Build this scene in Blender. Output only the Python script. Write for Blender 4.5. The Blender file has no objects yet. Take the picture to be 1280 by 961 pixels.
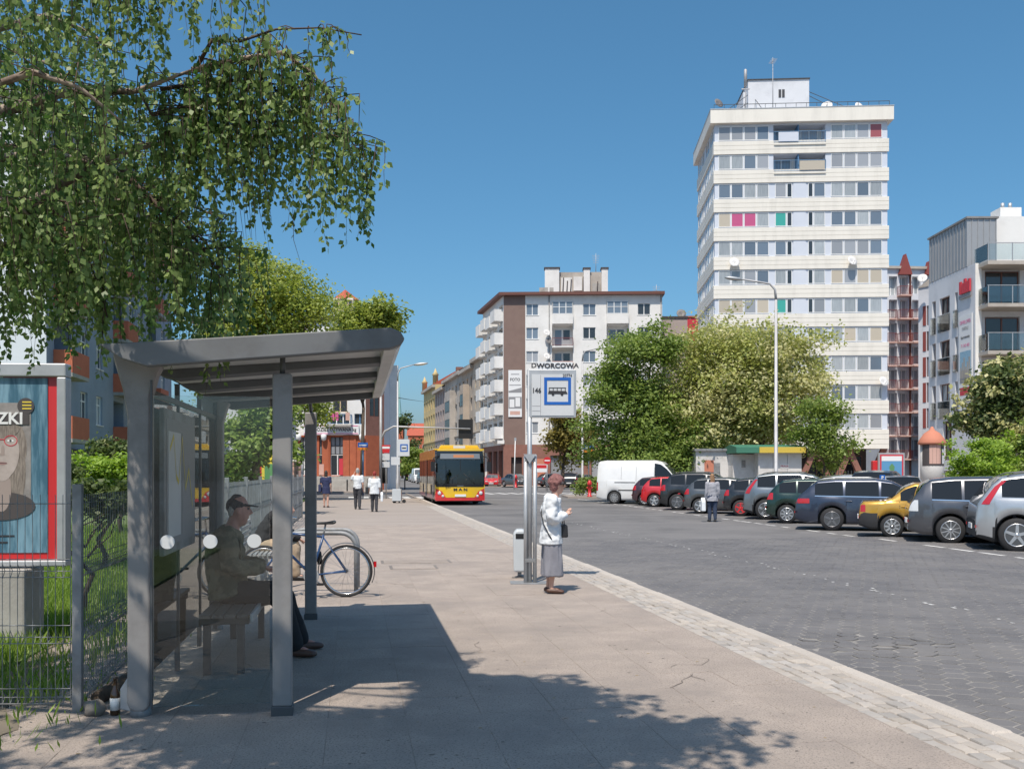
import bpy, bmesh, math, random
import numpy as np
from mathutils import Vector, Matrix
R = math.radians
PI = math.pi
SC = bpy.context.scene
COL = SC.collection
random.seed(7)
rng = np.random.default_rng(11)

# ------------------------------------------------------------------ camera, sky, sun, exposure
FPX, HZ, CAMH = 1200.0, 590.0, 1.6          # focal length and horizon in photo pixels, eye height in m
cam = bpy.data.objects.new('camera', bpy.data.cameras.new('camera'))
COL.objects.link(cam)
cam.location = (0, 0, CAMH)
cam.rotation_euler = (R(90), 0, 0)
cam.data.sensor_width = 36
cam.data.lens = 36 * FPX / 1280
cam.data.shift_y = (HZ - 480.5) / 1280
cam.data.clip_end = 3000
SC.camera = cam

SUN_EL, SUN_AZ = R(61.5), R(17)               # shadows fall away from the camera, SUN_AZ to the right
w = bpy.data.worlds.new('World')
SC.world = w
w.use_nodes = True
nt = w.node_tree
bg = nt.nodes['Background']
sky = nt.nodes.new('ShaderNodeTexSky')
sky.sky_type = 'NISHITA'
sky.sun_disc = False
sky.sun_elevation = SUN_EL
sky.sun_rotation = PI + SUN_AZ
sky.air_density = 1.0
sky.dust_density = 2.0
sky.ozone_density = 10
hsv = nt.nodes.new('ShaderNodeHueSaturation')          # the deep cyan-blue of this camera's sky, alike all round
hsv.inputs['Hue'].default_value = 0.482
hsv.inputs['Saturation'].default_value = 1.07
nt.links.new(sky.outputs[0], hsv.inputs['Color'])
nt.links.new(hsv.outputs[0], bg.inputs[0])
bg.inputs[1].default_value = 0.136
sl = bpy.data.lights.new('sun', 'SUN')
sl.energy = 4.9
sl.angle = R(0.53)
sl.color = (1.0, 0.91, 0.79)
so = bpy.data.objects.new('sun', sl)
COL.objects.link(so)
_d = Vector((math.sin(SUN_AZ) * math.cos(SUN_EL), math.cos(SUN_AZ) * math.cos(SUN_EL), -math.sin(SUN_EL)))
so.rotation_euler = _d.to_track_quat('-Z', 'Y').to_euler()
so.location = (-10, -20, 40)
SC.view_settings.view_transform = 'Standard'
SC.view_settings.look = 'None'
SC.view_settings.exposure = 0.08
SC.view_settings.gamma = 1.0
SC.cycles.max_bounces = 8
SC.cycles.transparent_max_bounces = 24

# ------------------------------------------------------------------ from photo pixels to places
ROADZ = -0.08
def X(px, Y): return (px - 640) / FPX * Y
def Z(py, Y): return CAMH - (py - HZ) / FPX * Y
def W(px, py, Y): return Vector((X(px, Y), Y, Z(py, Y)))
def G(px, py, z=0.0):
    Y = (CAMH - z) * FPX / (py - HZ)
    return X(px, Y), Y
def kerb_x(Y): return 4.07 - 0.164 * Y       # outer edge of the kerb
ROAD_ANG = math.atan(0.164)                  # road runs this much left of straight ahead
UD = Vector((-math.sin(ROAD_ANG), math.cos(ROAD_ANG), 0))
VD = Vector((math.cos(ROAD_ANG), math.sin(ROAD_ANG), 0))

# ------------------------------------------------------------------ materials
MATS = {}
def _mix(nt, a, b, fac):
    m = nt.nodes.new('ShaderNodeMix'); m.data_type = 'RGBA'
    nt.links.new(fac, m.inputs[0])
    for s, v in ((6, a), (7, b)):
        if isinstance(v, (tuple, list)): m.inputs[s].default_value = (*v[:3], 1)
        else: nt.links.new(v, m.inputs[s])
    return m.outputs[2]
def _ramp(nt, src, lo, hi):
    r = nt.nodes.new('ShaderNodeMapRange')
    nt.links.new(src, r.inputs[0]); r.inputs[1].default_value = lo; r.inputs[2].default_value = hi
    return r.outputs[0]
def _noise(nt, co, scale, detail=4, rough=.6):
    n = nt.nodes.new('ShaderNodeTexNoise')
    n.inputs['Scale'].default_value = scale; n.inputs['Detail'].default_value = detail
    n.inputs['Roughness'].default_value = rough
    nt.links.new(co, n.inputs['Vector'])
    return n.outputs[0]
def mat(name, col, rough=.6, metal=0, col2=None, scale=3, lo=.35, hi=.7, speck=None, sscale=120, bump=0, bscale=40,
        coat=0, dirt=None, dscale=.7, rnd=0, stretch=None, spec=.5, emit=None, world=True, alpha=1):
    if name in MATS: return MATS[name]
    m = bpy.data.materials.new(name); m.use_nodes = True
    nt = m.node_tree; b = nt.nodes['Principled BSDF']
    b.inputs['Roughness'].default_value = rough
    b.inputs['Metallic'].default_value = metal
    b.inputs['Specular IOR Level'].default_value = spec
    if coat:
        b.inputs['Coat Weight'].default_value = coat; b.inputs['Coat Roughness'].default_value = .04
    b.inputs['Base Color'].default_value = (*col, 1)
    tc = nt.nodes.new('ShaderNodeTexCoord')
    co = tc.outputs['Object']
    if world:
        g = nt.nodes.new('ShaderNodeNewGeometry'); co = g.outputs['Position']
    if stretch:
        mp = nt.nodes.new('ShaderNodeMapping'); mp.inputs['Scale'].default_value = stretch
        nt.links.new(co, mp.inputs[0]); co = mp.outputs[0]
    c = None
    if col2:
        c = _mix(nt, col, col2, _ramp(nt, _noise(nt, co, scale), lo, hi))
    if rnd:
        oi = nt.nodes.new('ShaderNodeObjectInfo')
        hs = nt.nodes.new('ShaderNodeHueSaturation')
        mr = nt.nodes.new('ShaderNodeMapRange'); mr.inputs[3].default_value = 1 - rnd; mr.inputs[4].default_value = 1 + rnd
        nt.links.new(oi.outputs['Random'], mr.inputs[0]); nt.links.new(mr.outputs[0], hs.inputs['Value'])
        if c: nt.links.new(c, hs.inputs['Color'])
        else: hs.inputs['Color'].default_value = (*col, 1)
        c = hs.outputs[0]
    if speck:
        c = _mix(nt, c if c else col, speck, _ramp(nt, _noise(nt, co, sscale, 3, .65), .53, .66))
    if dirt:
        c = _mix(nt, c if c else col, dirt, _ramp(nt, _noise(nt, co, dscale, 6, .7), .47, .72))
    if c: nt.links.new(c, b.inputs['Base Color'])
    if bump:
        bn = nt.nodes.new('ShaderNodeBump'); bn.inputs['Strength'].default_value = bump; bn.inputs['Distance'].default_value = .01
        nt.links.new(_noise(nt, co, bscale, 5), bn.inputs['Height'])
        nt.links.new(bn.outputs[0], b.inputs['Normal'])
    if emit:
        b.inputs['Emission Color'].default_value = (*col, 1); b.inputs['Emission Strength'].default_value = emit
    MATS[name] = m
    return m
def glass_mat(name, tint=(.86, .92, .9), refl=.5, base=.04):
    if name in MATS: return MATS[name]
    m = bpy.data.materials.new(name); m.use_nodes = True
    nt = m.node_tree; nt.nodes.remove(nt.nodes['Principled BSDF'])
    out = nt.nodes['Material Output']
    t = nt.nodes.new('ShaderNodeBsdfTransparent'); t.inputs[0].default_value = (*tint, 1)
    g = nt.nodes.new('ShaderNodeBsdfGlossy'); g.inputs['Roughness'].default_value = .01
    fr = nt.nodes.new('ShaderNodeFresnel'); fr.inputs[0].default_value = 1.52
    mr = nt.nodes.new('ShaderNodeMapRange'); mr.inputs[3].default_value = base; mr.inputs[4].default_value = base + refl * 2
    nt.links.new(fr.outputs[0], mr.inputs[0])
    mx = nt.nodes.new('ShaderNodeMixShader')
    nt.links.new(mr.outputs[0], mx.inputs[0]); nt.links.new(t.outputs[0], mx.inputs[1]); nt.links.new(g.outputs[0], mx.inputs[2])
    nt.links.new(mx.outputs[0], out.inputs[0])
    MATS[name] = m
    return m
def leaf_mat(name, c1, c2, trans=.35, rough=.5):
    if name in MATS: return MATS[name]
    m = bpy.data.materials.new(name); m.use_nodes = True
    nt = m.node_tree; b = nt.nodes['Principled BSDF']; out = nt.nodes['Material Output']
    at = nt.nodes.new('ShaderNodeAttribute'); at.attribute_name = 'leafvar'
    c = _mix(nt, c1, c2, at.outputs['Fac'])
    nt.links.new(c, b.inputs['Base Color']); b.inputs['Roughness'].default_value = rough
    b.inputs['Specular IOR Level'].default_value = .35
    tr = nt.nodes.new('ShaderNodeBsdfTranslucent')
    hs = nt.nodes.new('ShaderNodeHueSaturation'); hs.inputs['Value'].default_value = 1.5; hs.inputs['Saturation'].default_value = 1.1
    nt.links.new(c, hs.inputs['Color']); nt.links.new(hs.outputs[0], tr.inputs[0])
    mx = nt.nodes.new('ShaderNodeMixShader'); mx.inputs[0].default_value = trans
    nt.links.new(b.outputs[0], mx.inputs[1]); nt.links.new(tr.outputs[0], mx.inputs[2])
    nt.links.new(mx.outputs[0], out.inputs[0])
    MATS[name] = m
    return m
def M(n): return MATS[n]

# ------------------------------------------------------------------ mesh builder
class MB:
    def __init__(s): s.v = []; s.f = []; s.m = []; s.sm = []
    def add(s, pts, faces, m=0, smooth=False):
        o = len(s.v); s.v.extend([tuple(p) for p in pts])
        for f in faces: s.f.append(tuple(i + o for i in f)); s.m.append(m); s.sm.append(smooth)
        return s
    def poly(s, pts, m=0): return s.add(pts, [tuple(range(len(pts)))], m)
    def box(s, x0, x1, y0, y1, z0, z1, m=0):
        p = [(x0, y0, z0), (x1, y0, z0), (x1, y1, z0), (x0, y1, z0), (x0, y0, z1), (x1, y0, z1), (x1, y1, z1), (x0, y1, z1)]
        return s.add(p, [(0, 3, 2, 1), (4, 5, 6, 7), (0, 1, 5, 4), (1, 2, 6, 5), (2, 3, 7, 6), (3, 0, 4, 7)], m)
    def cbox(s, x0, x1, y0, y1, z0, z1, b=.01, m=0):     # box with chamfered upper edges
        p = [(x0, y0, z0), (x1, y0, z0), (x1, y1, z0), (x0, y1, z0), (x0, y0, z1 - b), (x1, y0, z1 - b), (x1, y1, z1 - b), (x0, y1, z1 - b),
             (x0 + b, y0 + b, z1), (x1 - b, y0 + b, z1), (x1 - b, y1 - b, z1), (x0 + b, y1 - b, z1)]
        return s.add(p, [(0, 3, 2, 1), (8, 9, 10, 11), (0, 1, 5, 4), (1, 2, 6, 5), (2, 3, 7, 6), (3, 0, 4, 7),
                         (4, 5, 9, 8), (5, 6, 10, 9), (6, 7, 11, 10), (7, 4, 8, 11)], m)
    def prism(s, poly, axis, a, b, m=0, smooth=False):   # polygon extruded along an axis; poly in the two other axes
        n = len(poly)
        def P(p, t):
            return (t, p[0], p[1]) if axis == 'x' else (p[0], t, p[1]) if axis == 'y' else (p[0], p[1], t)
        pts = [P(p, a) for p in poly] + [P(p, b) for p in poly]
        o = len(s.v); s.v.extend(pts)
        for i in range(n):
            j = (i + 1) % n; s.f.append((o + i, o + j, o + n + j, o + n + i)); s.m.append(m); s.sm.append(smooth)
        s.f.append(tuple(o + i for i in range(n))[::-1]); s.f.append(tuple(o + n + i for i in range(n)))
        s.m += [m, m]; s.sm += [False, False]
        return s
    def tube(s, path, rad, n=8, m=0, cap=True, side=None):  # rad: number, list, or list of (ra, rb)
        P = [Vector(p) for p in path]; k = len(P)
        rr = [rad] * k if isinstance(rad, (int, float)) else list(rad)
        up = Vector(side) if side else None
        o = len(s.v); prev = None
        for i in range(k):
            t = (P[min(i + 1, k - 1)] - P[max(i - 1, 0)])
            t = t.normalized() if t.length > 1e-9 else Vector((0, 0, 1))
            if up is not None: a = up - t * up.dot(t)
            elif prev is not None: a = prev - t * prev.dot(t)
            else: a = t.cross(Vector((0, 0, 1))) if abs(t.z) < .9 else t.cross(Vector((1, 0, 0)))
            a = a.normalized() if a.length > 1e-6 else Vector((1, 0, 0))
            prev = a; b = t.cross(a)
            ra, rb = rr[i] if isinstance(rr[i], (tuple, list)) else (rr[i], rr[i])
            for j in range(n):
                an = 2 * PI * j / n
                s.v.append(tuple(P[i] + a * (ra * math.cos(an)) + b * (rb * math.sin(an))))
        for i in range(k - 1):
            for j in range(n):
                q = (j + 1) % n
                s.f.append((o + i * n + j, o + i * n + q, o + (i + 1) * n + q, o + (i + 1) * n + j)); s.m.append(m); s.sm.append(True)
        if cap:
            s.f.append(tuple(o + j for j in range(n))[::-1]); s.f.append(tuple(o + (k - 1) * n + j for j in range(n)))
            s.m += [m, m]; s.sm += [False, False]
        return s
    def lathe(s, prof, n=16, c=(0, 0, 0), axis='z', m=0, smooth=True):   # prof: list of (r, h)
        o = len(s.v); k = len(prof)
        for r, h in prof:
            for j in range(n):
                a = 2 * PI * j / n; x, y = r * math.cos(a), r * math.sin(a)
                s.v.append({'z': (c[0] + x, c[1] + y, c[2] + h), 'y': (c[0] + x, c[1] + h, c[2] - y), 'x': (c[0] + h, c[1] + x, c[2] + y)}[axis])
        for i in range(k - 1):
            for j in range(n):
                q = (j + 1) % n
                s.f.append((o + i * n + j, o + i * n + q, o + (i + 1) * n + q, o + (i + 1) * n + j)); s.m.append(m); s.sm.append(smooth)
        if prof[0][0] > 1e-6: s.f.append(tuple(o + j for j in range(n))[::-1]); s.m.append(m); s.sm.append(False)
        if prof[-1][0] > 1e-6: s.f.append(tuple(o + (k - 1) * n + j for j in range(n))); s.m.append(m); s.sm.append(False)
        return s
    def ball(s, c, r, n=12, k=8, m=0):
        rx, ry, rz = r if isinstance(r, (tuple, list)) else (r, r, r)
        pts = []; fs = []
        for i in range(k + 1):
            t = PI * i / k
            for j in range(n):
                a = 2 * PI * j / n
                pts.append((c[0] + rx * math.sin(t) * math.cos(a), c[1] + ry * math.sin(t) * math.sin(a), c[2] - rz * math.cos(t)))
        for i in range(k):
            for j in range(n):
                q = (j + 1) % n; fs.append((i * n + j, i * n + q, (i + 1) * n + q, (i + 1) * n + j))
        return s.add(pts, fs, m, True)
    def grid(s, P, m=0, smooth=True):        # P[i][j] points
        a, b = len(P), len(P[0])
        return s.add([p for r in P for p in r], [(i * b + j, i * b + j + 1, (i + 1) * b + j + 1, (i + 1) * b + j) for i in range(a - 1) for j in range(b - 1)], m, smooth)
    def xf(s, mtx):
        s.v = [tuple(mtx @ Vector(p)) for p in s.v]; return s
    def mesh(s, name, mats, bevel=0, fix=False):
        me = bpy.data.meshes.new(name)
        me.from_pydata(s.v, [], s.f)
        for m in (mats if isinstance(mats, (list, tuple)) else [mats]): me.materials.append(M(m) if isinstance(m, str) else m)
        me.polygons.foreach_set('material_index', s.m); me.polygons.foreach_set('use_smooth', s.sm)
        if bevel or fix:
            bm = bmesh.new(); bm.from_mesh(me)
            bmesh.ops.remove_doubles(bm, verts=bm.verts, dist=1e-5)
            bmesh.ops.recalc_face_normals(bm, faces=bm.faces)
            if bevel:
                ed = [e for e in bm.edges if len(e.link_faces) == 2 and e.calc_face_angle(0) > .6]
                bmesh.ops.bevel(bm, geom=ed, offset=bevel, segments=2, affect='EDGES', profile=.5)
            bm.to_mesh(me); bm.free()
        me.update()
        return me
    def build(s, name, mats, parent=None, loc=(0, 0, 0), rz=0, bevel=0, fix=False, kind=None):
        return put(name, s.mesh(name, mats, bevel, fix), parent, loc, rz, kind)
def put(name, me, parent=None, loc=(0, 0, 0), rz=0, kind=None, label=None):
    o = bpy.data.objects.new(name, me); COL.objects.link(o)
    o.parent = parent; o.location = loc; o.rotation_euler = (0, 0, rz)
    if kind: o['kind'] = kind
    if label: o['label'] = label
    return o
def thing(name, label, cat, loc=(0, 0, 0), rz=0, group=None):
    o = bpy.data.objects.new(name, None); COL.objects.link(o)
    o.empty_display_size = .2
    o.location = loc; o.rotation_euler = (0, 0, rz)
    o['label'] = label; o['category'] = cat
    if group: o['group'] = group
    return o
def tag(o, label, cat, group=None):
    o['label'] = label; o['category'] = cat
    if group: o['group'] = group
    return o
def struct(o): o['kind'] = 'structure'; return o
def copy_thing(root, loc, rz, label=None):
    def cp(o, par):
        c = o.copy(); COL.objects.link(c); c.parent = par
        for ch in o.children: cp(ch, c)
        return c
    r = cp(root, None); r.location = loc; r.rotation_euler = (0, 0, rz)
    if label: r['label'] = label
    return r
TXT = {}
def text_mesh(txt, size, m, ext=.002, align='CENTER', bold=0):
    key = (txt, size, m, align, bold)
    if key in TXT: return TXT[key]
    cu = bpy.data.curves.new('lettering', 'FONT'); cu.body = txt; cu.size = size; cu.extrude = ext
    cu.align_x = align; cu.align_y = 'CENTER'; cu.resolution_u = 2; cu.offset = bold
    cu.materials.append(M(m))
    o = bpy.data.objects.new('lettering', cu); COL.objects.link(o)
    dg = bpy.context.evaluated_depsgraph_get()
    me = bpy.data.meshes.new_from_object(o.evaluated_get(dg))
    bpy.data.objects.remove(o); bpy.data.curves.remove(cu)
    TXT[key] = me
    return me
def put_text(txt, size, m, parent, loc, rz=0, sx=1, name='lettering', align='CENTER', bold=0):
    o = put(name, text_mesh(txt, size, m, align=align, bold=bold), parent, loc)
    o.rotation_euler = (R(90), 0, rz); o.scale = (sx, 1, 1)
    return o

# ------------------------------------------------------------------ palette
mat('earth', (.12, .10, .075), .95, col2=(.2, .17, .13), scale=2, bump=.6, bscale=12)
mat('asphalt', (.132, .126, .126), .88, col2=(.178, .169, .166), scale=.35, speck=(.2, .195, .19), sscale=45, bump=.3, bscale=60, dirt=(.075, .074, .075), dscale=.25)
mat('road_joint', (.28, .262, .24), .95, col2=(.18, .17, .155), scale=3, bump=.5, bscale=50)
mat('paver_dark', (.098, .095, .10), .8, col2=(.145, .138, .139), scale=1.2, speck=(.19, .185, .18), sscale=90, bump=.25, bscale=70, rnd=.12, dirt=(.175, .165, .158), dscale=.35)
mat('slab', (.39, .328, .282), .92, col2=(.32, .27, .234), scale=2.2, speck=(.15, .13, .117), sscale=70, bump=1.0, bscale=80, rnd=.04, dirt=(.255, .22, .197), dscale=.8)
mat('slab_far', (.345, .297, .263), .9, col2=(.29, .25, .222), scale=.8, speck=(.27, .228, .20), sscale=30, bump=.3, bscale=50, dirt=(.27, .23, .20), dscale=.5, stretch=(.35, 1.6, 1))
mat('slab_joint', (.25, .21, .18), .95, col2=(.31, .265, .23), scale=5, bump=.5, bscale=60)
mat('cobble', (.36, .322, .285), .85, col2=(.42, .37, .315), scale=6, rnd=.16, bump=.6, bscale=50, dirt=(.33, .31, .30), dscale=3)
mat('cobble_grey', (.33, .305, .282), .85, col2=(.38, .35, .32), scale=6, rnd=.18, bump=.6, bscale=50)
mat('cobble_joint', (.32, .275, .235), .95, col2=(.25, .215, .182), scale=5, bump=.6, bscale=50)
mat('kerb', (.47, .42, .37), .88, col2=(.40, .36, .32), scale=2, speck=(.34, .31, .28), sscale=90, bump=.3, bscale=60, rnd=.06)
mat('road_paint', (.62, .61, .59), .8, col2=(.3, .295, .29), scale=3, lo=.45, hi=.75, bump=.2)
mat('grass_soil', (.09, .14, .035), .95, col2=(.14, .19, .05), scale=1.5)
mat('hole', (.03, .03, .03), .95)
mat('hole_soft', (.15, .125, .11), .95)
mat('leaf_scrap', (.30, .22, .11), .9)
mat('iron', (.2, .17, .15), .7, metal=.4, col2=(.28, .25, .22), scale=20)

mat('steel_grey', (.25, .24, .235), .55, metal=.1, col2=(.28, .27, .26), scale=4, dirt=(.18, .17, .165), dscale=2.5)
mat('roof_grey', (.145, .15, .16), .6, metal=.1, col2=(.17, .175, .18), scale=2.5, dirt=(.12, .12, .12), dscale=2)
mat('soffit', (.76, .74, .71), .7, col2=(.70, .68, .65), scale=2, dirt=(.58, .56, .53), dscale=1.5)
mat('steel_dark', (.09, .095, .1), .45, metal=.3)
mat('galv', (.5, .51, .52), .5, metal=.55, col2=(.42, .43, .44), scale=5)
mat('galv_dull', (.30, .31, .32), .6, metal=.3, col2=(.22, .225, .23), scale=6, dirt=(.16, .15, .14), dscale=4)
mat('lamp_pole', (.46, .46, .47), .6, metal=.3, col2=(.38, .37, .37), scale=2)
mat('rubber', (.022, .022, .024), .8, bump=.2, bscale=80)
mat('black', (.012, .012, .013), .5)
mat('black_gloss', (.012, .012, .014), .12, coat=.4)
mat('white_plastic', (.72, .73, .73), .45)
mat('bin_grey', (.52, .55, .57), .4, coat=.2, col2=(.47, .5, .52), scale=3)
mat('red_paint', (.55, .025, .03), .4, coat=.3)
mat('blue_sign', (.012, .11, .42), .45)
mat('white_sign', (.72, .73, .74), .5)
mat('panel_grey', (.58, .59, .60), .5, col2=(.54, .55, .56), scale=3)
mat('orange_sign', (.75, .25, .03), .5)
mat('chrome', (.75, .75, .76), .18, metal=1)
mat('alloy', (.62, .62, .63), .3, metal=.85)
mat('alloy_dark', (.22, .22, .23), .35, metal=.7)
mat('bench_wood', (.17, .15, .135), .4, col2=(.13, .11, .10), scale=8, stretch=(1, 1, 1), bump=.3)
mat('bottle_glass', (.045, .02, .006), .08, coat=.6)
mat('paper', (.74, .73, .70), .7)
mat('stone', (.17, .15, .13), .95, col2=(.25, .22, .19), scale=9, bump=.9, bscale=20)
mat('concrete', (.42, .40, .37), .9, col2=(.34, .325, .30), scale=2, bump=.3, dirt=(.27, .255, .235), dscale=1.2)
glass_mat('shelter_glass', tint=(.93, .96, .95), refl=.5, base=0)
glass_mat('thin_glass', tint=(.9, .94, .93), refl=.45, base=.05)
glass_mat('car_glass', tint=(.16, .18, .18), refl=.5, base=.06)
glass_mat('bus_glass', tint=(.30, .33, .34), refl=.5, base=.06)
mat('frost', (.60, .61, .61), .8)

# walls
mat('wall_white', (.76, .75, .73), .9, col2=(.71, .70, .68), scale=.5, bump=.15, bscale=20, dirt=(.60, .585, .56), dscale=.35)
mat('wall_tower', (.77, .735, .665), .75, col2=(.73, .695, .63), scale=.4, dirt=(.66, .63, .57), dscale=.5, stretch=(2.2, 2.2, .35))
mat('wall_lilac', (.56, .60, .68), .7, col2=(.60, .635, .70), scale=.6)
mat('wall_brown', (.20, .135, .115), .9, col2=(.225, .155, .13), scale=1, bump=.2)
mat('brick_red', (.44, .125, .06), .9, col2=(.37, .10, .05), scale=2.5, bump=.3, bscale=25)
mat('brick_dull', (.22, .105, .08), .9, col2=(.27, .13, .10), scale=2, bump=.3)
mat('wall_blue', (.30, .355, .43), .9, col2=(.275, .325, .395), scale=.6, bump=.2, dirt=(.24, .285, .345), dscale=.4)
mat('wall_paleblue', (.66, .69, .74), .9, col2=(.62, .65, .70), scale=.5, bump=.2)
mat('plinth', (.23, .20, .19), .9, col2=(.19, .17, .16), scale=1)
mat('wall_grey', (.66, .67, .70), .9, col2=(.62, .63, .66), scale=.5, dirt=(.52, .53, .56), dscale=.4)
mat('wall_beige', (.50, .43, .345), .9, col2=(.43, .37, .30), scale=.6, dirt=(.33, .285, .24), dscale=.5)
mat('wall_tan', (.43, .36, .29), .9, col2=(.37, .31, .25), scale=.6, dirt=(.28, .24, .20), dscale=.5)
mat('wall_pinkgrey', (.40, .33, .30), .9, col2=(.35, .29, .265), scale=.6)
mat('wall_stone', (.46, .415, .365), .9, col2=(.38, .345, .305), scale=.6, dirt=(.30, .27, .24), dscale=.5)
mat('wall_yellow', (.60, .46, .22), .9, col2=(.54, .415, .20), scale=.6, dirt=(.42, .33, .18), dscale=.5)
mat('metal_seam', (.36, .37, .385), .5, metal=.3, col2=(.33, .34, .355), scale=1)
mat('roof_red', (.42, .09, .05), .8, col2=(.35, .08, .045), scale=2)
mat('roof_dark', (.06, .05, .05), .8)
mat('orange_panel', (.52, .15, .08), .8, col2=(.46, .13, .07), scale=2)
mat('pink_panel', (.60, .38, .32), .8, col2=(.55, .34, .285), scale=2)
mat('rail_red', (.24, .055, .045), .6)
mat('rail_blue', (.10, .22, .38), .6)
mat('frame_white', (.78, .78, .77), .5)
mat('frame_brown', (.14, .055, .04), .6)
mat('frame_beige', (.58, .44, .29), .6)
mat('frame_dark', (.05, .05, .055), .5)
mat('pane_dark', (.03, .035, .04), .06, spec=.8, rnd=.3)
mat('pane_blue', (.14, .18, .23), .08, spec=.8, rnd=.2)
mat('pane_curtain', (.40, .43, .45), .12, spec=.6, col2=(.26, .29, .31), scale=4, stretch=(6, 6, .3), rnd=.15)
mat('pane_beige', (.50, .44, .35), .15, spec=.6, rnd=.1)
mat('pane_grey', (.30, .315, .34), .1, spec=.7, rnd=.2)
mat('pane_pink', (.52, .10, .22), .2)
mat('pane_teal', (.06, .36, .31), .2)
mat('pane_red', (.34, .10, .11), .2)
mat('dish', (.62, .61, .60), .6)
mat('dish_dark', (.16, .15, .15), .6)
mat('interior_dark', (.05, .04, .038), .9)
mat('banner_white', (.74, .74, .74), .6)
mat('ink_black', (.03, .03, .035), .6)
mat('ink_grey', (.25, .25, .26), .6)
mat('ink_red', (.55, .04, .06), .6)
mat('ink_pink', (.62, .10, .28), .6)
mat('ink_blue', (.10, .28, .48), .6)
mat('ink_skyblue', (.30, .48, .60), .6, col2=(.20, .36, .48), scale=6)
mat('ink_green', (.10, .25, .10), .6)
mat('yellow_ad', (.72, .55, .06), .6)
mat('kiosk_white', (.64, .62, .60), .8, col2=(.57, .555, .54), scale=1, dirt=(.44, .42, .40), dscale=.8)
mat('kiosk_green', (.05, .18, .12), .6)
mat('kiosk_yellow', (.58, .42, .06), .6)
mat('terracotta', (.50, .19, .12), .8)
mat('spire_green', (.24, .42, .40), .8)

# skin, cloth
mat('skin', (.60, .36, .27), .5, col2=(.55, .31, .23), scale=20)
mat('skin_ruddy', (.54, .26, .19), .5, col2=(.46, .20, .15), scale=20)
mat('hair_rose', (.26, .115, .105), .75, col2=(.16, .065, .06), scale=45, bump=1.0, bscale=60)
mat('hair_red', (.30, .035, .025), .7, col2=(.2, .02, .02), scale=30, bump=.6)
mat('hair_dark', (.03, .02, .016), .6, bump=.6)
mat('hair_blond', (.30, .17, .085), .65, col2=(.20, .11, .06), scale=30, bump=.6)
mat('hair_grey', (.35, .33, .31), .7, bump=.6)
mat('cloth_white', (.68, .70, .72), .9, col2=(.62, .64, .66), scale=7, bump=.3, bscale=15)
mat('cloth_greyskirt', (.235, .235, .265), .9, col2=(.20, .20, .228), scale=9, bump=.3)
mat('cloth_charcoal', (.05, .05, .058), .9, bump=.3)
mat('cloth_navy', (.025, .032, .085), .9, bump=.3, bscale=15)
mat('cloth_olive', (.10, .092, .055), .95, col2=(.21, .165, .10), scale=7, lo=.45, hi=.56, bump=.5, bscale=14)
mat('cloth_black', (.018, .018, .02), .9, bump=.3, bscale=15)
mat('cloth_beige', (.42, .32, .22), .9, col2=(.36, .27, .185), scale=6, bump=.3, bscale=15)
mat('cloth_grey', (.34, .34, .37), .9, col2=(.28, .28, .31), scale=12, bump=.4, bscale=20)
mat('cloth_jeans', (.03, .045, .085), .9, bump=.3)
mat('cloth_blue', (.04, .22, .55), .9)
mat('leather_brown', (.10, .05, .035), .5)
mat('leather_black', (.02, .02, .022), .45)
mat('plastic_bag', (.70, .72, .74), .35)

# leaves and bark
leaf_mat('leaf_birch', (.07, .14, .036), (.34, .43, .16), .44, .42)
leaf_mat('leaf_locust', (.24, .28, .07), (.47, .48, .17), .38)
leaf_mat('leaf_green', (.13, .20, .045), (.27, .34, .085), .36)
leaf_mat('leaf_yellowgreen', (.18, .24, .045), (.37, .41, .10), .38)
leaf_mat('leaf_olive', (.15, .13, .035), (.28, .23, .06), .34)
leaf_mat('leaf_cream', (.34, .34, .12), (.56, .53, .29), .3)
leaf_mat('leaf_bright', (.17, .27, .035), (.32, .44, .07), .38)
leaf_mat('leaf_dark', (.06, .09, .03), (.13, .17, .055), .32)
leaf_mat('grass', (.12, .20, .03), (.28, .38, .07), .4)
mat('bark', (.10, .075, .055), .95, col2=(.06, .045, .035), scale=9, bump=.8, bscale=14)
mat('bark_birch', (.34, .27, .22), .8, col2=(.14, .10, .08), scale=9, lo=.45, hi=.6, bump=.4)
mat('twig', (.07, .045, .032), .8)

# ------------------------------------------------------------------ ground, road, pavements
def K(u, v, z=0.0):                       # road frame: u along the kerb, v to the right of its outer edge
    p = Vector((4.07, 0, z)) + UD * u + VD * v
    return (p.x, p.y, z)
def sheet(name, pts, m, z, thick=0):
    mb = MB()
    if thick:
        mb.prism([(p[0], p[1]) for p in pts], 'z', z - thick, z)
    else: mb.poly([(p[0], p[1], z) for p in pts])
    return struct(mb.build(name, m, fix=True))
sheet('ground', [(-1500, -200), (1500, -200), (1500, 2500), (-1500, 2500)], 'asphalt', -0.30)
# roadway, right of the kerb, and the street that goes on between the houses
FD = Vector((-.2167, 1, 0)).normalized()
sheet('road', [K(-12, .0)[:2], (60, -12), (60, 150), (9, 150), (-3 - .2167 * 200, 330), (-14 - .2167 * 250, 330), (-70, 76), (-70, 59), (-5.5, 59)], 'asphalt', ROADZ)
fence_x = lambda Y: -2.9 - .164 * (Y - 6.4)
S_IN = -.68                                # inner edge of the cobble strip
walk = sheet('sidewalk', [K(-12, S_IN + .01)[:2], K(60, S_IN + .01)[:2], (-26, 60), (fence_x(60) - 1, 60), (fence_x(-8) - .9, -8)], 'slab_joint', -.0025, .25)
far_u = 30.0
a, b = K(far_u, S_IN), K(59.5, S_IN)
sheet('sidewalk_far', [a[:2], b[:2], (-25, 59.7), (fence_x(59.7) - .9, 59.7), (fence_x(28.4) - .9, 28.4)], 'slab_far', -.002)
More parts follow.
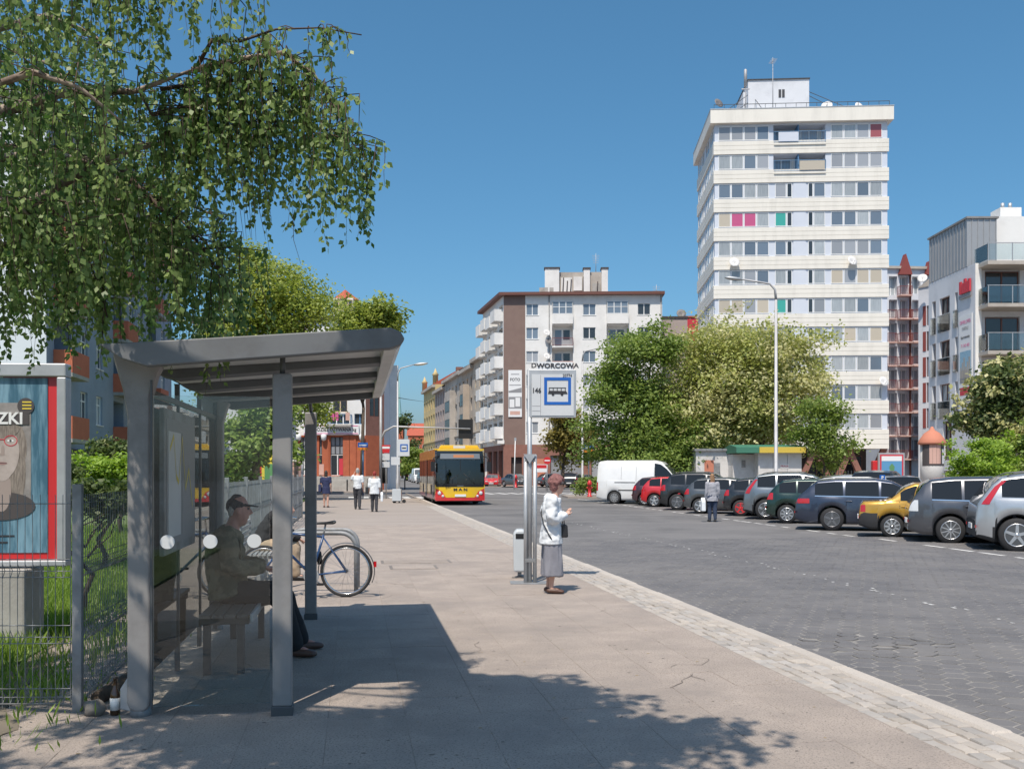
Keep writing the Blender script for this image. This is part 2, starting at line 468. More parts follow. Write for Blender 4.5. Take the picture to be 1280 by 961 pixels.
# slabs: nearest as pieces, the rest joined
def in_view(x, y, mrg=1.12):
    return y > 4.2 and abs(x) < .5333 * y * mrg + .3
SL = .5
mb1 = MB(); mb1.cbox(0, SL - .0025, 0, SL - .0025, -.04, 0, .0016)
slab_me = mb1.mesh('paving_slab', 'slab')
slabs = []
for i in range(0, 60):
    for j in range(14):
        u, v = i * SL, S_IN - (j + 1) * SL - .005
        c = K(u + SL / 2, v + SL / 2)
        if c[0] < fence_x(c[1]) - .55 or not in_view(c[0], c[1]): continue
        slabs.append((c[1], u, v))
slabs.sort()
rest = MB()
for n, (yy, u, v) in enumerate(slabs):
    p = K(u, v, random.uniform(-.0015, .0015))
    if n < 300:
        o = put('paving_slab', slab_me, walk, p, ROAD_ANG)
        o.rotation_euler = (random.gauss(0, .0012), random.gauss(0, .0012), ROAD_ANG)
    else:
        mtx = Matrix.Translation(p) @ Matrix.Rotation(ROAD_ANG, 4, 'Z')
        t = MB(); t.cbox(0, SL - .0025, 0, SL - .0025, -.02, 0, .0016); t.xf(mtx); rest.add(t.v, t.f)
rest.build('paving_slabs_further', 'slab', walk, kind='stuff')
# kerb stones
kb = struct(MB().prism([K(-12, -.165)[:2], K(-12, -.005)[:2], K(75, -.005)[:2], K(75, -.165)[:2]], 'z', -.3, -.03).build('kerb_bed', 'slab_joint', fix=True))
kme = MB().cbox(-.158, 0, 0, .994, -.2, .004, .018).mesh('kerb_stone', 'kerb')
for i in range(3, 62):
    o = put('kerb_stone', kme, kb, K(i, random.uniform(-.006, .004), random.uniform(-.004, .006)), ROAD_ANG + random.gauss(0, .004))
# strip of rough stones beside the kerb
strip = struct(MB().prism([K(-12, S_IN)[:2], K(-12, -.168)[:2], K(60, -.168)[:2], K(60, S_IN)[:2]], 'z', -.3, -.009).build('stone_strip', 'cobble_joint', fix=True))
def stone_mb(w, l, seed):
    r = random.Random(seed); mb = MB(); n = 8; ring = []
    for k in range(n):
        a = 2 * PI * k / n
        q = max(abs(math.cos(a)), abs(math.sin(a)))
        ring.append((math.cos(a) / q * w / 2 * r.uniform(.88, 1.02), math.sin(a) / q * l / 2 * r.uniform(.88, 1.02)))
    t1 = [(x, y, -.05) for x, y in ring]; t2 = [(x * .99, y * .99, -.008) for x, y in ring]; t3 = [(x * .9, y * .9, r.uniform(-.002, .003)) for x, y in ring]
    mb.add(t1 + t2 + t3 + [(0, 0, .004)], [(k, (k + 1) % n, n + (k + 1) % n, n + k) for k in range(n)] + [(n + k, n + (k + 1) % n, 2 * n + (k + 1) % n, 2 * n + k) for k in range(n)]
           + [(2 * n + k, 2 * n + (k + 1) % n, 3 * n) for k in range(n)], 0, False)
    return mb
NV = 5; SW = (-.168 - S_IN) / NV
cvar = [(stone_mb(SW * .97, .135, s), stone_mb(SW * .97, .175, s + 50)) for s in range(8)]
cme = [[[c.mesh('cobblestone', m) for c in pr] for pr in cvar] for m in ('cobble', 'cobble_grey')]
cnt = 0; crest = MB()
cells = []
for j in range(NV):
    u = 4.2 + random.random() * .1
    while u < 46:
        big = random.random() < .5; L = .178 if big else .138
        cells.append((u + L / 2, S_IN + (j + .5) * SW, big)); u += L
cells.sort()
for u, v, big in cells:
    p = K(u, v + random.uniform(-.006, .006), random.uniform(-.007, .004))
    if not in_view(p[0], p[1]): continue
    if cnt < 300:
        put('cobblestone', random.choice(cme[0 if random.random() < .72 else 1])[big], strip, p, ROAD_ANG + random.gauss(0, .05)); cnt += 1
    else:
        t = random.choice(cvar)[big]; q = MB(); q.v = list(t.v); q.f = list(t.f)
        q.xf(Matrix.Translation(p) @ Matrix.Rotation(ROAD_ANG, 4, 'Z')); crest.add(q.v, q.f, 0 if random.random() < .72 else 1)
crest.build('cobblestones_further', ['cobble', 'cobble_grey'], strip, kind='stuff')
# hexagonal road setts
bed = struct(MB().poly([K(3, .004, ROADZ + .0228), K(23.5, .004, ROADZ + .0228), K(23.5, 10.7, ROADZ + .0228), K(3, 10.7, ROADZ + .0228)]).build('sett_bed', 'road_joint', fix=True))
HW = .2
def hex_mb():
    mb = MB(); n = 6
    ring = [(HW / 2 / math.cos(PI / 6) * math.cos(PI / 6 + PI / 3 * k), HW / 2 / math.cos(PI / 6) * math.sin(PI / 6 + PI / 3 * k)) for k in range(6)]
    a = [(x * .94, y * .92, -.02) for x, y in ring]; c = [(x * .935, y * .915, .0155) for x, y in ring]; d = [(x * .89, y * .875, .0175) for x, y in ring]
    mb.add(a + c + d, [(k, (k + 1) % n, n + (k + 1) % n, n + k) for k in range(n)] + [(n + k, n + (k + 1) % n, 2 * n + (k + 1) % n, 2 * n + k) for k in range(n)] + [tuple(range(12, 18))])
    return mb
hexm = hex_mb(); hme = hexm.mesh('road_sett', 'paver_dark')
hx = []
for i in range(int(3 / .1732), int(23.6 / .1732)):
    for j in range(0, 54):
        u = i * .1732; v = .11 + j * HW + (HW / 2 if i % 2 else 0)
        p = K(u, v, ROADZ + .008)
        if v > 10.6 or not in_view(p[0], p[1], 1.08): continue
        hx.append((p[1], u, v, p))
hx.sort()
hrest = MB()
for n, (yy, u, v, p) in enumerate(hx):
    dp = math.hypot(u - 9.1, (v - 1.0) * .8) + random.uniform(-.25, .25)
    sink = max(0, 1 - dp / .75) if dp < .75 else 0
    rx, ry = random.gauss(0, .005 + .07 * sink), random.gauss(0, .005 + .07 * sink)
    q = (p[0], p[1], p[2] + random.uniform(-.0015, .0025) + .012 * sink * random.random())
    if n < 300:
        o = put('road_sett', hme, bed, q); o.rotation_euler = (rx, ry, ROAD_ANG)
    else:
        mtx = Matrix.Translation(q) @ Matrix.Rotation(ROAD_ANG, 4, 'Z') @ Matrix.Rotation(rx, 4, 'X') @ Matrix.Rotation(ry, 4, 'Y')
        t = MB(); t.v = list(hexm.v); t.f = list(hexm.f); t.xf(mtx); hrest.add(t.v, t.f)
hrest.build('road_setts_further', 'paver_dark', bed, kind='stuff')
# worn lane line of pale setts, edge line of the parking bays, zebra crossing
ln = MB()
u = 7.0
while u < 34:
    if random.random() < .55:
        L = random.uniform(.03, .10); v = 3.15 + random.uniform(-.12, .12)
        p = [K(u, v), K(u + L, v + .01), K(u + L, v + random.uniform(.02, .06)), K(u, v + random.uniform(.02, .06))]
        ln.poly([(a, b, ROADZ + (.030 if u < 23.5 else .006)) for a, b, c in p][::-1])
    u += random.uniform(.06, .3)
struct(ln.build('lane_line', 'road_paint', fix=True))
def park_x(Y): return 9.78 - .1376 * (Y - 18.3)
pk = MB()
y = 9.0
while y < 60:
    L = random.uniform(.5, .95)
    if random.random() < .8:
        zz = ROADZ + (.030 if y < 24 else .006)
        pk.poly([(park_x(y), y, zz), (park_x(y) + .12, y, zz), (park_x(y + L) + .12, y + L, zz), (park_x(y + L), y + L, zz)])
    y += 1.0
struct(pk.build('parking_line', 'road_paint', fix=True))
zb = MB()
for i in range(14):
    x0 = -2.6 + i * 1.0
    zb.poly([(x0, 73, ROADZ + .006), (x0 + .5, 73, ROADZ + .006), (x0 - .4, 77.2, ROADZ + .006), (x0 - .9, 77.2, ROADZ + .006)])
for i in range(8):
    x0 = -10.5 + i * .9
    zb.poly([(x0, 61.5, ROADZ + .006), (x0 + .45, 61.5, ROADZ + .006), (x0 - .2, 65.5, ROADZ + .006), (x0 - .65, 65.5, ROADZ + .006)])
struct(zb.build('zebra_crossing', 'road_paint', fix=True))
# pavements beyond the road
sheet('pavement_right', [(park_x(8) + 6.6, 8), (90, 8), (90, 104), (14, 104), (10, 90), (park_x(62) + 5.4, 62)], 'slab_far', .01, .3)
sheet('traffic_island', [(3.6, 62), (6.0, 60.5), (12, 60.5), (12, 68), (5.2, 68), (3.4, 66)], 'slab_far', .03, .3)
sheet('pavement_corner', [(-3.2, 108), (9, 106), (40, 106), (40, 160), (-8.5, 160 - 25), (-7.2, 128)], 'slab_far', .005, .3)
sheet('pavement_left', [(-60, 78), (-12.2, 78), (-9.6, 80), (-11.5, 100), (-21, 150), (-60, 150)], 'slab_far', .012, .3)
# specks of gum, grit and dry leaf scraps trodden into the pavement
sp_ = MB(); rr2 = random.Random(3)
for _ in range(620):
    u = 4.2 + 16 * rr2.random() ** 1.6; v = S_IN - .1 - 5.6 * rr2.random(); p = K(u, v)
    if not in_view(p[0], p[1]) or p[0] < fence_x(p[1]) + .2: continue
    r_ = rr2.uniform(.004, .016); n_ = 7; a0 = rr2.random() * 6; el_ = rr2.uniform(.5, 1)
    sp_.poly([(p[0] + r_ * rr2.uniform(.7, 1.1) * math.cos(a0 + 2 * PI * k / n_), p[1] + r_ * el_ * rr2.uniform(.7, 1.1) * math.sin(a0 + 2 * PI * k / n_), .0028) for k in range(n_)], 0 if rr2.random() < .7 else 1)
sp_.build('gum_spots', ['hole_soft', 'leaf_scrap'], walk, kind='stuff')
ck_ = MB()
for _ in range(16):           # hairline cracks
    u = 5 + 11 * rr2.random(); v = S_IN - .2 - 4.2 * rr2.random(); a_ = rr2.uniform(0, PI); pts = []
    for k in range(rr2.randint(5, 11)):
        pts.append(K(u, v)); a_ += rr2.gauss(0, .5); u += .07 * math.cos(a_); v += .07 * math.sin(a_)
    for (p, q) in zip(pts[:-1], pts[1:]):
        w_ = rr2.uniform(.0015, .0045); d_ = Vector((q[0] - p[0], q[1] - p[1], 0)).normalized(); n_ = Vector((-d_.y, d_.x, 0)) * w_
        ck_.poly([(p[0] - n_.x, p[1] - n_.y, .0032), (q[0] - n_.x, q[1] - n_.y, .0032), (q[0] + n_.x, q[1] + n_.y, .0032), (p[0] + n_.x, p[1] + n_.y, .0032)])
ck_.build('hairline_cracks', 'hole_soft', walk, kind='stuff')
# manhole covers in the pavement
for (px, py, s, lab) in ((520, 702, .62, 'dark rectangular cover plate set in the pavement, further one'), (517, 709, .4, 'smaller pale cover plate set in the pavement, nearer one')):
    x, y = G(px, py)
    t = thing('cover_plate', lab, 'cover plate', (x, y, 0), ROAD_ANG)
    MB().cbox(-s, s, -.32, .32, -.03, .006, .004).build('frame', 'iron', t)
    MB().cbox(-s + .05, s - .05, -.27, .27, -.02, .011, .004).build('lid', 'slab_joint' if s > .5 else 'slab', t)

# lawn behind the fence, with blades
sheet('lawn', [(fence_x(-8) - .95, -8), (fence_x(59) - .95, 59), (-40, 59), (-40, -8)], 'grass_soil', .02, .3)
sheet('soil_edge', [(fence_x(2 + .22 * k) + .30 + .05 * math.sin(k * .9) + .06 * math.sin(k * .37 + 1) + random.gauss(0, .012), 2 + .11 * k) for k in range(101)] + [(fence_x(13) - 1.15, 13), (fence_x(2) - 1.15, 2)], 'earth', .0045)
sheet('soil_front', [(-9, 2), (fence_x(2) - .8, 2), (fence_x(6.45) - .75, 6.45), (-9, 6.3)], 'earth', .0245)
def leaf_object(name, P, A, B, var, m, parent=None, kind='stuff', kite=True):
    """P centre, A half-length vector, B half-width vector (n,3): one small pointed leaf each"""
    n = len(P)
    V = np.empty((n, 4, 3)); V[:, 0] = P - A; V[:, 1] = P + B - A * .15; V[:, 2] = P + A; V[:, 3] = P - B - A * .15
    me = bpy.data.meshes.new(name)
    me.vertices.add(n * 4); me.vertices.foreach_set('co', V.reshape(-1).astype(np.float32))
    me.loops.add(n * 4); me.loops.foreach_set('vertex_index', np.arange(n * 4, dtype=np.int32))
    me.polygons.add(n); me.polygons.foreach_set('loop_start', np.arange(0, n * 4, 4, dtype=np.int32))
    me.polygons.foreach_set('loop_total', np.full(n, 4, dtype=np.int32))
    at = me.attributes.new('leafvar', 'FLOAT', 'FACE'); at.data.foreach_set('value', np.clip(var, 0, 1).astype(np.float32))
    me.materials.append(M(m)); me.update(calc_edges=True); me.validate()
    return put(name, me, parent, kind=kind)
def grass_blades(name, pts, h0, h1, wid, label, m='grass'):
    n = len(pts)
    P = np.array(pts); h = rng.uniform(h0, h1, n)
    lean = rng.normal(0, .35, (n, 2))
    A = np.stack([lean[:, 0] * h / 2, lean[:, 1] * h / 2, h / 2], 1)
    an = rng.uniform(0, 2 * PI, n)
    B = np.stack([np.cos(an) * wid, np.sin(an) * wid, np.zeros(n)], 1)
    o = leaf_object(name, P + A, A, B, rng.uniform(0, 1, n), m)
    return tag(o, label, 'grass')
gp = []
while len(gp) < 80000:
    y = 5.2 + 22 * random.random() ** 2.0
    x = fence_x(y) - .25 - 8 * random.random() ** 1.3
    bare = (x > fence_x(y) - 1.0 and y < 12)
    if y < 6.5 and random.random() < .97: continue
    if x < -.6 * y - .5 or (bare and random.random() < .88): continue
    gp.append((x, y, .02))
grass_blades('grass', gp, .05, .19, .008, 'bright green grass growing on the lawn behind the wire fence')
wp = []
for k in range(520):
    y = 5.4 + 6.5 * random.random(); wp.append((fence_x(y) - .2 + random.gauss(0, .25), y, .02))
grass_blades('weeds', wp, .03, .12, .008, 'thin scattered weeds in the bare soil along the fence foot', 'grass')

# ------------------------------------------------------------------ buildings
WM = {}
def win_mesh(w, h, n, frame, transom=0, sill=True, ratio=None):
    key = ('f', round(w, 2), round(h, 2), n, frame, transom, sill, ratio)
    if key in WM: return WM[key]
    t = .05; mb = MB()
    mb.box(0, w, -.02, .05, 0, t); mb.box(0, w, -.02, .05, h - t, h); mb.box(0, t, -.02, .05, t, h - t); mb.box(w - t, w, -.02, .05, t, h - t)
    xs = [w * k / n for k in range(1, n)] if not ratio else [w * ratio]
    for x in xs: mb.box(x - .045, x + .045, -.022, .048, t, h - t)
    if transom: mb.box(t, w - t, -.018, .046, h * transom - .03, h * transom + .03)
    if sill: mb.box(-.06, w + .06, -.17, .0, -.05, -.003)
    WM[key] = mb.mesh('window', frame); return WM[key]
def pane_mesh(w, h, m):
    key = ('p', round(w, 2), round(h, 2), m)
    if key in WM: return WM[key]
    WM[key] = MB().box(.03, w - .03, .012, .03, .03, h - .03).mesh('pane', m); return WM[key]
PANES = ['pane_dark', 'pane_blue', 'pane_curtain', 'pane_grey', 'pane_dark', 'pane_blue', 'pane_curtain']
class Bld:
    def __init__(s, name, label, loc, rz=0, cat='building'):
        s.root = thing(name, label, cat, loc, rz); s.wall = MB()
    def P(s, st, ang, u, d, z): return (st[0] + math.cos(ang) * u + math.sin(ang) * d, st[1] + math.sin(ang) * u - math.cos(ang) * d, z)
    def facade(s, st, ang, wd, z0, z1, holes=(), rev=.15, m=0, revm=None, back=None):
        us = sorted({0, wd} | {h[k] for h in holes for k in (0, 1)}); zs = sorted({z0, z1} | {h[k] for h in holes for k in (2, 3)})
        us = [u for u in us if 0 <= u <= wd]; zs = [z for z in zs if z0 <= z <= z1]
        for i in range(len(us) - 1):
            for j in range(len(zs) - 1):
                cu, cz = (us[i] + us[i + 1]) / 2, (zs[j] + zs[j + 1]) / 2
                if any(h[0] < cu < h[1] and h[2] < cz < h[3] for h in holes): continue
                s.wall.poly([s.P(st, ang, us[i], 0, zs[j]), s.P(st, ang, us[i + 1], 0, zs[j]), s.P(st, ang, us[i + 1], 0, zs[j + 1]), s.P(st, ang, us[i], 0, zs[j + 1])], m)
        for h in holes:
            r = h[4] if len(h) > 4 else rev
            c = [(h[0], h[2]), (h[1], h[2]), (h[1], h[3]), (h[0], h[3])]
            for k in range(4):
                a, b = c[k], c[(k + 1) % 4]
                s.wall.poly([s.P(st, ang, a[0], 0, a[1]), s.P(st, ang, b[0], 0, b[1]), s.P(st, ang, b[0], -r, b[1]), s.P(st, ang, a[0], -r, a[1])], m if revm is None else revm)
            if len(h) > 4 or back is not None:
                s.wall.poly([s.P(st, ang, q[0], -r, q[1]) for q in c], h[5] if len(h) > 5 else (back or m))
    def win(s, st, ang, u0, u1, z0, z1, d=-.12, n=2, frame='frame_white', pane=None, transom=0, sill=True, ratio=None, parent=None):
        o = put('window', win_mesh(u1 - u0, z1 - z0, n, frame, transom, sill, ratio), s.root, s.P(st, ang, u0, d, z0), ang)
        put('pane', pane_mesh(u1 - u0, z1 - z0, pane or random.choice(PANES)), o)
        return o
    def balcony(s, st, ang, u0, u1, z, dep=1.0, par=1.0, mats=('concrete', 'wall_white'), rail=None, name='balcony', bars=True):
        wd = u1 - u0; mb = MB()
        mb.box(0, wd, -dep, -.004, -.16, 0, 0)
        if rail is None:
            mb.box(0, wd, -dep, -dep + .08, .004, par, 1); mb.box(0, .08, -dep + .083, -.004, .004, par, 1); mb.box(wd - .08, wd, -dep + .083, -.004, .004, par, 1)
        else:
            for (a, b, c, d) in ((0, wd, -dep, -dep + .04), (0, .04, -dep + .042, -.004), (wd - .04, wd, -dep + .042, -.004)):
                mb.box(a, b, c, d, par - .05, par, 1); mb.box(a, b, c, d, .08, .12, 1)
                if bars:
                    if b - a > .1:
                        k = max(2, int((b - a) / .14))
                        for i in range(k + 1): xx = a + (b - a) * i / k; mb.box(xx - .01, xx + .01, c + .01, d - .01, .12, par - .05, 1)
                    else:
                        k = max(2, int((d - c) / .14))
                        for i in range(k + 1): yy = c + (d - c) * i / k; mb.box(a + .01, b - .01, yy - .01, yy + .01, .12, par - .05, 1)
            mats = (mats[0], rail)
        return mb.build(name, list(mats), s.root, s.P(st, ang, u0, 0, z), ang)
    def done(s, mats): return s.wall.build('wall', mats, s.root)
    def add(s, mb, name, mats, **k): return mb.build(name, mats, s.root, **k)
def dish(label, p, rz, r=.4, m='dish', tilt=.4):
    o = thing('satellite_dish', label, 'satellite dish', p, rz)
    mb = MB().lathe([(0, .10 * r / .4), (r * .5, .07 * r / .4), (r, 0), (r, -.012), (r * .5, .055 * r / .4), (0, .085 * r / .4)], 18, axis='y')
    d = mb.build('reflector', m, o); d.rotation_euler = (-tilt, 0, 0)
    MB().tube([(0, .02, -r * .8), (0, -r * .75, -r * .1)], .015, 6).build('feed_arm', 'steel_dark', o)
    MB().tube([(0, .08, 0), (0, .25, -.12), (0, .34, -.12)], .025, 6).build('mount', 'steel_dark', o)
    return o
def antenna(label, p, h, kind=0, cat='antenna', name='roof_antenna'):
    o = thing(name, label, cat, p)
    MB().tube([(0, 0, 0), (0, 0, h)], [.05, .025], 6).build('mast', 'lamp_pole', o)
    mb = MB()
    if kind == 0:
        for k in range(5): mb.box(-.45 + .03 * k, .45 - .03 * k, -.012, .012, h - .3 - .22 * k, h - .27 - .22 * k)
    elif kind == 1: mb.lathe([(.16, h - 1.6), (.16, h), (.1, h + .1)], 8); mb.box(-.4, .4, -.05, .05, h - 1.9, h - 1.8)
    else:
        mb.box(-.02, .02, -.6, .6, h - .4, h - .36)
        for k in range(6): mb.box(-.3, .3, -.55 + .2 * k, -.53 + .2 * k, h - .39, h - .37)
    mb.build('elements', 'lamp_pole', o)
    return o

# ---- the tower block
T = Bld('tower_block', 'tall white tower block with eleven bands of windows, behind the blossoming tree', (X(892, 93.4), 93.4, 0), R(-3.5), 'tower block')
TW, TD = 16.7, 12.4
log = [(5.76, 10.72, 33.55, 35.25, 1.5, 1), (5.76, 10.72, 30.75, 32.4, 1.5, 1)]
T.facade((.12, .12), 0, TW - .24, 3.9, 35.4, [(a - .12, b - .12, c, d, e, f) for a, b, c, d, e, f in log])
T.facade((.12, TD), -PI / 2, TD - .12, 3.9, 35.4)
T.facade((TW - .12, .12), PI / 2, TD - .12, 3.9, 35.4)
T.facade((TW - .12, TD), PI, TW - .24, 3.9, 35.4)
T.wall.poly([(.12, .12, 3.9), (TW - .12, .12, 3.9), (TW - .12, TD, 3.9), (.12, TD, 3.9)], 1)
T.done(['wall_lilac', 'wall_tower'])
def board_profile(z0, z1, n=3, dep=.12):
    pr = []; h = (z1 - z0) / n
    pr.append((dep, z0))
    for k in range(n):
        pr += [(0, z0 + k * h + .012), (0, z0 + (k + 1) * h - .02), (.03, z0 + (k + 1) * h - .02), (.03, z0 + (k + 1) * h + .012 if k < n - 1 else z1)]
    pr.append((dep, z1))
    return pr
for i in range(11):
    zt, zb = 35.25 - 2.8 * i, 33.72 - 2.8 * i
    z2 = 35.25 - 2.8 * (i + 1) if i < 10 else 3.86
    n = 3 if i < 10 else 4
    T.add(MB().prism(board_profile(z2, zb, n, .118), 'x', 0, TW), 'spandrel', 'wall_tower')
    T.add(MB().prism([(y, z) for y, z in board_profile(z2, zb, n, .118)], 'y', .12, TD), 'spandrel', 'wall_tower')
    h = zt - zb
    def strip(u0, u1, k, panes):
        ww = (u1 - u0) / k
        for q in range(k):
            T.win((.12, .12), 0, u0 + q * ww + .04 - .12, u0 + (q + 1) * ww - .04 - .12, zb + .1, zt - .08, d=.03, n=1, sill=False, pane=panes[q % len(panes)])
    pick = lambda: random.choice(['pane_blue', 'pane_blue', 'pane_curtain', 'pane_grey', 'pane_curtain'])
    A = {3: ['pane_beige', 'pane_pink', 'pane_pink', 'pane_curtain'], 6: ['pane_beige', 'pane_beige', 'pane_grey', 'pane_beige']}.get(i, [pick()] * 2 + [pick() for _ in range(2)])
    Bq = {0: ['pane_curtain', 'pane_curtain', 'pane_grey', 'pane_red'], 1: ['pane_grey'] * 4, 5: ['pane_beige', 'pane_grey', 'pane_beige', 'pane_beige'], 7: ['pane_curtain', 'pane_beige', 'pane_curtain', 'pane_beige']}.get(i, [pick()] * 2 + [pick() for _ in range(2)])
    strip(.45, 5.35, 4, A); strip(11.2, 16.1, 4, Bq)
    if i >= 2:
        T.win((.12, .12), 0, 5.8, 6.85, zb + .1, zt - .08, d=.03, n=1, sill=False, pane='pane_teal' if i in (3, 6) else pick())
        T.win((.12, .12), 0, 6.93, 7.4, zb + .1, zt - .08, d=.03, n=1, sill=False, pane='pane_dark')
        T.win((.12, .12), 0, 8.95, 9.4, zb + .1, zt - .08, d=.03, n=1, sill=False, pane='pane_dark')
        T.win((.12, .12), 0, 9.48, 10.55, zb + .1, zt - .08, d=.03, n=1, sill=False, pane=pick())
        T.add(MB().box(7.65, 8.85, .06, .115, zb + .02, zt - .02), 'infill_panel', 'wall_lilac')
    else:
        T.win((.12, 1.62), 0, 5.8, 7.6, zb - .1, zt - .1, d=.03, n=2, sill=False, pane='pane_blue')
        T.win((.12, 1.62), 0, 8.6, 10.2, zb - .1, zt - .1, d=.03, n=2, sill=False, pane='pane_grey')
        T.balcony((.12, .12), 0, 5.66, 10.58, zb - .3, dep=.22, par=1.15, mats=('wall_tower', 'frame_white'), rail='rail_blue')
        T.add(MB().box(8.1, 8.2, .15, 1.5, zb - .1, zt), 'divider', 'rail_blue')
        T.add(MB().box(8.2 if i else 6.2, 10.6 if i else 8.1, -.13, -.11, zb - .15, zb + .75), 'balcony_screen', 'pane_beige' if i else 'wall_lilac')
    for (v0, v1) in ((.7, 3.2), (3.9, 5.2), (6.6, 8.9), (9.6, 11.6)):
        T.win((.12, TD), -PI / 2, v0, v1, zb + .1, zt - .08, d=.03, n=2, sill=False, pane=pick())
cp = MB(); cp.box(-.35, TW + .35, -.35, TD + .3, 35.404, 36.7); T.add(cp, 'parapet', 'wall_tower')
T.add(MB().box(-.38, TW + .38, -.38, TD + .33, 36.704, 36.78), 'parapet_cap', 'galv')
kx = lambda px: (px - 892) * .0778
ph = MB(); ph.box(kx(944), kx(1022), 4, 10.5, 36.78, 41.2); ph.box(kx(940), kx(944) - .01, 5, 10, 36.78, 40.4)
pho = T.add(ph, 'penthouse', 'wall_grey')
MB().box(kx(943), kx(1023), 3.9, 10.6, 41.2, 41.3).build('roof_edge', 'frame_dark', pho)
for dx in (0, .35):
    MB().box(kx(983) + dx, kx(983) + .25 + dx, 3.96, 3.998, 39.4, 40.2).build('vent', 'frame_dark', pho)
rl = MB()
for x in range(0, 18): rl.box(x * .98, x * .98 + .04, -.2, -.16, 36.78, 37.25)
rl.box(0, 16.7, -.2, -.16, 37.2, 37.25)
T.add(rl, 'roof_railing', 'steel_dark')
for (a, b, c) in ((kx(1022), 40, kx(1068)), (kx(1022), 39.6, kx(1050)), (kx(944), 39.8, kx(905)), (kx(944), 39, kx(918)), (kx(953), 39.4, kx(958))):
    T.add(MB().tube([(a, 4.2, b), (c, 1.0, 36.8)], .035, 5), 'guy_wire', 'steel_dark')
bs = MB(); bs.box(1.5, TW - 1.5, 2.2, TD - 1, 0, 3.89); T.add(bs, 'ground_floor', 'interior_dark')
for i, x in enumerate((1.2, 4.6, 8.2, 11.6, 14.8)):
    for sgn in (-1, 1):
        T.add(MB().prism([(x + sgn * 1.7 - .28, 3.88), (x + sgn * 1.7 + .28, 3.88), (x + .28, 0), (x - .28, 0)], 'y', .6 + .02 * sgn, 1.1 + .02 * sgn), 'leg', 'brick_dull')
for x0 in (9.6, 11.4, 13.2):
    T.win((1.5, 2.2), 0, x0 - 1.5, x0 + .1, .6, 3.2, d=.03, n=2, frame='frame_brown', pane='pane_dark', sill=False)
tm = Matrix.Translation(T.root.location) @ Matrix.Rotation(R(-3.5), 4, 'Z')
tp = lambda x, y, z: tm @ Vector((x, y, z))
dish('white dish hanging on the tower band under the fifth window row, left side', tp(kx(917), -.4, 21.9), 0, .5)
dish('white dish hanging on the tower band under the fifth window row, right side', tp(kx(1061), -.4, 21.9), .3, .5)
dish('dark dish on the left end of the tower roof', tp(.6, .6, 37.7), .5, .5, 'dish_dark')
dish('white dish on the tower roof just right of the penthouse', tp(kx(1035), 1.2, 37.4), -.4, .55)
dish('white dish near the right end of the tower roof', tp(kx(1075), 1.2, 37.3), .3, .45)
dish('white dish at the right edge low on the tower block', tp(kx(1099), -.4, 10.3), .3, .5, 'dish')
antenna('mast with white drum at the left of the tower roof', tp(kx(936), 2, 36.8), 4.6, 1)
antenna('thin whip antenna in front of the tower penthouse', tp(kx(969), 1.5, 36.8), 5.6, 2)

# ---- white apartment house at the street corner
MBX = (X(629.5, 115), 115, 0)
B = Bld('apartment_house', 'white corner apartment house with brown stripe and red brick ground floor', MBX, R(-2), 'apartment house')
BW, BZ = 18.9, 22.7
cols = [(2.72, 4.15), (9.5, 11.0), (16.0, 17.5)]; logs = [(5.8, 8.3), (12.3, 14.9)]
holes = []; FL = [BZ - 1.0 - 2.82 * k for k in range(6)]          # top of each window row
for ft in FL:
    for a, b in cols: holes.append((a, b, ft - 1.35, ft))
    for a, b in logs: holes.append((a, b, ft - 2.25, ft + .3, 1.1, 0))
B.facade((0, 0), 0, 2.6, 4.9, BZ, m=1)
B.facade((2.6, 0), 0, BW - 2.6, 4.9, BZ, [(h[0] - 2.6, h[1] - 2.6, *h[2:]) for h in holes])
for k, ft in enumerate(FL):
    for a, b in cols: B.win((0, 0), 0, a, b, ft - 1.35, ft, pane=random.choice(['pane_blue', 'pane_grey', 'pane_dark']), frame='frame_white')
    for q, (a, b) in enumerate(logs):
        B.win((0, 1.1), 0, a + .3, a + 1.2, ft - 2.2, ft - .1, d=.03, n=1, pane='pane_blue', sill=False)
        B.win((0, 1.1), 0, a + 1.3, a + 2.2, ft - 1.4, ft - .1, d=.03, n=1, pane='pane_dark', sill=False)
        if k in (0,) or (k == 0 and q):
            B.balcony((0, 0), 0, a, b, ft - 2.25, dep=.35, par=1.0, mats=('wall_white', 'wall_white'))
            B.win((0, 0), 0, a + .05, b - .05, ft - 1.2, ft + .28, d=.1, n=3, pane='pane_blue', transom=.55, sill=False)
        else:
            B.balcony((0, 0), 0, a, b, ft - 2.25, dep=.35, par=1.0, mats=('wall_white', 'pink_panel' if q == 0 and k < 3 else 'wall_white'), rail='rail_red' if (q == 0 and k == 1) else ('steel_dark' if q == 1 and k == 1 else None))
for k, u in ((0, 5.45), (1, 18.75)):
    B.add(MB().tube([(u, -.1, 5), (u, -.1, BZ)], .06, 6), 'downpipe', 'galv_dull')
